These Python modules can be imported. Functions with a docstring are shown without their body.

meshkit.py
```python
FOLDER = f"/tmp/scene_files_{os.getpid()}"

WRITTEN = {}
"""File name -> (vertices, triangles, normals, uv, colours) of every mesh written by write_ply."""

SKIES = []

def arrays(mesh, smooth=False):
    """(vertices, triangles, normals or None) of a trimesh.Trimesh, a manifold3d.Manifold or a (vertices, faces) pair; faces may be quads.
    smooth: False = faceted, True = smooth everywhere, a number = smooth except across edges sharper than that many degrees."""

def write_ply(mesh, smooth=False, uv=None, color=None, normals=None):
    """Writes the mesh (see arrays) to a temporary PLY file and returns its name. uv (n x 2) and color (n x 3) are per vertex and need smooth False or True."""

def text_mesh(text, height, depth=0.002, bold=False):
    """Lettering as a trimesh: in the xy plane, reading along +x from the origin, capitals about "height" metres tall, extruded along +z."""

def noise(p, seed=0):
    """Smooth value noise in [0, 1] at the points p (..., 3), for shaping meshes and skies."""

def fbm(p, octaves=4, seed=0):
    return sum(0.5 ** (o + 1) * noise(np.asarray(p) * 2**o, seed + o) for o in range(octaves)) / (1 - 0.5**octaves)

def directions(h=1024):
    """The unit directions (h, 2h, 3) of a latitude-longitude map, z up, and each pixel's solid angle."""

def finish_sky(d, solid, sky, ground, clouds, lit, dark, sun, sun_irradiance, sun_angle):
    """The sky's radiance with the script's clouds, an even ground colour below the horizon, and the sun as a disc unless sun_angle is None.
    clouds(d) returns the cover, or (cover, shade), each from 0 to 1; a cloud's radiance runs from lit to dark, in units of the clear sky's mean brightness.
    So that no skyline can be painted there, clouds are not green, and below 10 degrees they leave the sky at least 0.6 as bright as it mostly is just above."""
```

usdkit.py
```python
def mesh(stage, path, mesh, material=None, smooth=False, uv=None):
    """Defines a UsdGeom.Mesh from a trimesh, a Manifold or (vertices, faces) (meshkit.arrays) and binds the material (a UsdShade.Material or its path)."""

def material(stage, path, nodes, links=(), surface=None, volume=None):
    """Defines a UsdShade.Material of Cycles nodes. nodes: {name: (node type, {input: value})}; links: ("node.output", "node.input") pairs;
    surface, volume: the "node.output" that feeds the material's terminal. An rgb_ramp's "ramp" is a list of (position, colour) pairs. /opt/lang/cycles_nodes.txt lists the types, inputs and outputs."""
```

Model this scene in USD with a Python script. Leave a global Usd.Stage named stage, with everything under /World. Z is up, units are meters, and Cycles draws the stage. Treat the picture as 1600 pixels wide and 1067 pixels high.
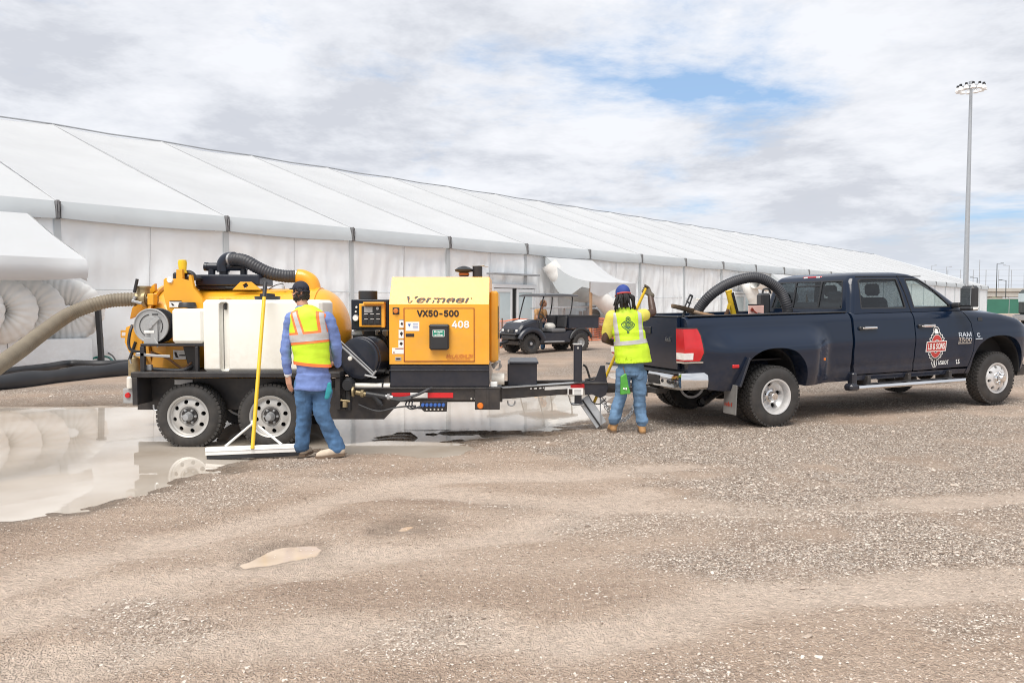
import math, random
import numpy as np, trimesh
import manifold3d as m3
from manifold3d import Manifold, CrossSection
from shapely.geometry import Polygon, Point, LineString, box as sbox
from shapely.ops import unary_union
from pxr import Usd, UsdGeom, UsdLux, UsdShade, Sdf, Gf, Vt
import usdkit, meshkit

random.seed(4); rng = np.random.default_rng(4)
stage = Usd.Stage.CreateInMemory()
UsdGeom.SetStageUpAxis(stage, 'Z'); UsdGeom.SetStageMetersPerUnit(stage, 1.0)
UsdGeom.Xform.Define(stage, '/World'); UsdGeom.Scope.Define(stage, '/World/Looks')

# ---------------------------------------------------------------- camera
EYE, PITCH, FP = 1.58, math.atan(55.5 / 1200), 1200.0
cam = UsdGeom.Camera.Define(stage, '/World/camera')
cam.CreateHorizontalApertureAttr(36.0); cam.CreateVerticalApertureAttr(36.0 * 682 / 1024)
cam.CreateFocalLengthAttr(27.0); cam.CreateClippingRangeAttr(Gf.Vec2f(0.1, 5000))
cam.AddTranslateOp().Set(Gf.Vec3d(0, 0, EYE)); cam.AddRotateXOp().Set(90 - math.degrees(PITCH))
cam.CreateExposureAttr(1.48)

# ---------------------------------------------------------------- sky and sun
SUN_EL, SUN_AZ = math.radians(60), math.radians(208)      # bright overcast, sun veiled by cloud high behind the camera
def look(name, nodes, links, surface=None, volume=None):
    return usdkit.material(stage, '/World/Looks/' + name, nodes, links, surface=surface, volume=volume)
CW, CD = 5.7, 4.0
sky_mat = look('sky_look', {
    'tc': ('texture_coordinate', {}), 'sep': ('separate_xyz', {}),
    'zc': ('math', {'math_type': 'maximum', 'value2': 0.0}), 'za': ('math', {'math_type': 'add', 'value2': 0.16}),
    'dx': ('math', {'math_type': 'divide'}), 'dy': ('math', {'math_type': 'divide'}), 'cmb': ('combine_xyz', {'z': 0.0}),
    'n1': ('noise_texture', {'scale': 1.1, 'detail': 12.0, 'roughness': 0.62, 'distortion': 0.2}),
    'mp': ('mapping', {'location': (3.7, 1.9, 5.0), 'scale': (1.0, 1.0, 1.0)}),
    'n2': ('noise_texture', {'scale': 1.35, 'detail': 14.0, 'roughness': 0.64, 'distortion': 0.12}),
    # a gap in the cloud where the photograph shows blue
    'gd': ('vector_math', {'vector_math_type': 'subtract', 'vector2': (0.86, 2.72, 0.0)}) if False else ('mapping', {'location': (-0.50 * 1.1, -2.25 * 2.1, 0.0), 'scale': (1.1, 2.1, 0.0)}),
    'gl': ('vector_math', {'math_type': 'length'}),
    'gm': ('map_range', {'value': 0.0, 'from_min': 0.0, 'from_max': 0.95, 'to_min': 0.175, 'to_max': 0.0, 'clamp': True}),
    'cs': ('math', {'math_type': 'subtract'}),
    'cover': ('rgb_ramp', {'ramp': [(0.0, (0, 0, 0)), (0.30, (0, 0, 0)), (0.40, (.75, .75, .75)), (0.46, (1, 1, 1)), (1.0, (1, 1, 1))]}),
    'tone': ('rgb_ramp', {'ramp': [(0.0, (CW * .97, CW * .99, CW * 1.03)), (0.39, (CW * .98, CW * 1.0, CW * 1.05)), (0.48, (CW * .88, CW * .905, CW * .965)), (0.58, (CD, CD * 1.04, CD * 1.14)), (1.0, (CD * .9, CD * .95, CD * 1.07))]}),
    'hz': ('map_range', {'value': 0.0, 'from_min': 0.0, 'from_max': 0.13, 'to_min': 0.75, 'to_max': 0.0, 'clamp': True}),
    'hm': ('mix_color', {'b': (4.2, 4.55, 5.05)}),
    'sky': ('sky_texture', {'sky_type': 'single_scattering', 'sun_disc': False, 'sun_elevation': SUN_EL, 'sun_rotation': SUN_AZ, 'air_density': 1.0, 'aerosol_density': 1.6}),
    'skb': ('mix_color', {'fac': 0.6, 'b': (2.3, 3.6, 5.5)}),
    'mix': ('mix_color', {}), 'bg': ('background_shader', {'strength': 0.06})},
    [('tc.generated', 'sep.vector'), ('sep.z', 'zc.value1'), ('zc.value', 'za.value1'), ('sep.x', 'dx.value1'), ('za.value', 'dx.value2'),
     ('sep.y', 'dy.value1'), ('za.value', 'dy.value2'), ('dx.value', 'cmb.x'), ('dy.value', 'cmb.y'),
     ('cmb.vector', 'n1.vector'), ('cmb.vector', 'mp.vector'), ('mp.vector', 'n2.vector'), ('cmb.vector', 'gd.vector'), ('gd.vector', 'gl.vector1'),
     ('gl.value', 'gm.value'), ('n1.fac', 'cs.value1'), ('gm.result', 'cs.value2'), ('cs.value', 'cover.fac'), ('n2.fac', 'tone.fac'),
     ('sky.color', 'skb.a'), ('cover.color', 'mix.fac'), ('skb.result', 'mix.a'), ('tone.color', 'hm.a'), ('sep.z', 'hz.value'), ('hz.result', 'hm.fac'), ('hm.result', 'mix.b'), ('mix.result', 'bg.color')],
    surface='bg.background')
dome = UsdLux.DomeLight.Define(stage, '/World/sky')
dome.GetPrim().SetCustomDataByKey('kind', 'structure'); dome.GetPrim().SetCustomDataByKey('label', 'bright broken overcast sky with a few blue gaps')
UsdShade.MaterialBindingAPI.Apply(dome.GetPrim()).Bind(sky_mat)
sun = UsdLux.DistantLight.Define(stage, '/World/sun')
sun.CreateIntensityAttr(0.40); sun.CreateAngleAttr(40.0); sun.CreateNormalizeAttr(True) if hasattr(sun, 'CreateNormalizeAttr') else None
sun.CreateColorAttr(Gf.Vec3f(1.0, 0.95, 0.88))
sun.AddRotateZOp().Set(-math.degrees(SUN_AZ)); sun.AddRotateXOp().Set(-(90 - math.degrees(SUN_EL)))

# ---------------------------------------------------------------- pixels of the photograph -> metres
def W(px, py, y):
    """the point at depth y (metres in front of the lens) seen at photo pixel px, py"""
    c, s = math.cos(PITCH), math.sin(PITCH); q = (533.5 - py) / FP
    z = y * (q * c - s) / (c + q * s)
    return np.array([(px - 800) / FP * (y * c - z * s), y, z + EYE])
def G(px, py, z=0.0):
    """the point at height z seen at that pixel"""
    c, s = math.cos(PITCH), math.sin(PITCH); q = (533.5 - py) / FP
    k = (q * c - s) / (c + q * s)
    return W(px, py, (z - EYE) / k)

# ---------------------------------------------------------------- scene helpers
_used = {}
def numbered(parent, name):
    k = (parent, name); n = _used.get(k, 0); _used[k] = n + 1
    return f'{parent}/{name}' if n == 0 else f'{parent}/{name}_{n:03d}'
def say(prim, label=None, cat=None, group=None, kind=None):
    for k, v in (('label', label), ('category', cat), ('group', group), ('kind', kind)):
        if v: prim.SetCustomDataByKey(k, v)
def thing(name, label, cat, loc=(0, 0, 0), rz=0.0, ry=0.0, group=None):
    p = numbered('/World', name); x = UsdGeom.Xform.Define(stage, p)
    x.AddTranslateOp().Set(Gf.Vec3d(*map(float, loc)))
    if rz: x.AddRotateZOp().Set(math.degrees(rz))
    if ry: x.AddRotateYOp().Set(math.degrees(ry))
    say(x.GetPrim(), label, cat, group); return p
def part(parent, name, mesh, mat, smooth=32, label=None):
    p = numbered(parent, name)
    usdkit.mesh(stage, p, mesh, M[mat] if isinstance(mat, str) else mat, smooth=smooth)
    if label: say(stage.GetPrimAtPath(p), label)
    return p
def holder(parent, name, loc=(0, 0, 0), rz=0.0, ry=0.0, label=None):
    p = numbered(parent, name); x = UsdGeom.Xform.Define(stage, p)
    x.AddTranslateOp().Set(Gf.Vec3d(*map(float, loc)))
    if rz: x.AddRotateZOp().Set(math.degrees(rz))
    if ry: x.AddRotateYOp().Set(math.degrees(ry))
    if label: say(x.GetPrim(), label)
    return p
def single(name, mesh, mat, label, cat, group=None, kind=None, smooth=32):
    p = part('/World', name, mesh, mat, smooth); say(stage.GetPrimAtPath(p), label, cat, group, kind); return p
def copy_of(src, name, label, loc, rz=0.0, group=None):
    p = numbered('/World', name); x = UsdGeom.Xform.Define(stage, p)
    x.GetPrim().GetReferences().AddInternalReference(src); x.GetPrim().SetInstanceable(True)
    ops = {o.GetOpName(): o for o in UsdGeom.Xformable(x).GetOrderedXformOps()}
    ops['xformOp:translate'].Set(Gf.Vec3d(*map(float, loc)))
    if 'xformOp:rotateZ' in ops: ops['xformOp:rotateZ'].Set(math.degrees(rz))
    say(x.GetPrim(), label, group=group); return p

# ---------------------------------------------------------------- mesh helpers
A = lambda *v: np.array(v, float)
def cat(*ms):
    out = []
    for m in ms:
        if isinstance(m, (list, tuple)): out += list(m)
        else: out.append(m)
    out = [tm(m) for m in out]
    return trimesh.util.concatenate(out)
def tm(m):
    if isinstance(m, trimesh.Trimesh): return m
    q = m.to_mesh(); return trimesh.Trimesh(q.vert_properties[:, :3], q.tri_verts, process=False)
def mf(m):
    if isinstance(m, Manifold): return m
    return Manifold(m3.Mesh(np.asarray(m.vertices, np.float32), np.asarray(m.faces, np.uint32)))
def mv(m, *t): m = tm(m).copy(); m.apply_translation(t); return m
def rot(m, ang, axis, at=(0, 0, 0)):
    m = tm(m).copy(); m.apply_transform(trimesh.transformations.rotation_matrix(ang, axis, at)); return m
def bx(x0, x1, y0, y1, z0, z1, c=0.008):
    x0, x1 = min(x0, x1), max(x0, x1); y0, y1 = min(y0, y1), max(y0, y1); z0, z1 = min(z0, z1), max(z0, z1)
    c = min(c, .45 * (x1 - x0), .45 * (y1 - y0), .45 * (z1 - z0)); P = []
    for X, sx in ((x0, 1), (x1, -1)):
        for Y, sy in ((y0, 1), (y1, -1)):
            for Z, sz in ((z0, 1), (z1, -1)):
                P += [(X + sx * c, Y + sy * c, Z), (X + sx * c, Y, Z + sz * c), (X, Y + sy * c, Z + sz * c)]
    return tm(Manifold.hull_points(np.array(P, np.float64)))
def bar(a, b, w, h=None, up=(0, 0, 1), c=0.004):
    """a square bar from a to b, w wide, h high"""
    a, b = np.array(a, float), np.array(b, float); h = h or w; d = b - a; L = np.linalg.norm(d); d /= L
    u = np.array(up, float)
    if abs(d @ u) > .95: u = A(1, 0, 0)
    s = np.cross(d, u); s /= np.linalg.norm(s); u = np.cross(s, d)
    m = bx(0, L, -w / 2, w / 2, -h / 2, h / 2, c); T = np.eye(4); T[:3, :3] = np.c_[d, s, u]
    if np.linalg.det(T[:3, :3]) < 0: T[:3, 1] *= -1
    T[:3, 3] = a; m.apply_transform(T); return m
def tube(pts, r, n=12, cap=True, flat=None):
    pts = np.array(pts, float); k = len(pts); r = np.broadcast_to(np.asarray(r, float), (k,))
    t = np.gradient(pts, axis=0); t /= np.linalg.norm(t, axis=1, keepdims=True) + 1e-12
    u = np.cross(t[0], A(0, 0, 1)); u = np.cross(t[0], A(1, 0, 0)) if np.linalg.norm(u) < .2 else u; u /= np.linalg.norm(u)
    V = []; a = np.linspace(0, 2 * math.pi, n, endpoint=False)
    for i in range(k):
        u = u - (u @ t[i]) * t[i]; u /= np.linalg.norm(u); w = np.cross(t[i], u)
        V.append(pts[i] + r[i] * (np.cos(a)[:, None] * u + np.sin(a)[:, None] * w))
    V = np.vstack(V); F = []
    i0 = np.arange(n); i1 = (i0 + 1) % n
    for i in range(k - 1):
        F.append(np.c_[i * n + i0, i * n + i1, (i + 1) * n + i1, (i + 1) * n + i0])
    F = np.vstack(F); F = np.vstack([F[:, [0, 1, 2]], F[:, [0, 2, 3]]])
    if cap:
        V = np.vstack([V, pts[0], pts[-1]]); c0, c1 = len(V) - 2, len(V) - 1
        F = np.vstack([F, np.c_[i1, i0, np.full(n, c0)], np.c_[(k - 1) * n + i0, (k - 1) * n + i1, np.full(n, c1)]])
    m = trimesh.Trimesh(V, F, process=False)
    return m
def curve(pts, n=24):
    """Catmull-Rom through pts, evenly spaced"""
    P = np.array(pts, float); P = np.vstack([2 * P[0] - P[1], P, 2 * P[-1] - P[-2]]); out = []
    for i in range(1, len(P) - 2):
        for t in np.linspace(0, 1, 24, endpoint=False):
            p0, p1, p2, p3 = P[i - 1:i + 3]
            out.append(.5 * (2 * p1 + (p2 - p0) * t + (2 * p0 - 5 * p1 + 4 * p2 - p3) * t * t + (3 * p1 - p0 - 3 * p2 + p3) * t ** 3))
    out.append(P[-2]); out = np.array(out); s = np.r_[0, np.cumsum(np.linalg.norm(np.diff(out, axis=0), axis=1))]
    q = np.linspace(0, s[-1], n); return np.c_[[np.interp(q, s, out[:, k]) for k in range(3)]].T
def ribbed(pts, r, pitch, depth, n=14, step=4, cap=True):
    """a corrugated hose along pts"""
    L = np.sum(np.linalg.norm(np.diff(np.array(pts, float), axis=0), axis=1)) * 1.02
    k = max(8, int(L / pitch * step)); c = curve(pts, k)
    return tube(c, r - depth * (.5 + .5 * np.cos(np.arange(k) * 2 * math.pi / step)), n, cap)
def rod(a, b, r, n=10, r2=None): return tube([a, b], [r, r if r2 is None else r2], n)
def lathe(prof, n=40, axis='y'):
    """prof: (radius, along) pairs, closed into a solid; revolved about the axis"""
    P = np.array(prof, float); P = np.vstack([P, P[:1]]) if not (P[0, 0] == 0 and P[-1, 0] == 0) else P
    m = trimesh.creation.revolve(np.c_[P[:, 0], P[:, 1]], sections=n); m.merge_vertices()
    if m.volume < 0: m.invert()
    if axis == 'y': m.apply_transform(trimesh.transformations.rotation_matrix(-math.pi / 2, (1, 0, 0)))   # along -> +y
    if axis == 'x': m.apply_transform(trimesh.transformations.rotation_matrix(math.pi / 2, (0, 1, 0)))
    return m
def ext(poly, y0, y1):
    """extrude a polygon given in x, z along y"""
    if not hasattr(poly, 'geoms') and not hasattr(poly, 'exterior'): poly = Polygon(poly)
    gs = getattr(poly, 'geoms', [poly]); out = []
    for g in gs:
        m = trimesh.creation.extrude_polygon(g, abs(y1 - y0), engine='earcut')
        m.apply_transform(np.array([[1, 0, 0, 0], [0, 0, -1, 0], [0, 1, 0, 0], [0, 0, 0, 1.0]]))
        m.apply_translation((0, max(y0, y1), 0)); out.append(m)
    return trimesh.util.concatenate(out)
def sheet(P):
    """a quad grid (n, m, 3) as one surface"""
    P = np.asarray(P, float); n, m = P.shape[:2]; i = np.arange(n * m).reshape(n, m)
    F = np.c_[i[:-1, :-1].ravel(), i[1:, :-1].ravel(), i[1:, 1:].ravel(), i[:-1, 1:].ravel()]
    return trimesh.Trimesh(P.reshape(-1, 3), np.vstack([F[:, [0, 1, 2]], F[:, [0, 2, 3]]]), process=False)
def sph(p, r, n=20): return Manifold.sphere(float(r), n).translate(tuple(map(float, p)))
def text(s, h, depth=.003, bold=True, width=None):
    """lettering standing in the xz plane, facing -y, from the origin"""
    m = meshkit.text_mesh(s, h, depth, bold=bold)
    if width: m.apply_scale((width / m.extents[0], 1, 1))
    m.apply_transform(np.array([[1, 0, 0, 0], [0, 0, -1, 0], [0, 1, 0, 0], [0, 0, 0, 1.0]])); return m
def scrawl(w, h, n=6, seed=0):
    """print too small to read: a row of uneven marks in the xz plane"""
    r = np.random.default_rng(seed); xs = np.linspace(0, w, n + 1)
    return cat(*[bx(a, a + (w / n) * r.uniform(.45, .85), -.002, 0, 0, h * r.uniform(.6, 1), .0003) for a in xs[:-1]])
def sstep(a, b, x): t = np.clip((x - a) / (b - a), 0, 1); return t * t * (3 - 2 * t)
def nz(p, s, seed=0, o=3): return meshkit.fbm(np.asarray(p, float) * s, o, seed) - .5

# ---------------------------------------------------------------- materials
M = {}
def paint(name, col, rough=.5, metal=0.0, var=.12, vs=3.0, dust=0.0, coat=0.0, bump=0.0, bs=40.0, bev=0.0, dustcol=(.36, .28, .2), spec=.5, trans=0.0, dz=(0.0, 1.0)):
    c = np.array(col, float)
    N = {'tc': ('texture_coordinate', {}), 'n': ('noise_texture', {'scale': vs, 'detail': 5.0, 'roughness': .6}),
         'r': ('rgb_ramp', {'ramp': [(.3, tuple(c * (1 - var))), (.7, tuple(np.minimum(c * (1 + var), .95)))]}),
         'p': ('principled_bsdf', {'roughness': rough, 'metallic': metal, 'coat_weight': coat, 'coat_roughness': .16 if coat > .9 else .06, 'specular_ior_level': spec})}
    L = [('tc.object', 'n.vector'), ('n.fac', 'r.fac')]; out = 'r.color'
    if dust:
        N |= {'g': ('geometry', {}), 's': ('separate_xyz', {}), 'dn': ('noise_texture', {'scale': 7.0, 'detail': 6.0, 'roughness': .65}),
              'dm': ('map_range', {'value': 0.0, 'from_min': dz[1], 'from_max': dz[0], 'to_min': 0.0, 'to_max': 1.0, 'clamp': True}),
              'da': ('math', {'math_type': 'multiply'}), 'db': ('math', {'math_type': 'multiply', 'value2': dust}), 'dx': ('mix_color', {'b': dustcol}),
              'dr': ('map_range', {'value': 0.0, 'from_min': .3, 'from_max': .75, 'to_min': 0.05, 'to_max': 1.0, 'clamp': True}),
              'rr': ('map_range', {'value': 0.0, 'from_min': 0.0, 'from_max': 1.0, 'to_min': rough, 'to_max': .85, 'clamp': True})}
        L += [('g.position', 's.vector'), ('s.z', 'dm.value'), ('tc.object', 'dn.vector'), ('dn.fac', 'dr.value'), ('dr.result', 'da.value1'), ('dm.result', 'da.value2'),
              ('da.value', 'db.value1'), ('db.value', 'dx.fac'), (out, 'dx.a'), ('db.value', 'rr.value'), ('rr.result', 'p.roughness')]; out = 'dx.result'
        if coat:
            N['cw'] = ('map_range', {'value': 0.0, 'from_min': 0.0, 'from_max': .6, 'to_min': coat, 'to_max': 0.0, 'clamp': True}); L += [('db.value', 'cw.value'), ('cw.result', 'p.coat_weight')]
    L.append((out, 'p.base_color'))
    nrm = None
    if bev: N['bv'] = ('bevel', {'radius': bev, 'samples': 4}); nrm = 'bv.bevel'
    if bump:
        N |= {'bn': ('noise_texture', {'scale': bs, 'detail': 4.0}), 'bp': ('bump', {'strength': .6, 'distance': bump})}; L += [('tc.object', 'bn.vector'), ('bn.fac', 'bp.height')]
        if nrm: L.append((nrm, 'bp.normal'))
        nrm = 'bp.normal'
    if nrm: L.append((nrm, 'p.normal'))
    surf = 'p.BSDF'
    if trans:
        N |= {'t': ('translucent_bsdf', {'color': tuple(c)}), 'm': ('mix_closure', {'fac': trans})}; L += [('p.BSDF', 'm.closure1'), ('t.BSDF', 'm.closure2')]; surf = 'm.closure'
    M[name] = look(name + '_look', N, L, surface=surf); return M[name]
def pane(name, tint, rough=0.0, gloss=(1, 1, 1)):
    M[name] = look(name + '_look', {'t': ('transparent_bsdf', {'color': tint}), 'g': ('glossy_bsdf', {'color': gloss, 'roughness': .02}), 'lw': ('layer_weight', {'blend': .5}), 'pw': ('math', {'math_type': 'power', 'value2': 5.0}), 'f': ('math', {'math_type': 'multiply_add', 'value2': .8, 'value3': .05}), 'm': ('mix_closure', {})},
                   [('lw.facing', 'pw.value1'), ('pw.value', 'f.value1'), ('f.value', 'm.fac'), ('t.BSDF', 'm.closure1'), ('g.BSDF', 'm.closure2')], surface='m.closure')
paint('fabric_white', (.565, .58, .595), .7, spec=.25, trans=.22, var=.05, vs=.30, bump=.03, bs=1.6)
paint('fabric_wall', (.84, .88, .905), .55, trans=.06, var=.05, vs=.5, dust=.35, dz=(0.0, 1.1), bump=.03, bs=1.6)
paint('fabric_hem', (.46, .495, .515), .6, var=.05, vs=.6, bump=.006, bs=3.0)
paint('duct_white', (.70, .70, .68), .7, var=.06, vs=2.0, bump=.012, bs=9.0)
paint('rail_grey', (.34, .35, .36), .45, metal=.6, var=.1)
paint('seam_grey', (.44, .45, .465), .5)
paint('bracket_dark', (.22, .22, .225), .5, metal=.4)
paint('door_white', (.70, .73, .75), .4, var=.04)
paint('door_glass', (.50, .60, .63), .15, var=.05)
paint('void_black', (.012, .012, .013), .8)
paint('yellow', (.79, .365, .016), .34, var=.10, vs=2.2, dust=.36, coat=.35, bev=.008, dz=(.3, 1.9))
paint('yellow_bright', (.78, .52, .02), .4, var=.06, vs=6.0)
paint('yellow_pole', (.72, .47, .025), .42, var=.06, vs=6.0)
paint('steel_black', (.014, .015, .019), .42, var=.3, vs=5.0, dust=.20, bev=.006, dz=(-.1, 1.3))
paint('plastic_black', (.022, .023, .026), .45, var=.2)
paint('gloss_navy', (.011, .015, .026), .28, var=.12, dust=.08, bev=.006, dz=(0., 1.5))
paint('rubber', (.022, .022, .023), .75, var=.25, vs=8.0, dust=.22, dustcol=(.24, .20, .16), dz=(-.2, 1.2), bump=.002, bs=60.0)
paint('rubber_smooth', (.020, .021, .024), .5, var=.2)
paint('rim_silver', (.66, .66, .66), .34, metal=.45, var=.07, vs=7.0, dust=.25, dz=(0., .9))
paint('rim_grey', (.50, .50, .49), .45, metal=.35, var=.08, vs=8.0, dust=.35, dz=(0., .9))
paint('chrome', (.80, .80, .80), .10, metal=1.0, var=.03, dust=.10, dz=(.0, 1.2))
paint('steel', (.50, .50, .49), .38, metal=.9, var=.12, vs=9.0)
paint('galv', (.42, .43, .44), .45, metal=.7, var=.15, vs=8.0)
paint('rust', (.16, .085, .045), .7, metal=.3, var=.35, vs=14.0)
paint('brass', (.36, .29, .17), .5, metal=.7, var=.25, vs=12.0)
paint('reel_grey', (.33, .34, .345), .5, var=.07, vs=6.0, dust=.15, dz=(.5, 1.6))
paint('poly_white', (.80, .80, .75), .40, var=.035, vs=1.4, dust=.55, dz=(.7, 1.35), dustcol=(.40, .31, .22), bev=.02)
paint('sticker_white', (.78, .78, .76), .45, var=.04)
paint('ink_black', (.022, .014, .012), .5)
paint('ink_red', (.26, .035, .02), .5)
paint('ink_orange', (.55, .17, .03), .5)
paint('ink_white', (.82, .82, .80), .45)
paint('label_green', (.03, .24, .17), .4)
paint('reflect_red', (.55, .015, .02), .3)
paint('lens_red', (.50, .008, .012), .12, var=.08, vs=14.0, coat=.6)
paint('lens_amber', (.65, .16, .01), .2, coat=.5)
paint('lens_white', (.75, .75, .73), .12, coat=.6, var=.12, vs=20.)
paint('plug_blue', (.04, .12, .40), .35)
paint('hose_tan', (.185, .155, .112), .6, var=.16, vs=5.0)
paint('hose_black', (.035, .036, .042), .5, var=.2, vs=7.0)
paint('truck_navy', (.0048, .0115, .028), .3, metal=.0, var=.06, vs=2.0, coat=1.0, spec=.0, dust=.24, dustcol=(.27, .22, .17), bev=.006, dz=(.35, 1.0))
paint('interior', (.045, .046, .05), .7)
paint('seat_grey', (.12, .12, .125), .8)
paint('blade_tan', (.30, .22, .15), .55, var=.25, vs=6.0)
paint('wood', (.36, .22, .12), .7, var=.25, vs=5.0)
paint('orange_net', (.80, .22, .10), .6)
paint('pink_sign', (.78, .50, .44), .5)
paint('green_wall', (.035, .15, .105), .6, var=.1, vs=.3)
paint('concrete', (.42, .41, .38), .8, var=.1, vs=.4)
paint('shrub', (.10, .11, .06), .9, var=.4, vs=1.2)
paint('far_dark', (.05, .06, .06), .7)
paint('pole_grey', (.40, .42, .44), .45, metal=.5, var=.06)
paint('emblem_red', (.42, .035, .03), .45)
paint('lamp_white', (.80, .80, .80), .3)
pane('glass_clear', (.90, .94, .93)); pane('glass_tint', (.50, .54, .56))
# ================================================================ the ground, its puddles and its gravel
def segdist(P, poly):
    """signed distance (inside negative) of points P (n,2) to a closed polygon"""
    poly = np.asarray(poly, float); d = np.full(len(P), 1e9); ins = np.zeros(len(P), bool)
    for a, b in zip(poly, np.roll(poly, -1, 0)):
        ab = b - a; t = np.clip(((P - a) @ ab) / (ab @ ab + 1e-12), 0, 1)
        d = np.minimum(d, np.linalg.norm(P - (a + t[:, None] * ab), axis=1))
        c = ((a[1] > P[:, 1]) != (b[1] > P[:, 1])) & (P[:, 0] < (b[0] - a[0]) * (P[:, 1] - a[1]) / (b[1] - a[1] + 1e-12) + a[0]); ins ^= c
    return np.where(ins, -d, d)
ZW, ZS = -0.075, -0.030
def gpoly(pp, z): return np.array([G(a, b, z)[:2] for a, b in pp])
BIG = [gpoly([(-260, 648), (-60, 640), (60, 637), (215, 636), (420, 628), (600, 618), (760, 608), (900, 606), (950, 616), (944, 640), (900, 664), (810, 684), (690, 694), (600, 703), (540, 700), (480, 704), (420, 706), (345, 712), (318, 734), (262, 742), (222, 760), (150, 782), (60, 802), (0, 812), (-120, 830), (-300, 840)], ZW)]
SMALL = [gpoly([(552, 699), (600, 694), (652, 696), (700, 698), (740, 702), (722, 711), (660, 715), (610, 709), (560, 708)], ZS),
         gpoly([(400, 862), (440, 854), (482, 856), (470, 876), (425, 884), (408, 880)], ZS), gpoly([(608, 820), (650, 812), (684, 818), (660, 832), (618, 832)], ZS)]
TRACKS = [gpoly(t, 0) for t in ([(-60, 925), (150, 872), (330, 830), (520, 778), (700, 748), (900, 742), (1060, 728)], [(-80, 985), (120, 930), (300, 898), (520, 872), (740, 846), (900, 812), (1000, 770)], [(-50, 1090), (60, 1040), (260, 1000), (480, 985), (760, 975)], [(620, 760), (860, 786), (1200, 800), (1640, 770)], [(900, 1000), (1200, 930), (1640, 900)])]
PALE = [gpoly(t, 0) for t in ([(840, 826), (900, 806), (1040, 796), (1160, 800), (1130, 822), (980, 836)], [(1090, 752), (1180, 746), (1220, 764), (1150, 774)], [(1130, 800), (1330, 770), (1420, 790), (1250, 822)], [(170, 770), (330, 745), (470, 752), (330, 800)], [(600, 985), (700, 965), (730, 990), (650, 1010)], [(150, 960), (260, 930), (300, 975), (220, 1010)])]
def pathdist(P, path):
    d = np.full(len(P), 1e9)
    for a, b in zip(path[:-1], path[1:]):
        ab = b - a; t = np.clip(((P - a) @ ab) / (ab @ ab), 0, 1); d = np.minimum(d, np.linalg.norm(P - (a + t[:, None] * ab), axis=1))
    return d
def tracks(P):
    P3 = np.c_[P, np.zeros(len(P))]; d = np.min([pathdist(P, t) for t in TRACKS], 0) + .42 * nz(P3 * A(.7, 1.6, 1), 2.4, 61, 5)
    return sstep(.34, .08, d)
def pale(P):
    P3 = np.c_[P, np.zeros(len(P))]; return sstep(.22, -.10, np.min([segdist(P, t) for t in PALE], 0) + .5 * nz(P3, 2.2, 63, 4))
TRD = A(math.cos(.36), math.sin(.36))
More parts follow.
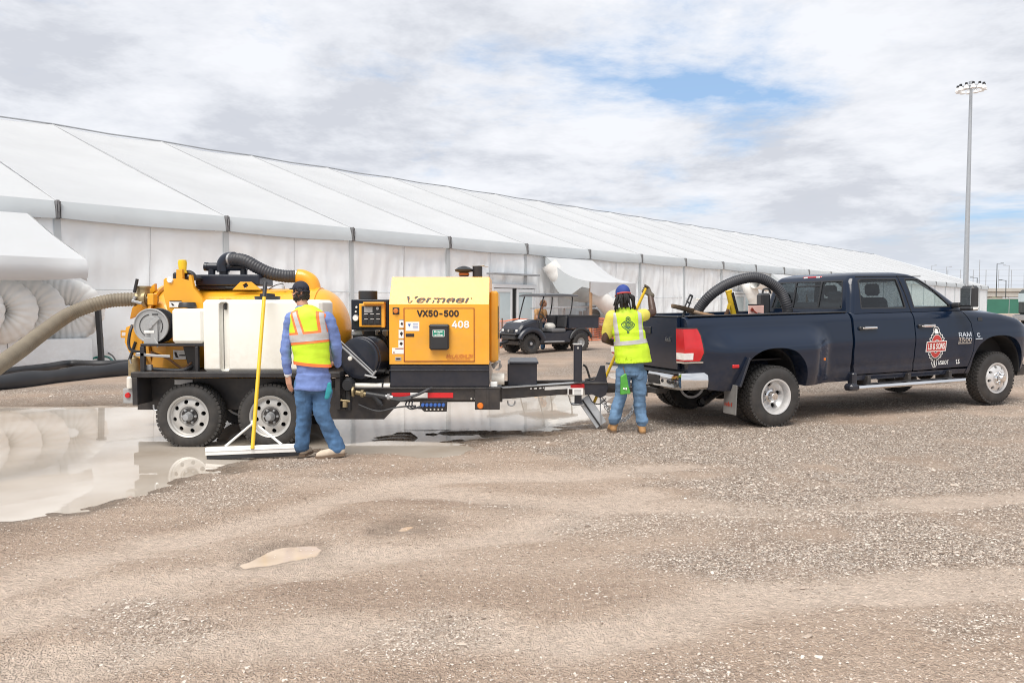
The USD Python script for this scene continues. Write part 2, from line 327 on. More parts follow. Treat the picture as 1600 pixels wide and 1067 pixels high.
def ground(x, y):
    """(height, wetness, gravel density) of the terrain at x, y"""
    sh = np.shape(x); P = np.c_[np.ravel(x), np.ravel(y)]; P3 = np.c_[P, np.zeros(len(P))]
    near = (np.abs(P[:, 0]) < 16) & (P[:, 1] > 1) & (P[:, 1] < 22)
    q = (P - A(3.02, 11.07)) @ TRD
    z = .0193 * 6 * np.tanh(np.maximum(q - .2, 0) / 6) * sstep(-1, 2, P[:, 0])
    ruts = nz(P3 * A(.55, 2.2, 1), 1.0, 3, 4)                                  # tracks run across the picture
    z = z + np.where(near, .030 * nz(P3, .55, 9, 3) + .022 * ruts * sstep(0, 1.5, np.abs(P[:, 1] - 10) + .6), .05 * nz(P3, .2, 5, 2))
    z = z + np.where(near, .014 * nz(P3, 7.0, 11, 4), 0)
    trk = np.zeros(len(P)); pal = np.zeros(len(P))
    if near.any():
        trk[near] = tracks(P[near]); pal[near] = pale(P[near])
        z = z - .022 * trk - .05 * np.exp(-((P[:, 0] + 2.75) / .7) ** 2 - ((P[:, 1] - 8.2) / .28) ** 2)
    wet = np.zeros(len(P)); N = P[near]; N3 = P3[near]
    if len(N):
        w1 = .42 * nz(N3, 1.5, 21, 4) + .34 * nz(N3 * A(.6, 2.4, 1), 2.2, 22, 4)
        d = np.min([segdist(N, b) for b in BIG], 0) + w1 * 1.0
        # mud ridges stand out of the water where the tyres squeezed it up, under the trailer
        mud = np.exp(-((N[:, 1] - 9.75 - .10 * N[:, 0]) / .8) ** 2) * sstep(-2.2, -1.4, N[:, 0]) * sstep(1.6, .9, N[:, 0])
        ridge = np.clip(nz(N3 * A(.55, 3.4, 1), 2.6, 31, 5) + .01, 0, .10) * 1.0 * mud
        basin = sstep(.75, -.45, d + .5 * nz(N3, 4.5, 23, 3))
        zz = z[near]; zz = zz * (1 - basin) - basin * (.135 - ridge)
        d0 = segdist(N, SMALL[0]) + .4 * nz(N3, 2.4, 43, 4); b0 = sstep(.16, -.10, d0); zz = zz * (1 - b0) - b0 * .068
        ds = np.min([segdist(N, b) for b in SMALL[1:]], 0) + .45 * nz(N3, 3.0, 41, 4)
        bs = sstep(.12, -.08, ds); zz = zz * (1 - bs) - bs * .0318; ds = np.minimum(ds, d0)
        z[near] = zz
        wet[near] = np.clip(np.maximum(sstep(.95, .10, d + .6 * nz(N3, 1.2, 55, 3)), .55 * sstep(.22, -.05, ds + .3 * nz(N3, 2.2, 56, 3))), 0, 1)
        # damp, darker earth below the parked truck and trailer
    grv = sstep(-.03, .20, nz(P3 * A(.8, 1.5, 1), .42, 71, 4) + .35 * nz(P3, 2.4, 72, 3) + .02 * np.clip(P[:, 0], -4, 6)) * (1 - .85 * wet)
    grv = np.clip(grv * (1 - .85 * trk) + .5 * pal, 0, 1)
    return z.reshape(sh), wet.reshape(sh), grv.reshape(sh), trk.reshape(sh), pal.reshape(sh)
def gz(x, y): return float(ground(np.array([x]), np.array([y]))[0][0])
def lines(lo, a, b, hi, st, grow=1.22):
    mid = list(np.arange(a, b + 1e-6, st)); L, s, v = [], st, a
    while v > lo: s *= grow; v -= s; L.append(max(v, lo))
    H, s, v = [], st, b
    while v < hi: s *= grow; v += s; H.append(min(v, hi))
    return np.array(L[::-1] + mid + H)
gx, gy = lines(-1600, -9.5, 11.5, 1600, .042), lines(-80, 2.6, 13.2, 2600, .036)
X, Y = np.meshgrid(gx, gy, indexing='ij'); Zg, wet, grv, trk, pal = ground(X, Y)
gm = sheet(np.stack([X, Y, Zg], -1)); gm.invert() if gm.face_normals[0][2] < 0 else None
M['earth'] = look('earth_look', {
    'g': ('geometry', {}), 'w': ('attribute', {'attribute': 'wet'}), 'v': ('attribute', {'attribute': 'gravelly'}),
    'n1': ('noise_texture', {'scale': .8, 'detail': 7.0, 'roughness': .62}), 'n2': ('noise_texture', {'scale': 26.0, 'detail': 5.0, 'roughness': .65}),
    'vo': ('voronoi_texture', {'scale': 58.0, 'randomness': 1.0}), 'vo2': ('voronoi_texture', {'scale': 120.0, 'randomness': 1.0}),
    'soil': ('rgb_ramp', {'ramp': [(.28, (.355, .26, .197)), (.45, (.48, .365, .283)), (.60, (.555, .435, .348)), (.78, (.64, .52, .43))]}), 'tr': ('attribute', {'attribute': 'track'}), 'tm': ('mix_color', {'b': (.74, .615, .515)}), 'tf': ('math', {'math_type': 'multiply', 'value2': .60}), 'mp1': ('mapping', {'scale': (.45, 1.7, 1.0)}),
    'fine': ('rgb_ramp', {'ramp': [(.25, (.62, .60, .58)), (.5, (.95, .95, .95)), (.72, (1.16, 1.15, 1.13))]}),
    'mul': ('mix_color', {'blend_type': 'multiply', 'fac': .9, 'use_clamp': False}),
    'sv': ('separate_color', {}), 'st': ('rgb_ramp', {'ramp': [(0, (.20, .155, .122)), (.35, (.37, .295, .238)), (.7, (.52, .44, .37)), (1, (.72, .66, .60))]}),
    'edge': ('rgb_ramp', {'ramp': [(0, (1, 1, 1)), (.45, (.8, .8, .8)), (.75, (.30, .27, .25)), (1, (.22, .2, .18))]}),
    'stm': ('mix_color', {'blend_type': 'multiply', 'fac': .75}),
    'fg': ('math', {'math_type': 'multiply', 'value2': .85}), 'gmix': ('mix_color', {}),
    'mud': ('rgb_ramp', {'ramp': [(.3, (.14, .105, .078)), (.7, (.26, .198, .148))]}), 'wm': ('mix_color', {}), 'wf': ('math', {'math_type': 'multiply', 'value2': .88}),
    'ro': ('map_range', {'value': 0.0, 'from_min': 0.2, 'from_max': 1.0, 'to_min': .92, 'to_max': .30, 'clamp': True}),
    'h1': ('math', {'math_type': 'multiply_add', 'value2': -.9}), 'h2': ('math', {'math_type': 'multiply_add', 'value2': .8}),
    'bp': ('bump', {'strength': 1.0, 'distance': .020}),
    'p': ('principled_bsdf', {'specular_ior_level': .35})},
    [('g.position', 'mp1.vector'), ('mp1.vector', 'n1.vector'), ('tr.fac', 'tf.value1'), ('tf.value', 'tm.fac'), ('soil.color', 'tm.a'), ('g.position', 'n2.vector'), ('g.position', 'vo.vector'), ('g.position', 'vo2.vector'), ('n1.fac', 'soil.fac'), ('n2.fac', 'fine.fac'),
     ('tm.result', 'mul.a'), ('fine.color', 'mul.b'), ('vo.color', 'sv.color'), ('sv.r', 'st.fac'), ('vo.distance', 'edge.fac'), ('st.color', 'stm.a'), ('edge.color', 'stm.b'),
     ('v.fac', 'fg.value1'), ('fg.value', 'gmix.fac'), ('mul.result', 'gmix.a'), ('stm.result', 'gmix.b'),
     ('n2.fac', 'mud.fac'), ('w.fac', 'wf.value1'), ('wf.value', 'wm.fac'), ('gmix.result', 'wm.a'), ('mud.color', 'wm.b'), ('wm.result', 'p.base_color'),
     ('w.fac', 'ro.value'), ('ro.result', 'p.roughness'), ('vo.distance', 'h1.value1'), ('n2.fac', 'h1.value3'), ('vo2.distance', 'h2.value1'), ('h1.value', 'h2.value3'), ('h2.value', 'bp.height'), ('bp.normal', 'p.normal')],
    surface='p.BSDF')
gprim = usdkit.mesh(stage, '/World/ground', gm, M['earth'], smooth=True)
pv = UsdGeom.PrimvarsAPI(gprim)
pv.CreatePrimvar('wet', Sdf.ValueTypeNames.FloatArray, 'vertex').Set(Vt.FloatArray.FromNumpy(wet.ravel().astype(np.float32)))
pv.CreatePrimvar('gravelly', Sdf.ValueTypeNames.FloatArray, 'vertex').Set(Vt.FloatArray.FromNumpy(grv.ravel().astype(np.float32)))
pv.CreatePrimvar('track', Sdf.ValueTypeNames.FloatArray, 'vertex').Set(Vt.FloatArray.FromNumpy(trk.ravel().astype(np.float32)))
say(gprim.GetPrim(), 'tan dirt and gravel yard with tyre tracks and muddy patches', kind='structure')
M['water'] = look('water_look', {'g': ('geometry', {}), 'n': ('noise_texture', {'scale': 9.0, 'detail': 2.0}), 'b': ('bump', {'strength': .05, 'distance': .004}),
                                 'c': ('noise_texture', {'scale': .9, 'detail': 3.0}), 'r': ('rgb_ramp', {'ramp': [(.3, (.40, .34, .275)), (.7, (.54, .49, .43))]}),
                                 'p': ('principled_bsdf', {'roughness': .015, 'ior': 1.9, 'specular_ior_level': .5})},
                  [('g.position', 'n.vector'), ('n.fac', 'b.height'), ('b.normal', 'p.normal'), ('g.position', 'c.vector'), ('c.fac', 'r.fac'), ('r.color', 'p.base_color')], surface='p.BSDF')
M['muddy_water'] = look('muddy_water_look', {'g': ('geometry', {}), 'c': ('noise_texture', {'scale': 3.0, 'detail': 5.0}), 'r': ('rgb_ramp', {'ramp': [(.3, (.40, .31, .235)), (.7, (.56, .455, .36))]}),
                                       'p': ('principled_bsdf', {'roughness': .10, 'ior': 1.33})}, [('g.position', 'c.vector'), ('c.fac', 'r.fac'), ('r.color', 'p.base_color')], surface='p.BSDF')
def water(poly, z, label, grow=.25):
    g = Polygon(poly).buffer(grow); m = trimesh.creation.extrude_polygon(g, .02, engine='earcut'); m.apply_translation((0, 0, z - .02))
    p = part('/World', 'puddle', m, 'muddy_water' if 'brown' in label else 'water', False); say(stage.GetPrimAtPath(p), label, kind='structure')
water(BIG[0], ZW, 'long muddy puddle that reaches from the left edge under the yellow trailer', .9)
water(SMALL[0], ZS, 'small bright puddle right of the man in jeans and orange trimmed vest')
water(SMALL[1], ZS, 'shallow brown puddle in the bare dirt of the foreground')
water(SMALL[2], ZS, 'tiny brown puddle below the middle of the trailer')
# gravel: loose stones, denser where the ground is gravelly
def stone(seed):
    r = np.random.default_rng(seed); p = r.normal(size=(14, 3)); p /= np.linalg.norm(p, axis=1)[:, None]; p *= A(1, .78, .5) * r.uniform(.8, 1.15, (14, 1))
    return tm(Manifold.hull_points(p.astype(np.float64)))
M['stone'] = look('stone_look', {'o': ('object_info', {}), 'tc': ('texture_coordinate', {}), 'n': ('noise_texture', {'scale': 3.0, 'detail': 3.0}),
                                 'r': ('rgb_ramp', {'ramp': [(0, (.12, .09, .07)), (.25, (.27, .21, .165)), (.55, (.44, .36, .295)), (.82, (.55, .47, .40)), (1, (.64, .585, .52))]}),
                                 'a': ('math', {'math_type': 'multiply_add', 'value2': .25}), 'p': ('principled_bsdf', {'roughness': .8})},
                  [('tc.object', 'n.vector'), ('n.fac', 'a.value1'), ('o.random', 'a.value3'), ('a.value', 'r.fac'), ('r.color', 'p.base_color')], surface='p.BSDF')
pi = UsdGeom.PointInstancer.Define(stage, '/World/gravel'); say(pi.GetPrim(), 'loose gravel stones scattered over the dirt yard', 'gravel', kind='stuff')
protos = []
for k in range(6):
    usdkit.mesh(stage, f'/World/gravel/stone_{k:03d}', stone(100 + k), M['stone'], smooth=False); protos.append(f'/World/gravel/stone_{k:03d}')
pi.CreatePrototypesRel().SetTargets([Sdf.Path(p) for p in protos])
NS = 520000
yy = 2.9 * (14.5 / 2.9) ** rng.random(NS); xx = (rng.random(NS) * 2 - 1) * (yy * .74 + .6)
zz, ww, vv, tt_, pp_ = ground(xx, yy)
big = rng.random(NS)
rad = .0036 + .0075 * big ** 4 + (.018 * (rng.random(NS) < .005)) * rng.random(NS)
rad *= (.72 + .05 * yy) * (1 + .05 * pp_)
keep = (rng.random(NS) < np.clip(.16 + .70 * vv + .12 * pp_ - .16 * tt_, 0, 1)) & (rng.random(NS) < 1 - .9 * ww) & (zz > ZS - .03)
xx, yy, zz, rad = xx[keep], yy[keep], zz[keep], rad[keep]; n = len(xx)
pi.CreatePositionsAttr(Vt.Vec3fArray.FromNumpy(np.c_[xx, yy, zz + rad * .15].astype(np.float32)))
pi.CreateScalesAttr(Vt.Vec3fArray.FromNumpy((rad[:, None] * (rng.uniform(.7, 1.4, (n, 3)) * A(1, 1, .75))).astype(np.float32)))
pi.CreateProtoIndicesAttr(Vt.IntArray.FromNumpy(rng.integers(0, 6, n).astype(np.int32)))
h = rng.random(n) * math.pi; qq = np.zeros((n, 4)); qq[:, 0] = np.cos(h); qq[:, 3] = np.sin(h)
pi.CreateOrientationsAttr(Vt.QuathArray([Gf.Quath(float(a[0]), 0, 0, float(a[3])) for a in qq]))
# ================================================================ the big white tent
TD = A(.668, .744); TN = A(-.744, .668); T0 = A(-11.0, 21.3); TA = math.atan2(.744, .668)
def tent_world(s, q, z=0.0): p = T0 + TD * s + TN * q; return A(p[0], p[1], z)
tent = thing('marquee_tent', 'very long white frame tent with ribbed roof bays receding to the right', 'tent', (T0[0], T0[1], 0), TA)
BAY, S0, NB, EAVE, RIDGE, HALF = 4.68, -1.40, 25, 4.33, 9.45, 15.0
joints = [S0 + BAY * k for k in range(-4, NB + 1)]
for k, (s0, s1) in enumerate(zip(joints[:-1], joints[1:])):
    far = s0 > 50; n = 6 if far else 26; m = 6 if far else 40
    u, v = np.meshgrid(np.linspace(0, 1, n), np.linspace(0, 1, m), indexing='ij')
    s = s0 + .006 + (BAY - .012) * u; q = HALF * v
    P = np.stack([s, q, EAVE + (RIDGE - EAVE) * v - .13 * 4 * u * (1 - u) - .05 * np.sin(v * math.pi)], -1)
    if not far: P[..., 2] += .05 * nz(P, .8, k, 3) * np.sin(math.pi * u) + .03 * nz(P * A(.5, 1.6, 0), 1.2, 50 + k, 3) * np.sin(math.pi * u)
    part(tent, 'roof_panel', sheet(P), 'fabric_white', True)
    Q = P[:, ::-1].copy(); Q[..., 1] = 2 * HALF - Q[..., 1]
    part(tent, 'rear_roof_panel', sheet(Q[::3, ::3] if not far else Q), 'fabric_white', True)
    # hem that hangs from the eave
    n, m = (5, 4) if far else (40, 9)
    u, v = np.meshgrid(np.linspace(0, 1, n), np.linspace(0, 1, m), indexing='ij')
    P = np.stack([s0 + .07 + (BAY - .14) * u, -.06 - .10 * v - .03 * np.sin(v * 3.1), EAVE - .01 - .46 * v - .05 * 4 * u * (1 - u) * v], -1)
    if not far: P[..., 1] += .05 * nz(P, .9, 7 + k, 3); P[..., 2] += .03 * nz(P, .7, 30 + k, 2) * v
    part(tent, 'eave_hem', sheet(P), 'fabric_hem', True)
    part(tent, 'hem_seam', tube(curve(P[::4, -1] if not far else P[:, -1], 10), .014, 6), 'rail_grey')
    # wall sheets, two to a bay, with hanging folds
    for h in (0, 1):
        n, m = (4, 4) if far else (40, 30)
        u, v = np.meshgrid(np.linspace(0, 1, n), np.linspace(0, 1, m), indexing='ij')
        a = s0 + .02 + h * (BAY / 2 - .01); ss = a + (BAY / 2 + (.0 if h else .03) - .02) * u; z = .02 + 3.92 * v
        P = np.stack([ss, 0 * u, z], -1)
        if not far:
            fold = nz(P * A(3.2, 1, .32), 1.0, 90 + k * 2 + h, 3) * (.13 if k > 6 else .09) + nz(P, .55, 140 + k, 3) * .30 + .02 * np.sin(ss * 9 + nz(P, .5, 3, 2) * 9) * (k > 4)
            P[..., 1] = (fold + .02) * np.sin(math.pi * np.clip(u * 6, 0, .5)) * np.sin(math.pi * np.clip((1 - u) * 6, 0, .5)) * np.clip((1 - v) * 8, .15, 1)
        part(tent, 'wall_sheet', sheet(P), 'fabric_wall', True)
        if not far and h: part(tent, 'wall_lacing', tube([(s0 + BAY / 2 + .03 + .03 * math.sin(z * 2.1), -.045, z) for z in np.linspace(.05, 3.85, 14)], .006, 5), 'rail_grey')
    if not far: part(tent, 'wall_seam', tube([(s0 + .1 + BAY * t, -.05 + .02 * math.sin(9 * t), 2.05 + .03 * math.sin(4 * t + k)) for t in np.linspace(0, .96, 16)], .012, 4), 'fabric_hem')
for k, s in enumerate(joints):
    part(tent, 'roof_rail', tube([(s, HALF * v, EAVE + .012 + (RIDGE - EAVE) * v) for v in np.linspace(0, 1, 6)], .016, 6), 'seam_grey')
    part(tent, 'eave_bracket', cat(bx(s - .035, s + .035, -.16, .02, EAVE - .46, EAVE + .01, .01), bx(s - .055, s - .033, -.18, -.03, EAVE - .47, EAVE - .02), bx(s + .045, s + .06, -.175, -.03, EAVE - .47, EAVE - .02), rod((s, -.19, EAVE - .30), (s, -.19, EAVE - .10), .018, 6)), 'bracket_dark')
    part(tent, 'wall_post', bx(s - .085, s + .085, -.055, .08, 0, 3.86, .01), 'fabric_hem')
part(tent, 'ridge_cap', tube([(s, HALF, RIDGE + .02 - .05 * (i % 2)) for i, s in enumerate(np.arange(joints[0], joints[-1] + .01, BAY / 2))], .035, 6), 'rail_grey')
send = joints[-1]
gable = ext([(0, 0), (2 * HALF, 0), (2 * HALF, EAVE), (HALF, RIDGE - .02), (0, EAVE)], -.03, .03); gable = rot(gable, math.pi / 2, (0, 0, 1))
part(tent, 'gable_wall', mv(gable, send, 0, 0), 'fabric_wall', False)
part(tent, 'gable_wall', mv(gable, joints[0], 0, 0), 'fabric_wall', False)
part(tent, 'rear_wall', bx(joints[0], send, 2 * HALF - .03, 2 * HALF, 0, EAVE, .0), 'fabric_wall', False)
def tent_door(sa, sb, hh, gap):
    mid = (sa + sb) / 2
    part(tent, 'door_frame', cat(bx(sa - .12, sa, -.22, .05, 0, hh), bx(sb, sb + .12, -.22, .05, 0, hh), bx(sa - .12, sb + .12, -.22, .05, hh + .002, hh + .16)), 'door_white')
    part(tent, 'door_canopy_rail', bx(sa - .3, sb + .1, -.45, -.05, hh + .55, hh + .62), 'rail_grey')
    for a, b in ((sa + .02, mid - gap / 2), (mid + gap / 2, sb - .02)):
        d = part(tent, 'door', cat(bx(a, a + .12, -.2, -.12, .03, hh - .03), bx(b - .12, b, -.2, -.12, .03, hh - .03), bx(a + .122, b - .122, -.2, -.12, hh - .18, hh - .03), bx(a + .122, b - .122, -.2, -.12, .03, .28)), 'door_white')
        part(d, 'door_pane', bx(a + .12, b - .12, -.17, -.15, .28, hh - .18, .002), 'door_glass')
    if gap > .1: part(tent, 'door_gap', bx(mid - gap / 2, mid + gap / 2, -.13, -.10, .03, hh - .03, .002), 'void_black')
tent_door(15.1, 17.75, 2.35, .30); tent_door(37.6, 40.3, 2.35, .02)
for s, z in ((2.2, 1.75), (24.6, 1.9), (33.2, 2.0)):
    part(tent, 'wall_spout', cat(tube(curve([(s - .5, -.10, z), (s - .2, -.16, z - .03), (s + .15, -.18, z), (s + .32, -.14, z - .05)], 10), .055, 8), bx(s + .30, s + .36, -.2, -.1, z - .09, z + .01)), 'poly_white')

def tl(s, q, z=0.0): return tent_world(s, q, z)
# ---------------------------------------------------------------- left canopy, ducts and the unit under it
cn = thing('entrance_canopy', 'white fabric lean-to canopy on the tent wall at the left edge', 'canopy', tl(-4.5, 0), TA)
u, v = np.meshgrid(np.linspace(0, 1, 40), np.linspace(0, 1, 22), indexing='ij')
P = np.stack([-5 + 7.6 * u, -2.65 * v - .02, 4.0 - 1.32 * v - .10 * np.sin(math.pi * v) * (.4 + .6 * np.sin(math.pi * u))], -1); P[..., 2] += .05 * nz(P, .9, 2, 3)
# the right edge of the roof slopes towards the corner
P[..., 0] += u * (v - .5) * .5
part(cn, 'canopy_roof', sheet(P), 'fabric_white', True)
e0 = P[:, -1]; vv_ = np.linspace(0, 1, 10)
F = np.stack([np.stack([e0[:, 0], e0[:, 1] - .03 - .10 * np.sin(t * 3) + .30 * nz(e0, 1.5, 4, 3) * t, e0[:, 2] - (.46 + .07 * np.sin(e0[:, 0] * 1.1) + .10 * nz(e0, 1.3, 14, 2)) * t], -1) for t in vv_], 1)
part(cn, 'front_valance', sheet(F), 'fabric_white', True)
e1 = P[-1]; F = np.stack([np.stack([e1[:, 0] + .03 + .10 * np.sin(t * 3.0) * nz(e1, 2.0, 9, 3) * 4, e1[:, 1], e1[:, 2] - (.52 + .75 * (1 - np.linspace(0, 1, 22)) * .6) * t], -1) for t in vv_], 1)
part(cn, 'side_valance', sheet(F), 'fabric_white', True)
for x in (-4.6,): part(cn, 'canopy_leg', rod((x, -2.45, 0), (x, -2.45, 2.55), .03), 'pole_grey')
ac = thing('air_handler', 'low white equipment box on the ground under the left canopy', 'air unit', tl(-4.5, -1.0), TA)
part(ac, 'cabinet', bx(-4.5, 3.25, -.85, .75, .06, .78, .015), 'fabric_wall'); part(ac, 'skid', bx(-4.4, 3.15, -.75, .7, -.05, .06), 'bracket_dark')
for x in (-2.6, -.6, 1.4): part(ac, 'panel_seam', bx(x, x + .02, -.858, -.85, .1, .75, .002), 'rail_grey')
part(ac, 'upper_cabinet', bx(-4.4, 2.6, .2, .74, .78, 2.0, .015), 'bracket_dark')
def spiral_duct(pts, r, turns=.16, depth=.035, seed=0, n=26):
    L = np.sum(np.linalg.norm(np.diff(np.array(pts), axis=0), axis=1)); k = int(L / turns * 7); c = curve(pts, k)
    ph = np.arange(k) / 7 * 2 * math.pi; m = tube(c, r, n, False); V = m.vertices.reshape(k, n, 3); a = np.linspace(0, 2 * math.pi, n, endpoint=False)
    ctr = c[:, None]; d = (V - ctr); w = np.abs(np.sin((ph[:, None] + a[None] * 1.0) / 2)) ** .8
    rr = 1 - depth / r * (1 - w) + .03 * 2 * nz(V, 6.0, seed, 3) + .06 * nz(V, 1.6, seed + 5, 2)
    V2 = ctr + d * rr[..., None]; m.vertices = V2.reshape(-1, 3); return m
dl = ['rightmost white ribbed air duct curling beside the wooden post', 'second white ribbed air duct from the right under the left canopy', 'third white ribbed air duct from the right under the left canopy', 'white ribbed air duct cut by the left picture edge']
for i, s in enumerate((-1.62, -2.62, -3.30, -4.05, -5.1)):
    c0 = tl(s, -1.25 - .28 * i, 1.47); e = A(*(TD * .93 - TN * .37), 0); U = A(0, 0, 1)
    R = .455; pts = [c0 - e * .55 + U * R, c0 + U * R] + [c0 + e * R * 1.15 * math.sin(t) + U * R * math.cos(t) for t in np.linspace(.5, math.pi - .5, 5)] + [c0 - U * R, c0 - e * .6 - U * (R + .02)]
    if i == 4: break
    if i < 4: d = thing('air_duct', dl[i], 'duct', (0, 0, 0))
    part(d, 'duct_sleeve', spiral_duct(pts, .335, .13, .026, i * 7), 'duct_white', True)
    part(d, 'duct_hoop', cat(*[tube([pts[0] + .33 * (A(0, 0, 1) * math.cos(a) + np.cross(e, U) * math.sin(a)) for a in np.linspace(0, 6.283, 20)], .012, 5)]), 'rail_grey')
pw = tl(-1.02, -1.75); single('wooden_post', bx(pw[0] - .05, pw[0] + .05, pw[1] - .04, pw[1] + .04, -.03, .80), 'wood', 'short raw wooden post at the corner of the low white box', 'post')
pb = W(158, 568, 19.3); pk = thing('black_post', 'tall black post standing in front of the tent wall behind the tan hose', 'post', (pb[0], pb[1], 0))
part(pk, 'post_shaft', bar((.02, 0, -.03), (-.05, 0, 1.62), .11, .11), 'plastic_black'); part(pk, 'post_cap', bx(-.14, .06, -.07, .07, 1.60, 1.66), 'plastic_black')
hp = [G(a, b, .12) for a, b in ((-170, 622), (-40, 603), (60, 592), (130, 584), (200, 577), (245, 571))]
single('drain_pipe', tube(curve(hp, 60), .165 + .02 * np.sin(np.arange(60) * .55), 20), 'rubber_smooth', 'fat black drain pipe lying along the foot of the tent wall', 'pipe')
hp2 = [G(a, b + 7, .2) + A(0, .22, .04) for a, b in ((-120, 593), (0, 578), (60, 571), (100, 565), (150, 566), (215, 563))]
single('layflat_hose', tube(curve(hp2, 40), .085, 12), 'rubber_smooth', 'thinner black hose lying on the wall side of the fat drain pipe', 'hose')
gh = [G(125, 574, .1), G(145, 566, .1) + A(0, 0, .1), G(165, 567, .1) + A(0, .1, .15), G(185, 571, .1), G(206, 569, .1)]
paint('hose_green', (.02, .20, .17), .4)
single('garden_hose', tube(curve(gh, 30), .03, 8), 'hose_green', 'thin green hose bundle by the foot of the black post', 'hose')
gh = [G(150, 572, .1), G(158, 560, .1) + A(0, 0, .2), G(172, 564, .1) + A(0, .1, .15), G(188, 573, .1), G(205, 570, .1)]
single('black_cable', tube(curve(gh, 30), .02, 8), 'plastic_black', 'black cable looping over the green hose at the black post', 'cable')

# ---------------------------------------------------------------- middle canopy with ducts, fence, and the third one beyond the truck
def side_canopy(s0, s1, label, drop):
    c = thing('duct_canopy', label, 'canopy', tl(s0, 0), TA)
    u, v = np.meshgrid(np.linspace(0, 1, 24), np.linspace(0, 1, 20), indexing='ij')
    P = np.stack([(s1 - s0) * u, -.12 - 2.5 * v, 3.83 - 1.2 * v - .34 * np.sin(math.pi * v) * (.35 + .65 * np.abs(2 * u - 1) * .6) * 1.0], -1); P[..., 2] += .06 * nz(P, 1.0, 6, 3)
    part(c, 'canopy_roof', sheet(P), 'fabric_white', True)
    e0 = P[:, -1]; F = np.stack([np.stack([e0[:, 0], e0[:, 1] - .03 + .12 * nz(e0, 2.2, 4, 3) * t, e0[:, 2] - (.46 + .16 * np.sin(e0[:, 0] * 2.3)) * t], -1) for t in np.linspace(0, 1, 10)], 1)
    part(c, 'front_valance', sheet(F), 'fabric_white', True)
    e1 = P[0]; w = np.linspace(0, 1, 20)
    F = np.stack([np.stack([e1[:, 0] - .02, e1[:, 1], e1[:, 2] - (.3 + 1.0 * np.sin(math.pi * np.clip(w * 1.2, 0, 1)) * (1 - .6 * w)) * t], -1) for t in np.linspace(0, 1, 8)], 1)
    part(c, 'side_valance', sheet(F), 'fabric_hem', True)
    for x in (.15, s1 - s0 - .1): part(c, 'canopy_leg', bx(x - .05, x + .05, -2.62, -2.52, 0, 2.62), 'wood')
    return c
side_canopy(18.6, 22.2, 'white sagging canopy sheet on the tent wall behind the utility cart', 0)
side_canopy(43.2, 46.6, 'white sagging canopy sheet on the tent wall beyond the truck bed', 0)
def wp(px, py, q):     # the point on the vertical plane q metres in front of the tent wall, seen at a pixel
    r = (px - 800) / FP; n = -TN; b = T0 + n * q
    s = 0
    for _ in range(6):
        y = b[1] + TD[1] * s; c, si = math.cos(PITCH), math.sin(PITCH); w = W(px, py, y); s = (w[0] - b[0]) / TD[0]
    return W(px, py, b[1] + TD[1] * s)
def duct(label, pts, r, seed): d = thing('air_duct', label, 'duct'); part(d, 'duct_sleeve', spiral_duct(pts, r, .45, .02, seed, 20), 'duct_white', True); return d
duct('white duct sloping down from the tent eave then running level behind the cart', [wp(858, 412, .35), wp(870, 430, .6), wp(882, 447, .8), wp(896, 457, .9), wp(914, 460, .9), wp(934, 460, .9)], .38, 3)
duct('white duct bending down from the front of the middle canopy', [wp(926, 462, 2.0), wp(938, 466, 2.3), wp(950, 478, 2.4), wp(960, 492, 2.3), wp(966, 512, 2.0)], .40, 5)
duct('level white duct behind the orange net, upper of two', [wp(929, 494, 1.2), wp(945, 493, 1.2), wp(960, 492, 1.2), wp(975, 492, 1.2)], .36, 8)
duct('level white duct behind the orange net, lower of two', [wp(936, 518, 1.0), wp(950, 517, 1.0), wp(965, 516, 1.0), wp(980, 516, 1.0)], .33, 9)
duct('white duct hanging down the wall beyond the truck bed', [wp(1164, 438, .6), wp(1172, 452, 1.0), wp(1180, 470, 1.2), wp(1186, 492, 1.2)], .42, 11)
duct('white duct running level towards the cab beyond the truck bed', [wp(1180, 440, 1.6), wp(1195, 444, 1.8), wp(1212, 452, 1.8), wp(1225, 465, 1.8)], .42, 12)
tb = thing('folding_table', 'long grey table against the wall behind the cart', 'table')
a, b = wp(838, 482, 1.6), wp(922, 479, 1.6); d_ = (b - a) / np.linalg.norm(b - a)
part(tb, 'table_top', bar(a, b, .7, .07), 'galv'); 
for t in (.04, .5, .96):
    p = a + (b - a) * t; part(tb, 'leg', bx(p[0] - .04, p[0] + .04, p[1] - .04, p[1] + .04, -.02, p[2] - .04), 'galv')
for i, (px, py) in enumerate(((880, 495), (907, 498), (914, 497))):
    p = wp(px, py, .9); single('switch_box', bx(p[0] - .08, p[0] + .08, p[1] - .08, p[1] + .08, 0, p[2] + .35), 'galv', ['grey cabinet under the long table, left one', 'grey cabinet under the long table, middle one', 'narrow grey cabinet under the right table end'][i], 'cabinet')
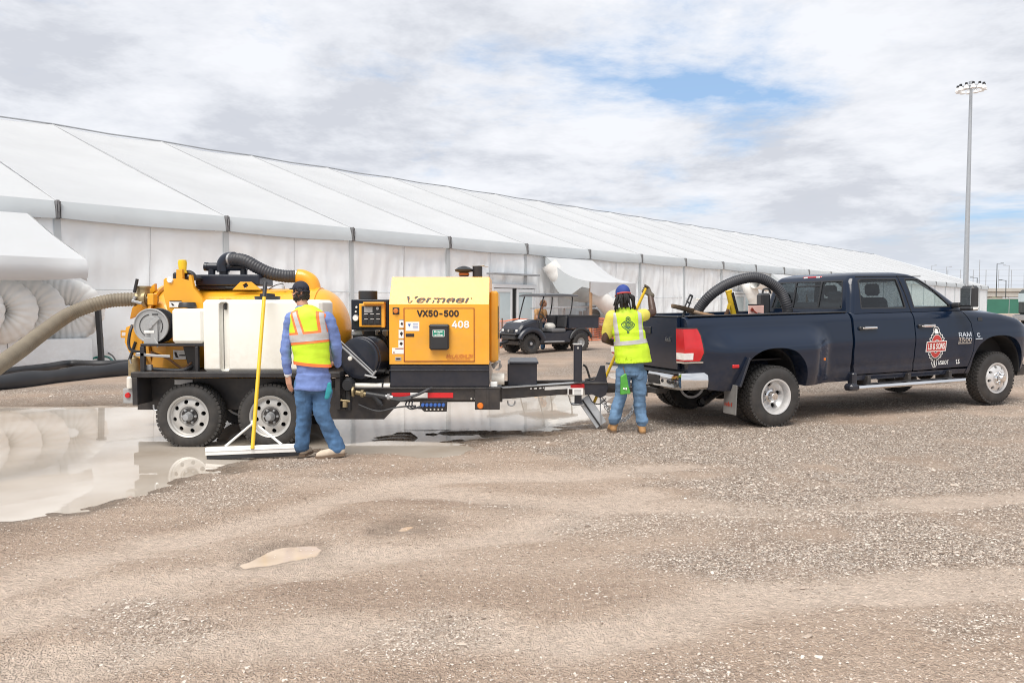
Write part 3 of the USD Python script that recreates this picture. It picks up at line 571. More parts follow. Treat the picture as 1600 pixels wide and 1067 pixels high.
# orange plastic safety net in front of the ducts
fn = thing('safety_fence', 'orange plastic mesh barrier strung between posts before the tent', 'fence')
fa, fb = wp(778, 527, 3.1), wp(985, 527, 3.1); fd = (fb - fa) / np.linalg.norm(fb - fa); FL = np.linalg.norm((fb - fa)[:2]); fd[2] = 0; fa[2] = 0
strips = []
for z in np.linspace(.06, 1.02, 13): strips.append(tube([fa + fd * t + A(0, 0, z + .05 * math.sin(t * 1.3) - .03 * math.sin(t * 4)) for t in np.linspace(0, FL, 24)], .011 if .1 < z < .98 else .02, 4))
for t in np.arange(0, FL, .11): strips.append(bar(fa + fd * t + A(0, 0, .05 + .05 * math.sin(t * 1.3)), fa + fd * t + A(0, 0, 1.02 + .05 * math.sin(t * 1.3)), .018, .004, c=.0005))
p = part(fn, 'net', cat(strips), 'orange_net', False)
for t in np.linspace(.2, FL - .2, 4): part(fn, 'fence_post', rod(fa + fd * t + A(.02, .02, -.05), fa + fd * t + A(.02, .02, 1.12), .025, 8), 'rust')

# ---------------------------------------------------------------- far right: mast, bridge, green barrier, street lamps
mp_ = W(1508, 478, 98.0); ms = thing('light_mast', 'very tall grey floodlight mast with a ring of lamps behind the truck', 'light mast', (mp_[0], mp_[1], 0))
HM = 29.6
part(ms, 'mast_pole', tube([(0, 0, -.5), (0, 0, HM * .5), (0, 0, HM)], [.34, .26, .17], 20), 'pole_grey')
part(ms, 'lamp_ring', cat(tube([(1.25 * math.cos(a), 1.25 * math.sin(a), HM - .55) for a in np.linspace(0, 6.2832, 33)], .05, 6), *[rod((0, 0, HM - .4), (1.25 * math.cos(a), 1.25 * math.sin(a), HM - .55), .04, 6) for a in np.arange(0, 6.28, .785)], rod((0, 0, HM - .7), (0, 0, HM + .15), .28, 14)), 'pole_grey')
for k in range(12):
    a = k * math.pi / 6 + .15; c = A(1.45 * math.cos(a), 1.45 * math.sin(a), HM - .75)
    lm = part(ms, 'floodlight', mv(lathe([(0, .28), (.10, .26), (.16, .20), (.30, -.12), (.34, -.26), (.32, -.27), (.26, -.10), (0, -.02)], 14, 'z'), *c), 'lamp_white')
    part(lm, 'lamp_housing', mv(lathe([(0, .52), (.15, .50), (.17, .24), (0, .22)], 12, 'z'), *c), 'plastic_black')
br = thing('road_bridge', 'pale concrete road bridge far off beyond the green barrier', 'bridge')
YB = 230.0; x0, x1, x2 = W(1515, 460, YB)[0], W(1800, 460, YB)[0], 0
zt, zb = W(1580, 453, YB)[2], W(1580, 467, YB)[2]
part(br, 'bridge_deck', bx(x0 - 60, x1 + 60, YB, YB + 12, zb + .6, zt, .1), 'concrete'); part(br, 'parapet', bx(x0 - 60, x1 + 60, YB - .4, YB - .01, zt - .5, zt + .5, .05), 'concrete')
for px in (1500, 1565, 1632, 1700): q = W(px, 470, YB)[0]; part(br, 'bridge_pier', bx(q - 1.6, q + 1.6, YB + 2, YB + 9, -2, zb + .59, .1), 'concrete')
rl = [bx(x0 - 60, x1 + 60, YB - .25, YB - .2, zt + z, zt + z + .05, .01) for z in (1.5, 2.6, 4.2, 5.9)] + [bx(x - .05, x + .05, YB - .3, YB - .15, zt + .4, zt + 5.9, .01) for x in np.arange(x0 - 60, x1 + 60, 3.8)]
part(br, 'bridge_railing', cat(rl), 'pole_grey', False)
def hedge(c, sx, sy, sz, seed):
    m = trimesh.creation.icosphere(4); V = m.vertices * A(sx, sy, sz); V *= (1 + .55 * nz(m.vertices, 2.6, seed, 4))[:, None]; V[:, 2] = np.maximum(V[:, 2], -.3 * sz); m.vertices = V + c; return m
sb = thing('shrub_bank', 'dull green scrubby bank below the road bridge', 'shrubs'); part(sb, 'foliage', cat(hedge(A(*W(1550, 474, 190)[:2], 0) * A(1, 1, 1), 5, 4, 3.6, 1), hedge(A(*W(1562, 474, 192)[:2], 0), 5, 4, 3.2, 2), hedge(A(*W(1588, 474, 191)[:2], 0), 5, 4, 3.3, 3)), 'shrub', False)
YG = 150.0; ga, gb = W(1535, 480, YG)[0], W(1900, 480, YG)[0]
gf = thing('green_barrier', 'dark green screened barrier wall at the far edge of the yard', 'barrier')
for i, x in enumerate(np.arange(ga, gb, 5.2)):
    part(gf, 'barrier_panel', bx(x + .03, x + 5.17, YG, YG + .12, -.4, 2.9), 'green_wall'); part(gf, 'barrier_post', bx(x - .06, x + .03, YG - .05, YG + .15, -.4, 3.0), 'pole_grey')
part(gf, 'top_rail', bx(ga, gb, YG - .05, YG + .15, 2.92, 3.12), 'concrete')
for i, (px, pt, pbm, Y, arm) in enumerate(((1527, 434, 452, 205, -1), (1531, 406, 455, 260, 0), (1558, 412, 455, 226, 1), (1577, 415, 455, 245, -1), (1572, 438, 463, 205, -1), (1456, 415, 440, 300, 1), (1479, 417, 440, 280, 1))):
    p = W(px, pt, Y); zb_ = 0 if i in (0, 4) else 5.0
    sl = thing('street_lamp', ['short lamp post with a left arm just right of the mast', 'faint thin lamp post right of the mast', 'tallest dark lamp post on the bridge', 'thin lamp post on the bridge near the right edge', 'short lamp post with left arm in front of the bridge', 'distant lamp post seen above the tent roof, left one', 'distant lamp post seen above the tent roof, nearer the mast'][i], 'street lamp', (p[0], Y, 0))
    part(sl, 'lamp_post', rod((0, 0, zb_ - 5), (0, 0, p[2]), .16, 8, .09), 'far_dark' if i in (0, 2, 4) else 'pole_grey')
    if arm: part(sl, 'lamp_arm', cat(rod((0, 0, p[2] - .1), (1.5 * arm, 0, p[2] + .1), .06, 6), bx(1.1 * arm, 1.9 * arm, -.2, .2, p[2] + .02, p[2] + .2, .04)), 'far_dark' if i in (0, 2, 4) else 'pole_grey')
pk = W(1601, 494, 62); lk = thing('parked_lorry', 'dark lorry mostly cut off by the right picture edge', 'lorry', (pk[0] + .55, 62, 0))
part(lk, 'cab', mf(bx(-.5, 2.0, -1.1, 1.1, .8, 2.9, .25)), 'far_dark'); part(lk, 'chassis', bx(-.8, 6, -.9, .9, .6, .9), 'far_dark'); part(lk, 'box_body', bx(2.2, 7, -1.2, 1.2, .95, 3.4, .05), 'gloss_navy'); part(lk, 'window', bx(-.52, -.48, -.9, .9, 1.9, 2.6), 'door_glass')
part(lk, 'mirror', bx(-.75, -.6, -1.35, -1.15, 1.6, 2.4, .04), 'far_dark'); part(lk, 'bumper', bx(-.85, -.5, -1.1, 1.1, .4, .85, .05), 'galv')
for x in (.3, 5.2):
    for y in (-1.0, .8): part(lk, 'wheel', mv(lathe([(.2, 0), (.45, 0), (.5, .05), (.5, .22), (.45, .27), (.2, .27)], 24, 'y'), x, y, .5), 'rubber')
# ================================================================ the pickup truck (x forward from the rear axle, the camera sees its -y side)
TRK = A(3.018, 11.067, .004); TYAW = math.radians(20.6); TSL = .0193
def truck_pt(x, y, z): c, s = math.cos(TYAW), math.sin(TYAW); return TRK + A(x * c - y * s, x * s + y * c, z + TSL * x)
paint('flap_grey', (.16, .155, .15), .5, var=.2)
truck = thing('pickup_truck', 'dark blue crew cab pickup with twin rear wheels hitched to the trailer', 'pickup truck', TRK, TYAW, -math.atan(TSL))
def bulge(x): return .205 * sstep(1.12, .62, np.abs(x)) + .03 * sstep(.85, .6, np.abs(x - 4.305))
def hw(x, z):
    b = np.interp(z, [.45, .52, .62, .80, 1.0, 1.2, 1.34, 1.46], [.90, .94, .965, .985, 1.0, .992, .975, .945])
    zc = np.where(np.abs(x) < 2, 1.0 - sstep(.98, 1.36, z), 1.0 - sstep(.95, 1.25, z))
    b = b + bulge(x) * zc * (.85 + .15 * sstep(.5, .8, z))
    b = b - .012 * np.exp(-((z - .70) / .03) ** 2) * (np.abs(x - 2.4) < 1.2)            # crease low on the doors
    b = b + .012 * np.exp(-((z - 1.06) / .10) ** 2)
    e = sstep(4.55, 5.28, x); b = b * (1 - .17 * e ** 2)
    r = sstep(-1.10, -1.23, x); return b - .035 * r
def ztop(x):
    return np.interp(x, [-1.23, -1.05, -.6, 0, 1.45, 1.5, 3.6, 3.9, 4.4, 4.75, 5.0, 5.15, 5.25], [1.445, 1.455, 1.46, 1.46, 1.46, 1.455, 1.455, 1.435, 1.385, 1.31, 1.20, 1.10, 1.02])
def crown(x): return np.where(x > 3.45, .07 * sstep(3.4, 3.8, x), 0)
def body(d=0.0, x0=-1.23, x1=5.19, nx=170):
    xs = np.linspace(x0 + d, x1 - d, nx); ring = []
    for x in xs:
        zt = ztop(x) - d; zb = .50 + d + .10 * sstep(4.9, 5.25, x) + .06 * sstep(-.7, -1.2, x)
        t = np.r_[np.linspace(0, .90, 26), .95, .985, 1.0]; zz = zb + (zt - zb) * t
        w = hw(np.full_like(zz, x), zz) - d; w = w - np.r_[np.zeros(26), .012, .035, .075]
        if x > 3.4: w[-3:] -= A(.0, .01, .05) * sstep(3.4, 4, x)
        top = [(-yy, zt + crown(x) * (1 - (yy / .9) ** 2)) for yy in (.62, .30, 0, -.30, -.62)]
        R = [(-a, b) for a, b in zip(w, zz)] + top + [(a, b) for a, b in zip(w[::-1], zz[::-1])]
        ring.append([(x, a, b) for a, b in R])
    P = np.array(ring); n, m = P.shape[:2]; i = np.arange(n * m).reshape(n, m); j = np.roll(i, -1, 1)
    F = np.c_[i[:-1].ravel(), j[:-1].ravel(), j[1:].ravel(), i[1:].ravel()]; F = np.vstack([F[:, [0, 1, 2]], F[:, [0, 2, 3]]])
    V = P.reshape(-1, 3); V = np.vstack([V, P[0].mean(0), P[-1].mean(0)])
    F = np.vstack([F, np.c_[j[0], i[0], np.full(m, n * m)], np.c_[i[-1], j[-1], np.full(m, n * m + 1)]])
    t = trimesh.Trimesh(V, F, process=False)
    if t.volume < 0: t.invert()
    return mf(t)
B0 = body(); 
def arch(cx, rx, ztop_, y0, y1, zc=.46, flat=1.0):
    a = np.linspace(0, math.pi, 40); pts = [(cx + rx * np.sign(math.cos(t)) * abs(math.cos(t)) ** flat, zc + (ztop_ - zc) * math.sin(t) ** flat) for t in a]
    return mf(ext(Polygon([(cx + rx, .2)] + pts + [(cx - rx, .2)]), y0, y1))
AR, AF = (0.02, .545, 1.03), (4.30, .56, 1.05)
for c, r, t in (AR, AF):
    for s in (-1, 1): B0 -= arch(c, r, t, s * .45, s * 1.6, flat=.8)
B0 -= mf(bx(-1.165, 1.36, -.80, .80, .86, 2.0, .02))                                  # the load bed
def panel(poly, y0=-1.6, y1=1.6): return B0 ^ mf(ext(Polygon(poly).buffer(-.0035, join_style=2), y0, y1))
BIGZ = 1.9
dz1, dz2 = 1.53, 2.62
seamA = [(3.60, 1.9), (3.60, 1.44), (3.74, 1.25), (3.76, .85), (3.68, .60), (3.62, .40)]
for side, y0, y1 in ((0, -1.6, 0), (1, 0, 1.6)):
    bd = panel([(-1.18, .3), (1.465, .3), (1.465, BIGZ), (-1.18, BIGZ)], y0, y1); part(truck, 'bed_side', bd, 'truck_navy', 28)
    part(truck, 'rear_door', panel([(dz1, .585), (2.615, .585), (dz2, .9), (2.615, 1.7), (dz1 - .02, 1.7), (1.50, 1.2), (1.50, .9)], y0 if y0 < 0 else .70, -.70 if y0 < 0 else y1), 'truck_navy', 28)
    part(truck, 'front_door', panel([(2.63, .585)] + [(x, z) for x, z in seamA[::-1] if z > .585 and z < 1.5] + [(3.60, 1.7), (2.63, 1.7)], y0 if y0 < 0 else .70, -.70 if y0 < 0 else y1), 'truck_navy', 28)
    part(truck, 'front_fender', panel([(5.3, .3)] + [(5.3, BIGZ), (3.60, 1.9)] + [(x + .006, z) for x, z in seamA[1:]], y0 if y0 < 0 else .74, -.74 if y0 < 0 else y1), 'truck_navy', 28)
    part(truck, 'rocker_panel', panel([(1.47, .3), (3.62, .3), (3.665, .578), (1.50, .578)], y0, y1), 'truck_navy', 28)
hood = B0 ^ mf(bx(3.62, 5.12, -.735, .735, 1.0, 2.0, .01)); part(truck, 'hood', hood, 'truck_navy', 28)
core = mf(bx(1.47, 5.05, -.69, .69, .5, 1.02, .02)) + mf(bx(3.62, 4.95, -.69, .69, 1.0, 1.18, .02)); part(truck, 'inner_structure', core - mf(bx(1.6, 3.5, -.66, .66, .62, 1.3)), 'void_black')
# tailgate
tg = B0 ^ mf(bx(-1.3, -1.186, -.80, .80, .78, 1.7, .002)); part(truck, 'tailgate', tg, 'truck_navy', 28)
part(truck, 'tailgate_cap', bx(-1.225, -1.15, -.80, .80, 1.447, 1.472, .01), 'plastic_black')
part(truck, 'rail_cap', cat(*[bx(-1.14, 1.44, s * .80, s * .925, 1.455, 1.474, .008) for s in (-1, 1)]), 'plastic_black')
part(truck, 'tailgate_handle', bx(-1.245, -1.225, -.16, .16, 1.22, 1.32, .01), 'plastic_black')
tx4 = text('4x4', .055, .004); tx4 = rot(tx4, -math.pi / 2, (0, 0, 1)); part(truck, 'drive_badge', mv(tx4, -1.238, -.52, 1.135), 'chrome', False)
part(truck, 'bed_floor', bx(-1.165, 1.36, -.80, .80, .84, .862, .002), 'steel_black')
# cab shell
def cabsec(z, d=0.0):
    """half width, rear x, front x of the cab at height z"""
    t = (z - 1.44) / (2.02 - 1.44); w = np.interp(t, [0, .5, .85, .95, 1.0], [.925, .865, .80, .755, .66]) - d
    xr = np.interp(t, [0, .8, .93, 1], [1.50, 1.60, 1.66, 1.80]) + d; xf = np.interp(t, [0, .5, .84, .94, 1], [3.72, 3.28, 2.95, 2.80, 2.62]) - d; return w, xr, xf
def cab(d=0.0, zt=2.02):
    Z = np.r_[np.linspace(1.44, 1.93, 12), 1.96, 1.985, 2.005, 2.02]; Z = np.minimum(Z, 2.02) - (d if d else 0) * (Z > 1.9); out = []
    for z, z0 in zip(Z, np.r_[np.linspace(1.44, 1.93, 12), 1.96, 1.985, 2.005, 2.02]):
        w, xr, xf = cabsec(z0, d); r = .10; ring = []
        for cx, cy, a0 in ((xr + r, -w + r, math.pi), (xf - 1.5 * r, -w + r, 1.5 * math.pi), (xf - 1.5 * r, w - r, 0), (xr + r, w - r, .5 * math.pi)):
            for a in np.linspace(a0, a0 + math.pi / 2, 7):
                rr = 1.5 * r if cx > 2.4 else r; ring.append((cx + rr * math.cos(a), cy + r * math.sin(a), z))
        # the windscreen bows forward
        ring = [(x + (.06 * (1 - (y / w) ** 2) if x > 2.4 and abs(y) < w - .02 else 0), y, zz) for x, y, zz in ring]; out.append(ring)
    P = np.array(out); n, m = P.shape[:2]; i = np.arange(n * m).reshape(n, m); j = np.roll(i, -1, 1)
    F = np.c_[i[:-1].ravel(), j[:-1].ravel(), j[1:].ravel(), i[1:].ravel()]; F = np.vstack([F[:, [0, 1, 2]], F[:, [0, 2, 3]]])
    V = np.vstack([P.reshape(-1, 3), P[0].mean(0), P[-1].mean(0) + A(0, 0, .012)]); F = np.vstack([F, np.c_[j[0], i[0], np.full(m, n * m)], np.c_[i[-1], j[-1], np.full(m, n * m + 1)]])
    t = trimesh.Trimesh(V, F, process=False)
    if t.volume < 0: t.invert()
    return mf(t)
C0 = cab(); shell = C0 - cab(.045).translate((0, 0, -.01)); glass = C0.scale((1, 1, 1)) - cab(.012)
glass = cab(.008) - cab(.014)
wr = Polygon([(1.70, 1.505), (2.535, 1.495), (2.46, 1.925), (1.79, 1.925), (1.735, 1.90)]).buffer(-.02).buffer(.02)
wf = Polygon([(2.685, 1.495), (3.44, 1.495), (3.36, 1.56), (3.05, 1.83), (2.93, 1.905), (2.86, 1.925), (2.61, 1.925)]).buffer(-.02).buffer(.02)
wrp = mf(ext(wr, -1.6, 1.6)); wfp = mf(ext(wf, -1.6, 1.6))
yz = lambda poly, x0, x1: mf(rot(ext(poly, x0, x1), math.pi / 2, (0, 0, 1)))
rwin = Polygon([(-.73, 1.525), (.73, 1.525), (.66, 1.895), (-.66, 1.895)]).buffer(.02)
rwp = yz(rwin, -1.2, -2.2).translate((0, 0, 0)); rwp = mf(rot(ext(rwin, -.5, .5), -math.pi / 2, (0, 0, 1))).translate((1.6, 0, 0))
wsp = mf(rot(ext(Polygon([(-.80, 1.475), (.80, 1.475), (.64, 1.93), (-.64, 1.93)]).buffer(.01), -1.0, 1.0), -math.pi / 2, (0, 0, 1))).translate((3.95, 0, 0))
frame = shell - wrp - wfp - rwp - wsp
for y0, y1 in ((-1.2, -.02), (-.02, .02), (.02, 1.2)): pass
grooves = ([tube([(2.625 - .13 * t, s * (cabsec(1.46 + .5 * t)[0] + .004), 1.44 + .53 * t) for t in np.linspace(0, 1, 6)], .007, 6) for s in (-1, 1)] + [tube([(x, s * (cabsec(1.955)[0] + .002), 1.955) for x in np.linspace(1.72, 2.95, 6)], .007, 6) for s in (-1, 1)])
part(truck, 'cab_frame', frame, 'truck_navy', 28); [part(truck, 'door_gap', g, 'void_black') for g in grooves]
for s, nm in ((-1, 'r'), (1, 'l')):
    half = mf(bx(.5, 4.5, 0 if s > 0 else -1.3, 1.3 if s > 0 else 0, 1.3, 2.2, .001))
    part(truck, 'rear_side_window', glass ^ wrp ^ half, 'glass_tint', 28); part(truck, 'front_side_window', glass ^ wfp ^ half, 'glass_clear', 28)
    for poly in (wr, wf):
        ringp = mf(ext(poly.buffer(.004).difference(poly.buffer(-.016)), -1.6, 1.6)); part(truck, 'window_seal', (cab(-.001) - cab(.02)) ^ ringp ^ half, 'plastic_black', 28)
part(truck, 'windscreen', glass ^ wsp, 'glass_clear', 28)
rg = glass ^ rwp
for a, b in ((-.85, -.272), (-.262, .262), (.272, .85)): part(truck, 'rear_window', rg ^ mf(bx(1.2, 2.2, a, b, 1.4, 2.1, .001)), 'glass_tint', 28)
fr = rwin.difference(rwin.buffer(-.018)); fr = fr.union(sbox(-.285, 1.52, -.255, 1.90)).union(sbox(.255, 1.52, .285, 1.90)).union(sbox(-.26, 1.83, .26, 1.85))
part(truck, 'rear_window_frame', (cab(-.0015) - cab(.02)) ^ mf(rot(ext(fr, -.5, .5), -math.pi / 2, (0, 0, 1))).translate((1.6, 0, 0)), 'plastic_black', 28)
bl = part(truck, 'brake_light', bx(1.655, 1.72, -.20, .20, 1.94, 1.985, .012), 'lens_red'); part(bl, 'cargo_lamp', cat(bx(1.648, 1.70, -.17, -.09, 1.945, 1.98, .006), bx(1.648, 1.70, .09, .17, 1.945, 1.98, .006)), 'lens_white')
# interior
for y in (-.42, .42):
    st = part(truck, 'front_seat', cat(tm(mf(bx(2.55, 3.05, y - .25, y + .25, 1.02, 1.16, .05))), rot(bx(2.45, 2.60, y - .25, y + .25, 1.1, 1.66, .06), -.2, (0, 1, 0), (2.5, 0, 1.1))), 'seat_grey'); part(st, 'headrest', rot(bx(2.36, 2.46, y - .13, y + .13, 1.68, 1.86, .04), -.1, (0, 1, 0), (2.4, 0, 1.7)), 'seat_grey')
rs = part(truck, 'rear_seat', cat(bx(1.75, 2.2, -.68, .68, 1.0, 1.14, .05), rot(bx(1.66, 1.80, -.68, .68, 1.1, 1.60, .05), -.1, (0, 1, 0), (1.7, 0, 1.1))), 'seat_grey')
for y in (-.45, .45): part(rs, 'headrest', bx(1.62, 1.72, y - .13, y + .13, 1.60, 1.76, .04), 'seat_grey')
part(truck, 'dashboard', bx(3.22, 3.62, -.70, .70, 1.10, 1.44, .08), 'interior')
sw = tube([(3.10 + .05 * math.sin(a), .40 + .19 * math.cos(a), 1.38 + .18 * math.sin(a)) for a in np.linspace(0, 6.2832, 28)], .017, 8); part(truck, 'steering_wheel', cat(sw, rod((3.12, .40, 1.36), (3.3, .40, 1.30), .03)), 'interior')
part(truck, 'cabin_floor', bx(1.6, 3.5, -.70, .70, .95, .985, .01), 'interior')
part(truck, 'door_lining', cat(*[bx(1.60, 3.55, s * .72, s * .80, 1.0, 1.45, .02) for s in (-1, 1)]), 'interior')
# handles, mirrors, lamps, trim
for x in (1.60, 2.70):
    for s in (-1, 1):
        w = hw(np.array(x + .1), np.array(1.23)); hd = part(truck, 'door_handle', cat(bx(x + .02, x + .30, s * (w + .006), s * (w + .040), 1.215, 1.252, .012)), 'chrome'); part(hd, 'handle_base', cat(bx(x - .02, x + .085, s * (w - .02), s * (w + .037), 1.208, 1.258, .014), bx(x + .09, x + .28, s * (w - .02), s * (w + .004), 1.205, 1.262, .002)), 'plastic_black')
for s in (-1, 1):
    mr = part(truck, 'mirror', cat(bx(3.40, 3.52, s * .92, s * 1.06, 1.485, 1.56, .02), bx(3.40, 3.55, s * 1.06, s * 1.28, 1.47, 1.80, .035), mf(bx(3.37, 3.53, s * 1.08, s * 1.29, 1.44, 1.50, .02))), 'plastic_black', label=None)
    part(mr, 'mirror_glass', bx(3.393, 3.398, s * 1.085, s * 1.255, 1.52, 1.77, .001), 'chrome'); part(mr, 'marker_lamp', bx(3.40, 3.50, s * 1.262, s * 1.296, 1.455, 1.492, .006), 'lens_white')
# tail lamps wrap the rear corner
def shellpiece(poly, d0, d1, side):
    hs = mf(bx(-2, 6, 0 if side > 0 else -2, 2 if side > 0 else 0, 0, 3, .001)); return poly ^ hs
Bo = body(-.010); 
def sidepiece(poly, s, off=-.010, deep=.05): return (body(off) - body(deep)) ^ mf(ext(poly, 0, 1.7 * s))
for s in (-1, 1):
    cor = body(-.012, nx=120) ^ mf(bx(-1.4, -.98, .79 * s, 1.3 * s, .6, 1.7, .002))
    lp = Polygon([(-1.4, .895), (-1.035, .895), (-1.00, 1.0), (-1.02, 1.22), (-1.055, 1.305), (-1.4, 1.305)]).buffer(-.02).buffer(.02)
    tlp = part(truck, 'tail_lamp', cor ^ mf(ext(lp, -2, 2)), 'lens_red', 28)
    cor2 = body(-.0155, nx=120) ^ mf(bx(-1.4, -1.13, .80 * s, 1.3 * s, .6, 1.7, .002)) ^ mf(ext(sbox(-1.4, .915, -1.12, 1.0), -2, 2)); part(tlp, 'reverse_lamp', cor2, 'lens_white', 28)
    cor3 = body(-.006, nx=120) ^ mf(bx(-1.4, -.94, .78 * s, 1.3 * s, .6, 1.7, .002)); part(tlp, 'lamp_surround', cor3 ^ mf(ext(lp.buffer(.018), -2, 2)), 'plastic_black', 28)
    part(tlp, 'chrome_strip', body(-.014, nx=100) ^ mf(bx(-1.4, -1.0, .80 * s, 1.3 * s, .868, .888, .002)), 'chrome', 28)
    for x, c in ((-.62, 'lens_red'), (.92, 'lens_amber')):
        w = float(hw(np.array(x), np.array(.83))); part(truck, 'side_marker', bx(x - .05, x + .05, s * (w - .02), s * (w + .012), .80, .845, .008) if c == 'lens_red' else bx(x - .022, x + .022, s * (w - .02), s * (w + .012), .82, .855, .006), c)
    hl = part(truck, 'headlight', body(-.006, nx=120) ^ mf(bx(4.93, 5.4, .62 * s, 1.2 * s, .88, 1.14, .01)), 'lens_white', 28)
# front end
part(truck, 'grille', cat(bx(5.12, 5.21, -.58, .58, .80, 1.16, .02)), 'plastic_black'); part(truck, 'grille_bars', cat(bx(5.18, 5.24, -.60, .60, 1.12, 1.18, .02), bx(5.19, 5.25, -.04, .04, .80, 1.12, .015), bx(5.19, 5.25, -.58, .58, .96, 1.02, .015)), 'chrome')
def swept(sec, path):
    """cross-section (list of (out, z)) carried along a plan path of (x, y, nx, ny)"""
    P = np.array([[(x + o * nx_, y + o * ny_, z) for o, z in sec] for x, y, nx_, ny_ in path]); n, m = P.shape[:2]; i = np.arange(n * m).reshape(n, m); j = np.roll(i, -1, 1)
    F = np.c_[i[:-1].ravel(), j[:-1].ravel(), j[1:].ravel(), i[1:].ravel()]; F = np.vstack([F[:, [0, 1, 2]], F[:, [0, 2, 3]]])
    V = np.vstack([P.reshape(-1, 3), P[0].mean(0), P[-1].mean(0)]); F = np.vstack([F, np.c_[j[0], i[0], np.full(m, n * m)], np.c_[i[-1], j[-1], np.full(m, n * m + 1)]])
    t = trimesh.Trimesh(V, F, process=False); t.invert() if t.volume < 0 else None; return t
pth = [(x - .09, y, a, b) for x, y, a, b in [(4.95, -.86, 0, -1), (5.08, -.86, .15, -.98), (5.18, -.83, .5, -.86), (5.25, -.72, .9, -.4), (5.29, -.4, 1, -.1), (5.30, 0, 1, 0), (5.29, .4, 1, .1), (5.25, .72, .9, .4), (5.18, .83, .5, .86), (5.08, .86, .15, .98), (4.95, .86, 0, 1)]]
part(truck, 'front_bumper', swept([(-.05, .56), (.06, .56), (.10, .62), (.10, .76), (.06, .82), (-.05, .82)], pth), 'chrome', 35)
part(truck, 'front_valance', swept([(-.05, .40), (.03, .40), (.07, .555), (-.05, .555)], pth), 'plastic_black', 35)
sec = [(-.04, .55), (.04, .53), (.075, .56), (.085, .64), (.08, .70), (.055, .745), (-.04, .75)]
pth = [(-.93, -.965, -.05, -1), (-1.12, -.965, -.1, -.99), (-1.24, -.93, -.7, -.7), (-1.28, -.84, -1, -.15), (-1.29, -.45, -1, 0), (-1.29, -.30, -1, 0)]
for s in (-1, 1):
    q = [(x, s * -y, nx_, s * -ny_) for x, y, nx_, ny_ in pth]; part(truck, 'rear_bumper', swept(sec, q), 'chrome', 35)
part(truck, 'bumper_centre', cat(swept([(-.04, .53), (.05, .51), (.07, .56), (.06, .67), (-.04, .68)], [(-1.29, -.30, -1, 0), (-1.30, 0, -1, 0), (-1.29, .30, -1, 0)])), 'chrome', 35)
part(truck, 'step_pad', cat(bx(-1.37, -1.2, -.93, .93, .735, .758, .008), bx(-1.375, -1.368, -.6, -.3, .58, .70, .01)), 'plastic_black'); part(truck, 'licence_plate', bx(-1.372, -1.365, -.15, .15, .57, .67, .01), 'sticker_white')
part(truck, 'parking_sensor', cat(*[mv(lathe([(0, -.006), (.022, -.006), (.026, .01), (0, .01)], 16, 'x'), -1.372, y, .635) for y in (-.80, -.66)]), 'plastic_black')
part(truck, 'hitch_receiver', cat(bx(-1.42, -1.1, -.045, .045, .40, .50, .006), bx(-1.36, -1.2, -.5, .5, .44, .52, .01), bx(-1.60, -1.40, -.035, .035, .42, .49, .006)), 'steel_black'); part(truck, 'hitch_ball', cat(sph((-1.56, 0, .555), .032), rod((-1.56, 0, .47), (-1.56, 0, .55), .018)), 'chrome')
# steps, frame, exhaust, flaps
for s in (-1, 1):
    step = swept([(-.05, .385), (.07, .385), (.095, .41), (.09, .445), (.05, .458), (-.05, .455)], [(1.50, s * 1.0, 0, s), (1.62, s * 1.0, 0, s), (3.40, s * 1.0, 0, s), (3.52, s * 1.0, 0, s)]); sp = part(truck, 'running_board', step, 'chrome', 40)
    part(sp, 'step_tread', bx(1.75, 3.3, s * .985, s * 1.045, .4565, .462, .002), 'plastic_black'); part(sp, 'step_end', cat(bx(1.36, 1.52, s * .93, s * 1.09, .375, .47, .03), bx(1.46, 1.55, s * .9, s * 1.02, .40, .62, .02)), 'gloss_navy')
    [part(sp, 'step_bracket', bx(x, x + .06, s * .75, s * 1.0, .42, .56, .01), 'steel_black') for x in (1.75, 2.5, 3.3)]
    part(truck, 'frame_rail', bx(-1.2, 4.9, s * .38, s * .46, .50, .66, .01), 'steel_black')
    fl = part(truck, 'mud_flap', rot(bx(-.625, -.61, s * .96, s * 1.22, .20, .58, .004), .06, (0, 1, 0), (-.6, 0, .6)), 'flap_grey', label='grey mud flap with faded red print'); part(fl, 'flap_print', rot(mv(rot(scrawl(.17, .06, 5, 2), -math.pi / 2, (0, 0, 1)), -.628, -.99, .30) if s < 0 else mv(rot(scrawl(.17, .06, 5, 2), -math.pi / 2, (0, 0, 1)), -.628, 1.21, .27), .06, (0, 1, 0), (-.6, 0, .6)), 'ink_red', False)
    part(truck, 'flap_stay', bar((-.60, s * 1.18, .56), (-.44, s * 1.17, .92), .03, .16, up=(0, 1, 0)), 'gloss_navy')
    for c, r, t in (AR, AF):
        a = np.linspace(0, math.pi, 30); rr = r + .02
        ro = Polygon([(c + rr * np.sign(math.cos(q)) * abs(math.cos(q)) ** .8, .46 + (t + .02 - .46) * math.sin(q) ** .8) for q in a]); ri = Polygon([(c + (r - .02) * np.sign(math.cos(q)) * abs(math.cos(q)) ** .8, .42 + (t - .02 - .42) * math.sin(q) ** .8) for q in a] )
        part(truck, 'wheel_liner', ext(ro.buffer(.0).difference(ri.buffer(.0)), s * .42, s * .93), 'void_black', 40); part(truck, 'inner_wall', ext(ro, s * .40, s * .425), 'void_black')
part(truck, 'exhaust_pipe', cat(tube(curve([(-.1, -.60, .50), (-.5, -.68, .44), (-.80, -.82, .37), (-.93, -.90, .355)], 14), .05, 16, False), tube([(-.80, -.82, .37), (-.96, -.915, .352)], [.058, .062], 18, False)), 'chrome'); part(truck, 'exhaust_bore', rod((-.5, -.66, .44), (-.90, -.88, .358), .045), 'void_black')
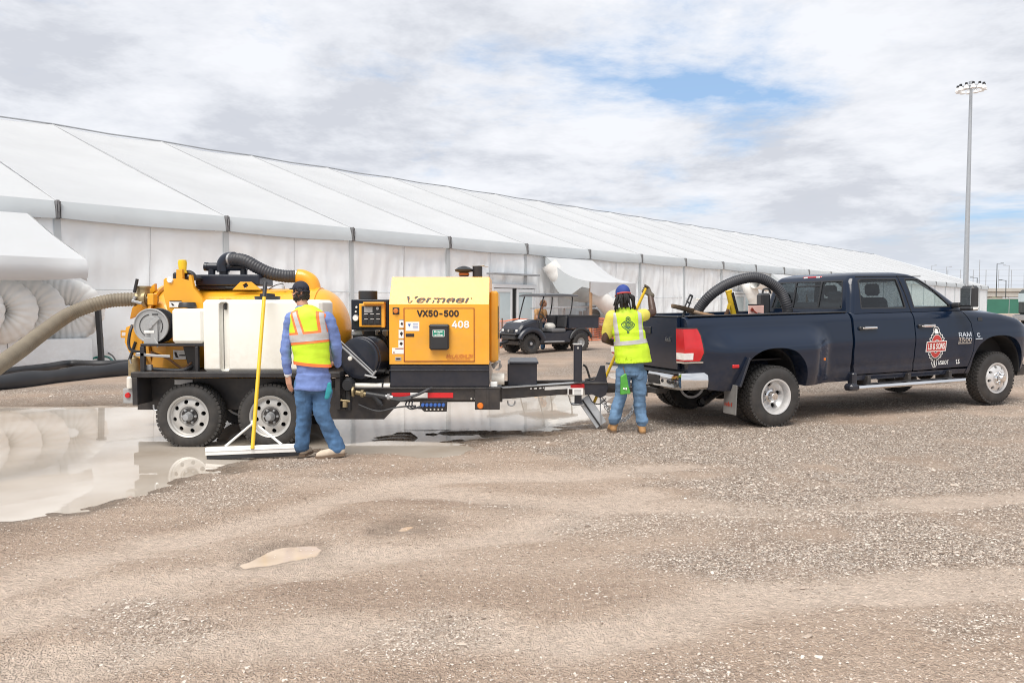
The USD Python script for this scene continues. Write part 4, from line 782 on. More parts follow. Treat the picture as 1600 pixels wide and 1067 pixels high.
part(truck, 'rear_axle', cat(rod((0, -.85, .42), (0, .85, .42), .06, 12), sph((0, 0, .42), .19)), 'steel_black'); part(truck, 'front_axle', cat(rod((4.305, -.8, .40), (4.305, .8, .40), .05, 12), sph((4.3, .3, .40), .15), bx(3.9, 4.8, -.4, .4, .45, .7, .03)), 'steel_black')
part(truck, 'leaf_spring', cat(*[tube(curve([(-.75, s * .58, .60), (0, s * .58, .48), (.75, s * .58, .62)], 10), .035, 6) for s in (-1, 1)]), 'steel_black'); part(truck, 'fuel_tank', bx(.7, 2.6, .05, .5, .42, .68, .05), 'plastic_black')
part(truck, 'spare_wheel', mv(lathe([(.2, 0), (.36, 0), (.39, .05), (.39, .18), (.36, .23), (.2, .23)], 30, 'z'), -.72, 0, .45), 'rubber')
# wheels
def tyre(R, ri, w, n=44, blocks=True, seed=0):
    prof = [(ri, .01), (ri + .02, 0), (ri + (R - ri) * .45, -.006), (R - .045, .008), (R - .022, .03), (R - .010, .045), (R - .010, w - .045), (R - .022, w - .03), (R - .045, w - .008), (ri + (R - ri) * .45, w + .006), (ri + .02, w), (ri, w - .01)]
    t = lathe(prof, 56, 'y'); out = [t]
    if blocks:
        lug = bx(-.021, .021, 0, .060, -.03, .005, .003); lug2 = bx(-.017, .017, 0, .05, -.03, .006, .003)
        for k in range(n):
            a = 2 * math.pi * k / n
            for m0, y, da in ((lug, .018, 0), (lug2, .075, .5), (lug2, w - .125, 0), (lug, w - .08, .5)):
                m = m0.copy(); m.apply_translation((0, y, R - .008)); m.apply_transform(trimesh.transformations.rotation_matrix(a + da * 2 * math.pi / n, (0, 1, 0))); out.append(m)
    return trimesh.util.concatenate(out)
def rimdisc(prof, holes, hr, rh, n=48):
    m = mf(lathe(prof, n, 'y'))
    for k in range(holes):
        a = 2 * math.pi * k / holes + .2; m -= Manifold.cylinder(1.0, rh, rh, 18).rotate((90, 0, 0)).translate((hr * math.cos(a), .5, hr * math.sin(a)))
    return m
def nuts(n, r, y, s=.014, h=.03):
    return cat(*[mv(lathe([(0, y - h), (s * .6, y - h), (s, y - h + .008), (s, y), (0, y)], 6, 'y'), r * math.cos(a), 0, r * math.sin(a)) for a in np.linspace(0, 2 * math.pi, n, endpoint=False)])
RR = .405
def wheel(parent, x, y, z, s, tyre_m, parts, label=None):
    h = holder(parent, 'wheel', (x, y, z), 0 if s < 0 else math.pi, label=label)
    part(h, 'tyre', tyre_m, 'rubber', 30)
    for nm_, m, mat in parts: part(h, nm_, m, mat, 35)
T_t = tyre(RR, .228, .235)
lip = lathe([(.205, .03), (.215, .0), (.232, -.004), (.236, .012), (.226, .03), (.222, .10), (.222, .225), (.236, .232), (.20, .232), (.20, .10)], 48, 'y')
dish = rimdisc([(.218, .12), (.212, .10), (.195, .105), (.165, .150), (.13, .168), (.095, .165), (.0, .165), (.0, .185), (.10, .185), (.17, .18), (.218, .15)], 5, .152, .030)
hubr = cat(lathe([(0, .02), (.045, .022), (.058, .04), (.062, .165), (0, .165)], 28, 'y'), lathe([(.062, .09), (.085, .10), (.088, .165), (.06, .165)], 28, 'y'), nuts(8, .108, .166))
frt = rimdisc([(.222, .06), (.218, .035), (.205, .030), (.188, .012), (.155, -.012), (.115, -.022), (.10, -.018), (.0, -.018), (.0, .02), (.11, .02), (.16, .03), (.20, .06)], 8, .165, .024)
hubf = cat(lathe([(0, -.115), (.045, -.113), (.060, -.095), (.066, -.018), (0, -.018)], 28, 'y'), lathe([(.066, -.05), (.098, -.04), (.102, -.015), (.06, -.015)], 28, 'y'), nuts(8, .084, -.04, .013, .025))
for s in (-1, 1):
    wheel(truck, 0, s * 1.205, RR - .008, s, T_t, [('rim', lip, 'rim_silver'), ('rim_disc', dish, 'rim_silver'), ('hub', hubr, 'chrome'), ('rim_back', lathe([(0, .19), (.22, .19), (.22, .20), (0, .20)], 30, 'y'), 'void_black')], 'outer twin wheel with deep dished silver rim')
    wheel(truck, 0, s * .945, RR - .008, s, T_t, [('rim', lip, 'rim_silver')], 'inner twin wheel')
    wheel(truck, 4.305, s * .985, RR - .008, s, T_t, [('rim', lip, 'rim_silver'), ('rim_disc', frt, 'rim_silver'), ('hub', hubf, 'chrome'), ('rim_back', lathe([(0, .10), (.22, .10), (.22, .11), (0, .11)], 30, 'y'), 'void_black')], 'front wheel with bulging silver rim')
# door lettering and emblem
def on_side(m, x, z, lean=0.0):
    """put flat lettering (xz plane) on the right side of the body, following its surface"""
    m = m.copy(); v = m.vertices.copy(); f = v[:, 1] - v[:, 1].max(); X = v[:, 0] + x + lean * v[:, 2]; Z = v[:, 2] + z
    m.vertices = np.c_[X, -(hw(X, Z) + .0025) + f, Z]; return m
def flat(poly, t=.002, fine=.03):
    gs = getattr(poly, 'geoms', [poly]); m = ext(poly, -t, 0); return m.subdivide_to_size(fine) if hasattr(m, 'subdivide_to_size') else m
ex, ez = 3.03, .93
def ell(a, b, n=64): return Polygon([(a * math.cos(t), b * math.sin(t)) for t in np.linspace(0, 2 * math.pi, n, endpoint=False)])
from shapely import affinity
gear = unary_union([ell(.142, .205)] + [affinity.translate(ell(.022, .022, 12), .146 * math.cos(t), .20 * math.sin(t)) for t in np.linspace(0, 2 * math.pi, 22, endpoint=False)])
head = affinity.translate(ell(.062, .062, 24), 0, .228).union(affinity.translate(ell(.05, .07, 24), 0, -.245)); outline = gear.union(head)
em = part(truck, 'door_emblem', on_side(flat(outline.difference(outline.buffer(-.008)), .0015), ex, ez), 'ink_white', False, label='red and white company emblem on the front door')
part(em, 'emblem_disc', on_side(flat(ell(.112, .165).difference(ell(.055, .10)), .002), ex, ez), 'emblem_red', False)
part(em, 'disc_ring', on_side(flat(ell(.118, .172).difference(ell(.113, .166)).union(ell(.055, .10).difference(ell(.050, .094))), .0022), ex, ez), 'ink_white', False)
part(em, 'emblem_ground', on_side(flat(outline.buffer(-.010).difference(ell(.118, .172)), .001), ex, ez), 'plastic_black', False)
part(em, 'banner', on_side(flat(sbox(-.188, -.068, .188, .068), .003), ex, ez), 'emblem_red', False)
part(em, 'banner_edge', on_side(flat(sbox(-.196, -.076, .196, .076).difference(sbox(-.186, -.066, .186, .066)), .0042), ex, ez), 'ink_white', False)
t = text('LB & SONS', .082, .0055, width=.33); part(em, 'banner_lettering', on_side(mv(t.subdivide_to_size(.05), -.165, 0, -.041), ex, ez - .0).copy(), 'ink_white', False)
tv = [part(em, 'figure_mark', on_side(flat(unary_union([affinity.translate(ell(.026, .034, 16), 0, .222), sbox(-.032, .185, .032, .215), affinity.rotate(sbox(-.036, .20, -.016, .262), -15), affinity.translate(sbox(-.008, -.29, .008, -.205), 0, 0)]), .003), ex, ez), 'ink_white', False)]
def shear(m, k): m = m.copy(); m.vertices[:, 0] += k * m.vertices[:, 2]; return m
def badge(name, s, h, x, z, width, mat='ink_white', k=0.0, bold=True): part(truck, name, on_side(shear(text(s, h, .003, bold, width).subdivide_to_size(.05), k), x, z), mat, False)
badge('registration_lettering', 'USDOT', .058, 3.10, .655, .20, k=.25, bold=False); badge('registration_number', '13', .060, 3.46, .655, .062)
badge('model_badge', 'RAM', .062, 3.455, 1.055, .235, 'chrome'); badge('model_badge', '3500', .062, 3.455, .975, .235, 'chrome'); part(truck, 'badge_bar', on_side(mv(bx(0, .235, -.006, 0, 0, .014, .001).subdivide_to_size(.05), 0, 0, 0), 3.455, .948), 'chrome', False)
part(truck, 'engine_badge', on_side(flat(affinity.translate(ell(.034, .034, 24).difference(ell(.018, .018, 20)).difference(sbox(.012, -.012, .05, .012)), 0, .03).union(sbox(-.07, -.035, .07, -.02)), .003), 3.845, 1.04), 'chrome', False)
part(truck, 'fender_vent', on_side(mv(bx(-.045, .045, -.004, 0, -.02, .03, .001), 0, 0, 0), 3.93, 1.30), 'plastic_black')
# ================================================================ the yellow vacuum trailer, side on
TL = A(-3.0, 9.95, 0)
trl = thing('vacuum_trailer', 'yellow and black vacuum excavator trailer with white water tanks on twin axles', 'trailer', TL)
def P(px, py, y): return W(px, py, y) - TL
def pbx(px0, py0, px1, py1, y, d, c=.008):
    a, b = P(px0, py1, y), P(px1, py0, y); return bx(a[0], b[0], a[1], a[1] + d, a[2], b[2], c)
def ppoly(pts, y, d):
    q = [P(a, b, y) for a, b in pts]; return ext(Polygon([(p[0], p[2]) for p in q]), q[0][1], q[0][1] + d)
def Z6(*pts): return [(190 + a / 5.336, 400 + b / 5.336) for a, b in pts]
YN = 8.95
# running gear
T_w = tyre(.388, .243, .235, 44)
rim_t = cat(rimdisc([(.205, .05), (.20, .042), (.185, .05), (.165, .045), (.135, .03), (.105, .035), (.095, .055), (.0, .055), (.0, .07), (.11, .07), (.14, .055), (.2, .07)], 8, .152, .023))
lip_t = lathe([(.195, .05), (.200, .012), (.216, .0), (.220, .014), (.212, .03), (.208, .10), (.208, .225), (.216, .232), (.19, .232), (.192, .10)], 44, 'y')
sc_ = lambda m: (lambda q: (q.apply_scale((1.13, 1, 1.13)), q)[1])(tm(m).copy())
rim_t, lip_t = sc_(rim_t), sc_(lip_t)
hub_t = cat(lathe([(0, -.075), (.032, -.073), (.040, -.06), (.044, .0), (.052, .01), (.055, .06), (0, .06)], 26, 'y'), nuts(6, .078, .04, .016, .03))
cone = lathe([(.0, .035), (.09, .038), (.10, .06), (0, .06)], 24, 'y')
wz = P(296, 651, YN)[2]
for k, px in enumerate((293.5, 422)):
    x = P(px, 650, YN)[0]
    for s in (-1, 1):
        h = holder(trl, 'wheel', (x, s * (TL[1] - YN), wz), 0 if s < 0 else math.pi); part(h, 'tyre', T_w, 'rubber', 30); part(h, 'rim', cat(lip_t), 'rim_grey', 35); part(h, 'rim_disc', rim_t, 'rim_grey', 35); part(h, 'hub', hub_t, 'galv', 35); part(h, 'hub_ring', cone, 'steel_black', 35); part(h, 'rim_back', lathe([(0, .11), (.2, .11), (.2, .12), (0, .12)], 30, 'y'), 'void_black')
    part(trl, 'axle', rod((x, -.85, wz), (x, .85, wz), .05, 12), 'steel_black')
# frame and fenders
part(trl, 'deck_plate', pbx(204, 581.5, 531, 590, 8.90, 2.1, .006), 'steel_black')
part(trl, 'fender_end', pbx(207, 590.2, 214, 633, 8.90, 2.1, .004), 'steel_black'); part(trl, 'fender_end', pbx(524, 590.2, 531, 640, 8.92, .30, .004), 'steel_black')
part(trl, 'inner_fender', pbx(215, 591, 523, 640, 9.26, .04, .002), 'steel_black'); part(trl, 'inner_fender', pbx(215, 591, 523, 640, 10.55, .04, .002), 'steel_black')
part(trl, 'frame_beam', pbx(207, 607, 785, 628, 9.32, .10, .006), 'steel_black'); part(trl, 'frame_beam', pbx(207, 607, 785, 626, 10.45, .10, .006), 'steel_black')
for px in (230, 355, 520, 600, 700, 775): part(trl, 'cross_member', pbx(px, 608, px + 8, 622, 9.43, 1.0, .004), 'steel_black')
part(trl, 'side_skirt', ppoly([(500, 606), (770, 606), (770, 625), (628, 625), (600, 655), (500, 655)], 8.99, .03), 'steel_black')
part(trl, 'side_beam', pbx(545, 605.2, 782, 608, 8.965, .10, .004), 'steel_black')
part(trl, 'rear_lamp_box', pbx(192.5, 607, 213, 630, 8.93, .14, .004), 'reel_grey', label='grey rear lamp box with round red marker'); p_ = P(200, 617.5, 8.93)
part(trl, 'rear_marker', mv(lathe([(0, -.022), (.028, -.02), (.034, 0), (0, 0)], 20, 'y'), *p_), 'lens_red')
p_ = P(203, 600, 8.92); part(trl, 'white_bottle', mv(lathe([(0, -.07), (.03, -.07), (.034, -.05), (.034, .05), (.02, .07), (0, .07)], 14, 'z'), p_[0], p_[1], p_[2] + .02), 'poly_white')
part(trl, 'tow_hook', tube(curve([P(240, 632, 8.98), P(241, 640, 8.98), P(246, 641, 8.98)], 8), .010, 6), 'galv')
part(trl, 'fender_badge', mv(lathe([(0, -.004), (.11, -.004), (.11, 0), (0, 0)], 28, 'y').apply_scale((1, 1, .28)) if False else bx(-.11, .11, -.004, 0, -.03, .03, .003), *P(287, 597, 9.25)), 'galv')
# big yellow debris tank
zt = P(400, 451, 9.95)[2]; RT = .585; zc = zt - RT; xa, xb = P(268, 500, 9.95)[0], P(500, 500, 9.95)[0]
prof = [(0, xa), (RT, xa), (RT, xb)] + [(RT * math.cos(t), xb + .40 * math.sin(t)) for t in np.linspace(.12, math.pi / 2, 10)][:-1] + [(0, xb + .40)]
tk = lathe([(r, l) for r, l in prof], 64, 'x'); part(trl, 'debris_tank', mv(tk, 0, 0, zc), 'yellow', 30)
part(trl, 'tank_band', mv(lathe([(RT - .02, xb - .02), (RT + .014, xb - .02), (RT + .014, xb + .03), (RT - .02, xb + .03)], 64, 'x'), 0, 0, zc), 'yellow', 30)
part(trl, 'rear_flange', mv(lathe([(RT - .05, xa - .05), (RT + .05, xa - .05), (RT + .05, xa - .012), (RT - .05, xa - .012)], 64, 'x'), 0, 0, zc), 'yellow', 30)
part(trl, 'tank_door', mv(rot(lathe([(0, xa - .38), (.24, xa - .36), (.42, xa - .27), (RT - .02, xa - .13), (RT + .03, xa - .08), (RT + .03, xa - .055), (0, xa - .055)], 48, 'x'), .0, (0, 1, 0)), 0, 0, zc), 'yellow', 30)
part(trl, 'door_rib', mv(ext(Polygon([(xa - .36, .20), (xa - .33, .33), (xa - .2, .52), (xa - .04, .64), (xa - .04, .55), (xa - .16, .42), (xa - .24, .26)]), -.36, -.30), 0, 0, zc), 'yellow'); part(trl, 'door_rib', mv(ext(Polygon([(xa - .26, -.20), (xa - .31, -.08), (xa - .29, .10), (xa - .20, .14), (xa - .10, .10), (xa - .10, -.3)]), -.60, -.54), 0, 0, zc), 'yellow')
# hinge frame with the yellow knob
part(trl, 'hinge_frame', ppoly(Z6((352, 330), (350, 200), (365, 184), (455, 190), (455, 112), (505, 112), (508, 190), (560, 205), (560, 158), (580, 158), (600, 265), (672, 352), (682, 445), (520, 445), (520, 560), (400, 560), (385, 460)), 9.28, .06), 'yellow')
part(trl, 'hinge_frame', ppoly(Z6((352, 330), (350, 200), (365, 184), (455, 190), (560, 205), (600, 265), (672, 352), (682, 445), (400, 460)), 10.55, .06), 'yellow')
part(trl, 'hinge_bolt', mv(lathe([(0, -.02), (.035, -.02), (.04, 0), (0, 0)], 6, 'y'), *P(*Z6((405, 200))[0], 9.28)), 'sticker_white'); part(trl, 'hinge_pin', cat(pbx(*Z6((422, 135))[0], *Z6((470, 205))[0], 9.5, .3, .02), tube(curve([P(*q, 9.45) for q in Z6((520, 150), (560, 138), (600, 160), (606, 205))], 12), .03, 8), pbx(*Z6((510, 165))[0], *Z6((600, 200))[0], 9.40, .3, .02)), 'plastic_black')
k_ = P(*Z6((508, 92))[0], 9.40); part(trl, 'yellow_beacon', mv(lathe([(0, -.075), (.05, -.075), (.052, -.06), (.044, -.05), (.052, .05), (.045, .085), (0, .09)], 20, 'z'), *k_), 'yellow_bright')
part(trl, 'hinge_strut', cat(bar(P(*Z6((520, 180))[0], 9.6), P(*Z6((650, 330))[0], 9.6), .06)), 'yellow')
part(trl, 'saddle_leg', ppoly(Z6((260, 740), (380, 740), (340, 960), (250, 960)), 9.40, .05), 'yellow'); part(trl, 'saddle_leg', ppoly(Z6((380, 700), (620, 700), (560, 965), (330, 965)), 9.34, .05), 'yellow')
for i, q in enumerate((((398, 380), (500, 428)), ((430, 785), (535, 862)))):
    d = pbx(*Z6(q[0])[0], *Z6(q[1])[0], 9.27 if i == 0 else 9.33, .003, .001); lb = part(trl, 'warning_label', d, 'sticker_white')
    part(lb, 'label_print', cat(ppoly(Z6((408, 392), (425, 395), (440, 412), (425, 415)) if i == 0 else Z6((438, 800), (455, 800), (475, 850), (450, 845)), 9.267 if i == 0 else 9.327, .002), pbx(*Z6((400, 372) if i == 0 else (480, 822))[0], *Z6((500, 380) if i == 0 else (530, 834))[0], 9.266 if i == 0 else 9.326, .002, .0005)), 'ink_black')
# valve, its lever and the couplings at the back
v0 = P(232, 466, 9.45); part(trl, 'suction_valve', cat(rod(v0, P(213, 467, 9.45), .075, 18), mv(lathe([(0, -.02), (.10, -.02), (.10, .02), (0, .02)], 20, 'x'), *P(228, 467, 9.45)), mv(lathe([(0, -.0), (.075, 0), (.075, .10), (.09, .10), (.09, .125), (0, .125)], 18, 'z'), *P(224, 463, 9.45)), rod(P(245, 470, 9.45), v0, .06)), 'brass')
part(trl, 'valve_bracket', pbx(230, 459, 240, 477, 9.33, .10), 'yellow'); part(trl, 'valve_arm', cat(rod(P(207, 472, 9.35), P(212, 463, 9.35), .018), bar(P(206, 470, 9.34), P(222, 474, 9.34), .03)), 'galv')
part(trl, 'valve_lever', rod(P(210, 457, 9.34), P(214.5, 436, 9.34), .019, 10), 'plastic_black'); part(trl, 'lower_lever', rod(P(202.5, 562, 9.35), P(212, 534, 9.35), .019, 10), 'plastic_black'); part(trl, 'drain_valve', cat(mv(lathe([(0, -.13), (.07, -.13), (.085, -.1), (.085, .1), (.07, .13), (0, .13)], 18, 'z'), *P(212, 574, 9.6)), rod(P(210, 555, 9.5), P(230, 556, 9.5), .03)), 'brass')
part(trl, 'lower_lever_arm', rod(P(203, 561, 9.34), P(205, 568, 9.34), .01), 'galv')
part(trl, 'latch_bracket', pbx(188, 516, 206, 528, 9.5, .12), 'yellow'); part(trl, 'latch_plate', pbx(190, 519, 198, 525, 9.497, .01), 'sticker_white'); part(trl, 'latch_bar', pbx(205, 521, 222, 529, 9.52, .08), 'rust')
part(trl, 'rear_hose', tube(curve([P(207, 508, 9.3), P(203, 520, 9.25), P(201, 537, 9.25), P(205, 547, 9.25), P(219, 550, 9.3)], 20), .018, 8), 'hose_black')
# hose reel on its stand
rc = P(236.5, 509, 9.06); reel = holder(trl, 'hose_reel', rc)
part(reel, 'reel_disc', lathe([(0, -.01), (.10, -.012), (.105, -.004), (.185, -.004), (.195, -.018), (.205, -.014), (.205, .004), (0, .006)], 48, 'y'), 'reel_grey'); part(reel, 'reel_disc', mv(lathe([(0, 0), (.20, 0), (.208, .008), (.2, .016), (0, .016)], 48, 'y'), .02, .16, 0), 'plastic_black'); part(reel, 'hose_coil', lathe([(.05, .01), (.17, .01), (.182, .05), (.17, .155), (.05, .155)], 40, 'y'), 'hose_black')
part(reel, 'reel_slot', cat(*[tube([(.135 * math.cos(t), -.008, .135 * math.sin(t)) for t in np.linspace(a, b, 14)], .004, 5) for a, b in ((1.75, 4.1), (-.6, .55))]), 'void_black')
part(reel, 'reel_arm', cat(bx(.0, .085, -.03, -.015, -.215, .06, .004), bx(-.08, .085, -.028, -.014, -.22, -.14, .004), bar((-.02, -.035, -.02), (.10, -.035, .10), .05, .012, up=(0, 1, 0)), bar((.03, -.02, -.15), (.10, -.05, -.24), .012, .04)), 'reel_grey'); part(reel, 'reel_label', bx(-.07, .045, -.034, -.03, -.085, -.055, .001), 'sticker_white')
part(reel, 'reel_hub', mv(lathe([(0, -.05), (.03, -.05), (.035, 0), (0, 0)], 16, 'y'), 0, 0, 0), 'galv'); part(reel, 'reel_guide', bx(.03, .10, -.05, -.03, .125, .145, .006), 'plastic_black')
# stand below the small tank
part(trl, 'rack_top', pbx(219, 537, 318, 541, 9.0, .42, .004), 'steel_black')
for a, b in ((219, 225), (305, 309)):
    for y in (9.0, 9.36): part(trl, 'rack_leg', pbx(a, 541.2, b, 581, y, .05, .004), 'steel_black')
part(trl, 'rack_plate', ppoly([(286, 541.5), (306, 541.5), (306, 580), (296, 580)], 9.2, .02), 'steel_black')
part(trl, 'rack_lever', cat(bar(P(212, 554, 9.02), P(266, 557, 9.02), .02, .03), pbx(212, 551, 226, 557, 9.0, .04)), 'galv'); part(trl, 'rack_hose', tube(curve([P(236, 550, 9.2), P(262, 560, 9.15), P(285, 575, 9.2), P(300, 566, 9.2)], 20), .014, 6), 'rust'); part(trl, 'rack_hose', tube(curve([P(222, 574, 9.1), P(250, 577, 9.1), P(285, 578, 9.12), P(300, 572, 9.2)], 20), .02, 8), 'hose_black')
part(trl, 'rack_fitting', pbx(224, 570, 236, 579, 9.05, .06), 'galv')
# white poly tanks
part(trl, 'small_water_tank', mf(pbx(268.5, 482, 317, 536.8, 8.98, .40, .03)), 'poly_white'); c_ = P(293, 478, 9.18); part(trl, 'tank_cap', mv(lathe([(0, -.035), (.10, -.035), (.105, -.02), (.095, .02), (.085, .03), (0, .032)], 28, 'z'), c_[0], c_[1], P(293, 481, 9.0)[2] + .035), 'plastic_black')
big = mf(pbx(317.5, 468.5, 503, 581.2, 8.955, .56, .035)) - mf(pbx(341, 472, 354, 580.5, 8.90, .13, .02)); part(trl, 'water_tank', big, 'poly_white', 32); part(trl, 'tank_strap', pbx(342.5, 474, 350, 580, 9.03, .03, .004), 'plastic_black')
part(trl, 'strap_clip', cat(pbx(350, 474, 352.5, 484, 8.99, .05, .003), pbx(342, 467.3, 347, 470, 8.99, .06, .003), pbx(353, 467.3, 359, 470, 8.99, .06, .003)), 'plastic_black')
fc = P(418, 466, 9.22); part(trl, 'tank_cap', mv(lathe([(0, -.03), (.14, -.03), (.15, -.012), (.15, .012), (.09, .015), (.085, .045), (0, .05)], 32, 'z'), fc[0], fc[1], P(418, 468.5, 9.0)[2] + .03), 'plastic_black')
# filter silencer and pipework on top
yb = 9.95
part(trl, 'silencer_box', cat(pbx(305, 429, 405, 446, yb - .28, .56, .012), pbx(305, 445.9, 352, 452, yb - .24, .48, .008)), 'gloss_navy'); part(trl, 'silencer_pipe', cat(rod(P(322, 417, yb), P(386, 417, yb), .052, 18)), 'gloss_navy'); part(trl, 'pipe_cap', rod(P(320, 416.6, yb), P(325, 417, yb), .056, 18), 'gloss_navy')
for px in (331, 350, 381): part(trl, 'silencer_neck', rod(P(px, 430, yb), P(px, 418, yb), .045 if px != 350 else .058, 16), 'gloss_navy')
part(trl, 'elbow_fitting', tube(curve([P(349, 425, yb), P(349, 412, yb), P(356, 404.5, yb), P(366, 403.5, yb - .03)], 14), .082, 18), 'gloss_navy')
hp = [P(358, 406.5, yb - .05), P(372, 405.5, yb - .10), P(386, 409, yb - .12), P(402, 418, yb - .12), P(422, 427, yb - .10), P(444, 431.5, yb - .06), P(466, 432, yb)]
part(trl, 'vacuum_hose', ribbed(hp, .083, .035, .006, 20), 'hose_black', True); part(trl, 'hose_clamp', cat(tube([P(360, 406.2, yb - .05), P(363, 406, yb - .06)], .088, 20), tube([P(463, 432, yb), P(466, 432, yb)], .089, 20)), 'steel')
part(trl, 'yellow_elbow', tube(curve([P(465, 432.5, yb), P(475, 434, yb), P(485, 440, yb), P(489, 450, yb), P(490, 462, yb)], 18), .10, 24), 'yellow', True)
gs_ = Polygon([(0, 0), (.36, 0), (.24, .10), (.10, .10)]).difference(affinity.rotate(sbox(.135, .03, .195, .08), 35)); g0 = P(363, 453, 9.62); part(trl, 'lifting_lug', mv(ext(gs_, 0, .02), *g0), 'yellow'); part(trl, 'lug_hole', mv(rot(bx(.14, .19, .015, .018, .03, .08, .001), 0, (0, 1, 0)), *g0), 'void_black')
part(trl, 'tank_wire', tube(curve([P(420, 452, 9.7), P(430, 446, 9.7), P(440, 443.5, 9.7), P(443, 445, 9.7)], 14), .007, 6), 'plastic_black'); part(trl, 'vent_nipple', rod(P(443.5, 452, 9.7), P(443.5, 447, 9.7), .014), 'galv'); part(trl, 'tank_mesh', pbx(487, 470, 512, 480, 9.36, .01, .002), 'galv')
# control panel
part(trl, 'control_cabinet', pbx(549, 468, 608, 515, 9.25, .30), 'gloss_navy'); part(trl, 'air_intake', mv(lathe([(0, 0), (.115, 0), (.115, .10), (.105, .104), (0, .104)], 28, 'z'), *P(575, 467.8, 9.45)), 'plastic_black')
cp = part(trl, 'panel_surround', pbx(561, 474.5, 601.5, 511, 9.18, .075), 'yellow'); part(cp, 'panel_face', pbx(565, 478, 596.5, 508, 9.172, .02, .003), 'plastic_black'); part(cp, 'panel_side', pbx(596, 473, 601, 512, 9.165, .02, .003), 'yellow'); part(cp, 'panel_hood', pbx(567, 472, 600, 475, 9.12, .14, .003), 'yellow')
part(cp, 'display', pbx(569, 479.5, 582, 488.5, 9.169, .006, .002), 'reel_grey'); part(cp, 'key_switch', mv(lathe([(0, -.012), (.018, -.012), (.02, 0), (0, 0)], 14, 'y'), *P(590, 482, 9.17)), 'galv')
for r in range(2):
    for c in range(3): part(cp, 'rocker_switch', pbx(567.5 + 9.5 * c, 492 + 8 * r, 574 + 9.5 * c, 498 + 8 * r, 9.166, .012, .003), 'rubber_smooth'); part(cp, 'switch_label', pbx(569 + 9.5 * c, 490 + 8 * r, 574.5 + 9.5 * c, 491 + 8 * r, 9.169, .004, .0005), 'sticker_white')
gg = P(556.5, 497, 9.25); part(trl, 'pressure_gauge', mv(lathe([(0, -.04), (.034, -.04), (.04, -.032), (.04, 0), (0, 0)], 24, 'y'), *gg), 'galv'); part(trl, 'gauge_face', mv(lathe([(0, -.043), (.031, -.043), (.031, -.04), (0, -.04)], 24, 'y'), *gg), 'sticker_white'); part(trl, 'indicator_lamp', cat(mv(lathe([(0, -.012), (.012, -.012), (.014, 0), (0, 0)], 12, 'y'), *P(557, 480, 9.25)), mv(lathe([(0, -.012), (.010, -.012), (.012, 0), (0, 0)], 12, 'y'), *P(556, 487, 9.25))), 'sticker_white')
part(trl, 'relay_box', cat(pbx(549, 516, 567, 524, 9.35, .1)), 'galv')
for q in ((586, 516, 593, 524), (597, 516, 605, 525)): part(trl, 'vent_louvre', pbx(*q, 9.6, .05), 'poly_white')
part(trl, 'engine_bay', pbx(551, 515, 606, 604, 9.7, .7, .02), 'void_black'); 
for a, b, r, m_ in (((600, 530), (596, 590), .02, 'hose_black'), ((592, 520), (604, 540), .02, 'hose_black'), ((598, 545), (606, 560), .025, 'plastic_black')): part(trl, 'engine_hose', tube(curve([P(*a, 9.5), P((a[0] + b[0]) / 2 + 4, (a[1] + b[1]) / 2, 9.45), P(*b, 9.5)], 12), r, 8), m_)
for q in ((599, 552), (600, 566), (605, 581), (596, 538)): part(trl, 'hose_fitting', mv(lathe([(0, -.02), (.022, -.02), (.022, .02), (0, .02)], 8, 'x'), *P(*q, 9.42)), 'galv')
# the cyclone drum lying on its side
dc = P(560, 560, 9.06); dr = lathe([(0, -.015), (.20, -.012), (.238, 0), (.250, .015), (.250, .06), (.258, .065), (.258, .10), (.250, .105), (.250, .34), (0, .34)], 48, 'y'); dr = rot(dr, -.28, (0, 0, 1)); part(trl, 'cyclone_drum', mv(dr, *dc), 'gloss_navy', 30)
part(trl, 'drum_clamp', cat(rod(P(522, 530, 8.98), P(583, 586, 8.98), .013), rod(P(526, 527, 8.985), P(585, 583, 8.985), .008), rod(P(570, 586, 8.97), P(588, 590, 8.97), .012), rod(P(581, 588, 8.97), P(588, 579, 8.97), .012)), 'galv'); part(trl, 'clamp_knob', mv(lathe([(0, -.02), (.024, -.02), (.028, 0), (0, 0)], 12, 'y'), *P(547, 560, 8.97)), 'poly_white')
part(trl, 'drum_cradle', ppoly([(520, 592), (600, 592), (600, 606), (520, 606)], 9.2, .4), 'steel_black'); part(trl, 'white_pipe', rod(P(555, 603, 9.02), P(610, 603, 9.02), .034, 16), 'poly_white'); part(trl, 'pipe_clamp', pbx(596, 598, 599, 608, 8.98, .08), 'plastic_black')
# pump, ball valves and hose couplings below
part(trl, 'pump_body', cat(mv(lathe([(0, -.08), (.06, -.08), (.075, -.05), (.075, .05), (.06, .08), (0, .08)], 20, 'y'), *P(545, 601, 9.0)), pbx(538, 604, 552, 626, 8.98, .12, .02), rod(P(545, 590, 9.0), P(545, 640, 9.0), .04)), 'plastic_black')
part(trl, 'coupling', cat(rod(P(556, 613, 8.93), P(572, 616, 8.93), .026, 12), mv(lathe([(0, -.015), (.042, -.015), (.042, .015), (0, .015)], 6, 'x'), *P(566, 615, 8.93)), mv(lathe([(0, -.01), (.06, -.01), (.06, .01), (0, .01)], 18, 'x'), *P(552, 612, 8.93))), 'brass'); part(trl, 'y_strainer', cat(rod(P(572, 616, 8.93), P(602, 620, 8.93), .035, 14), rod(P(583, 617, 8.93), P(595, 631, 8.93), .036, 14), rod(P(594, 630, 8.93), P(597, 634, 8.93), .028, 8)), 'plastic_black')
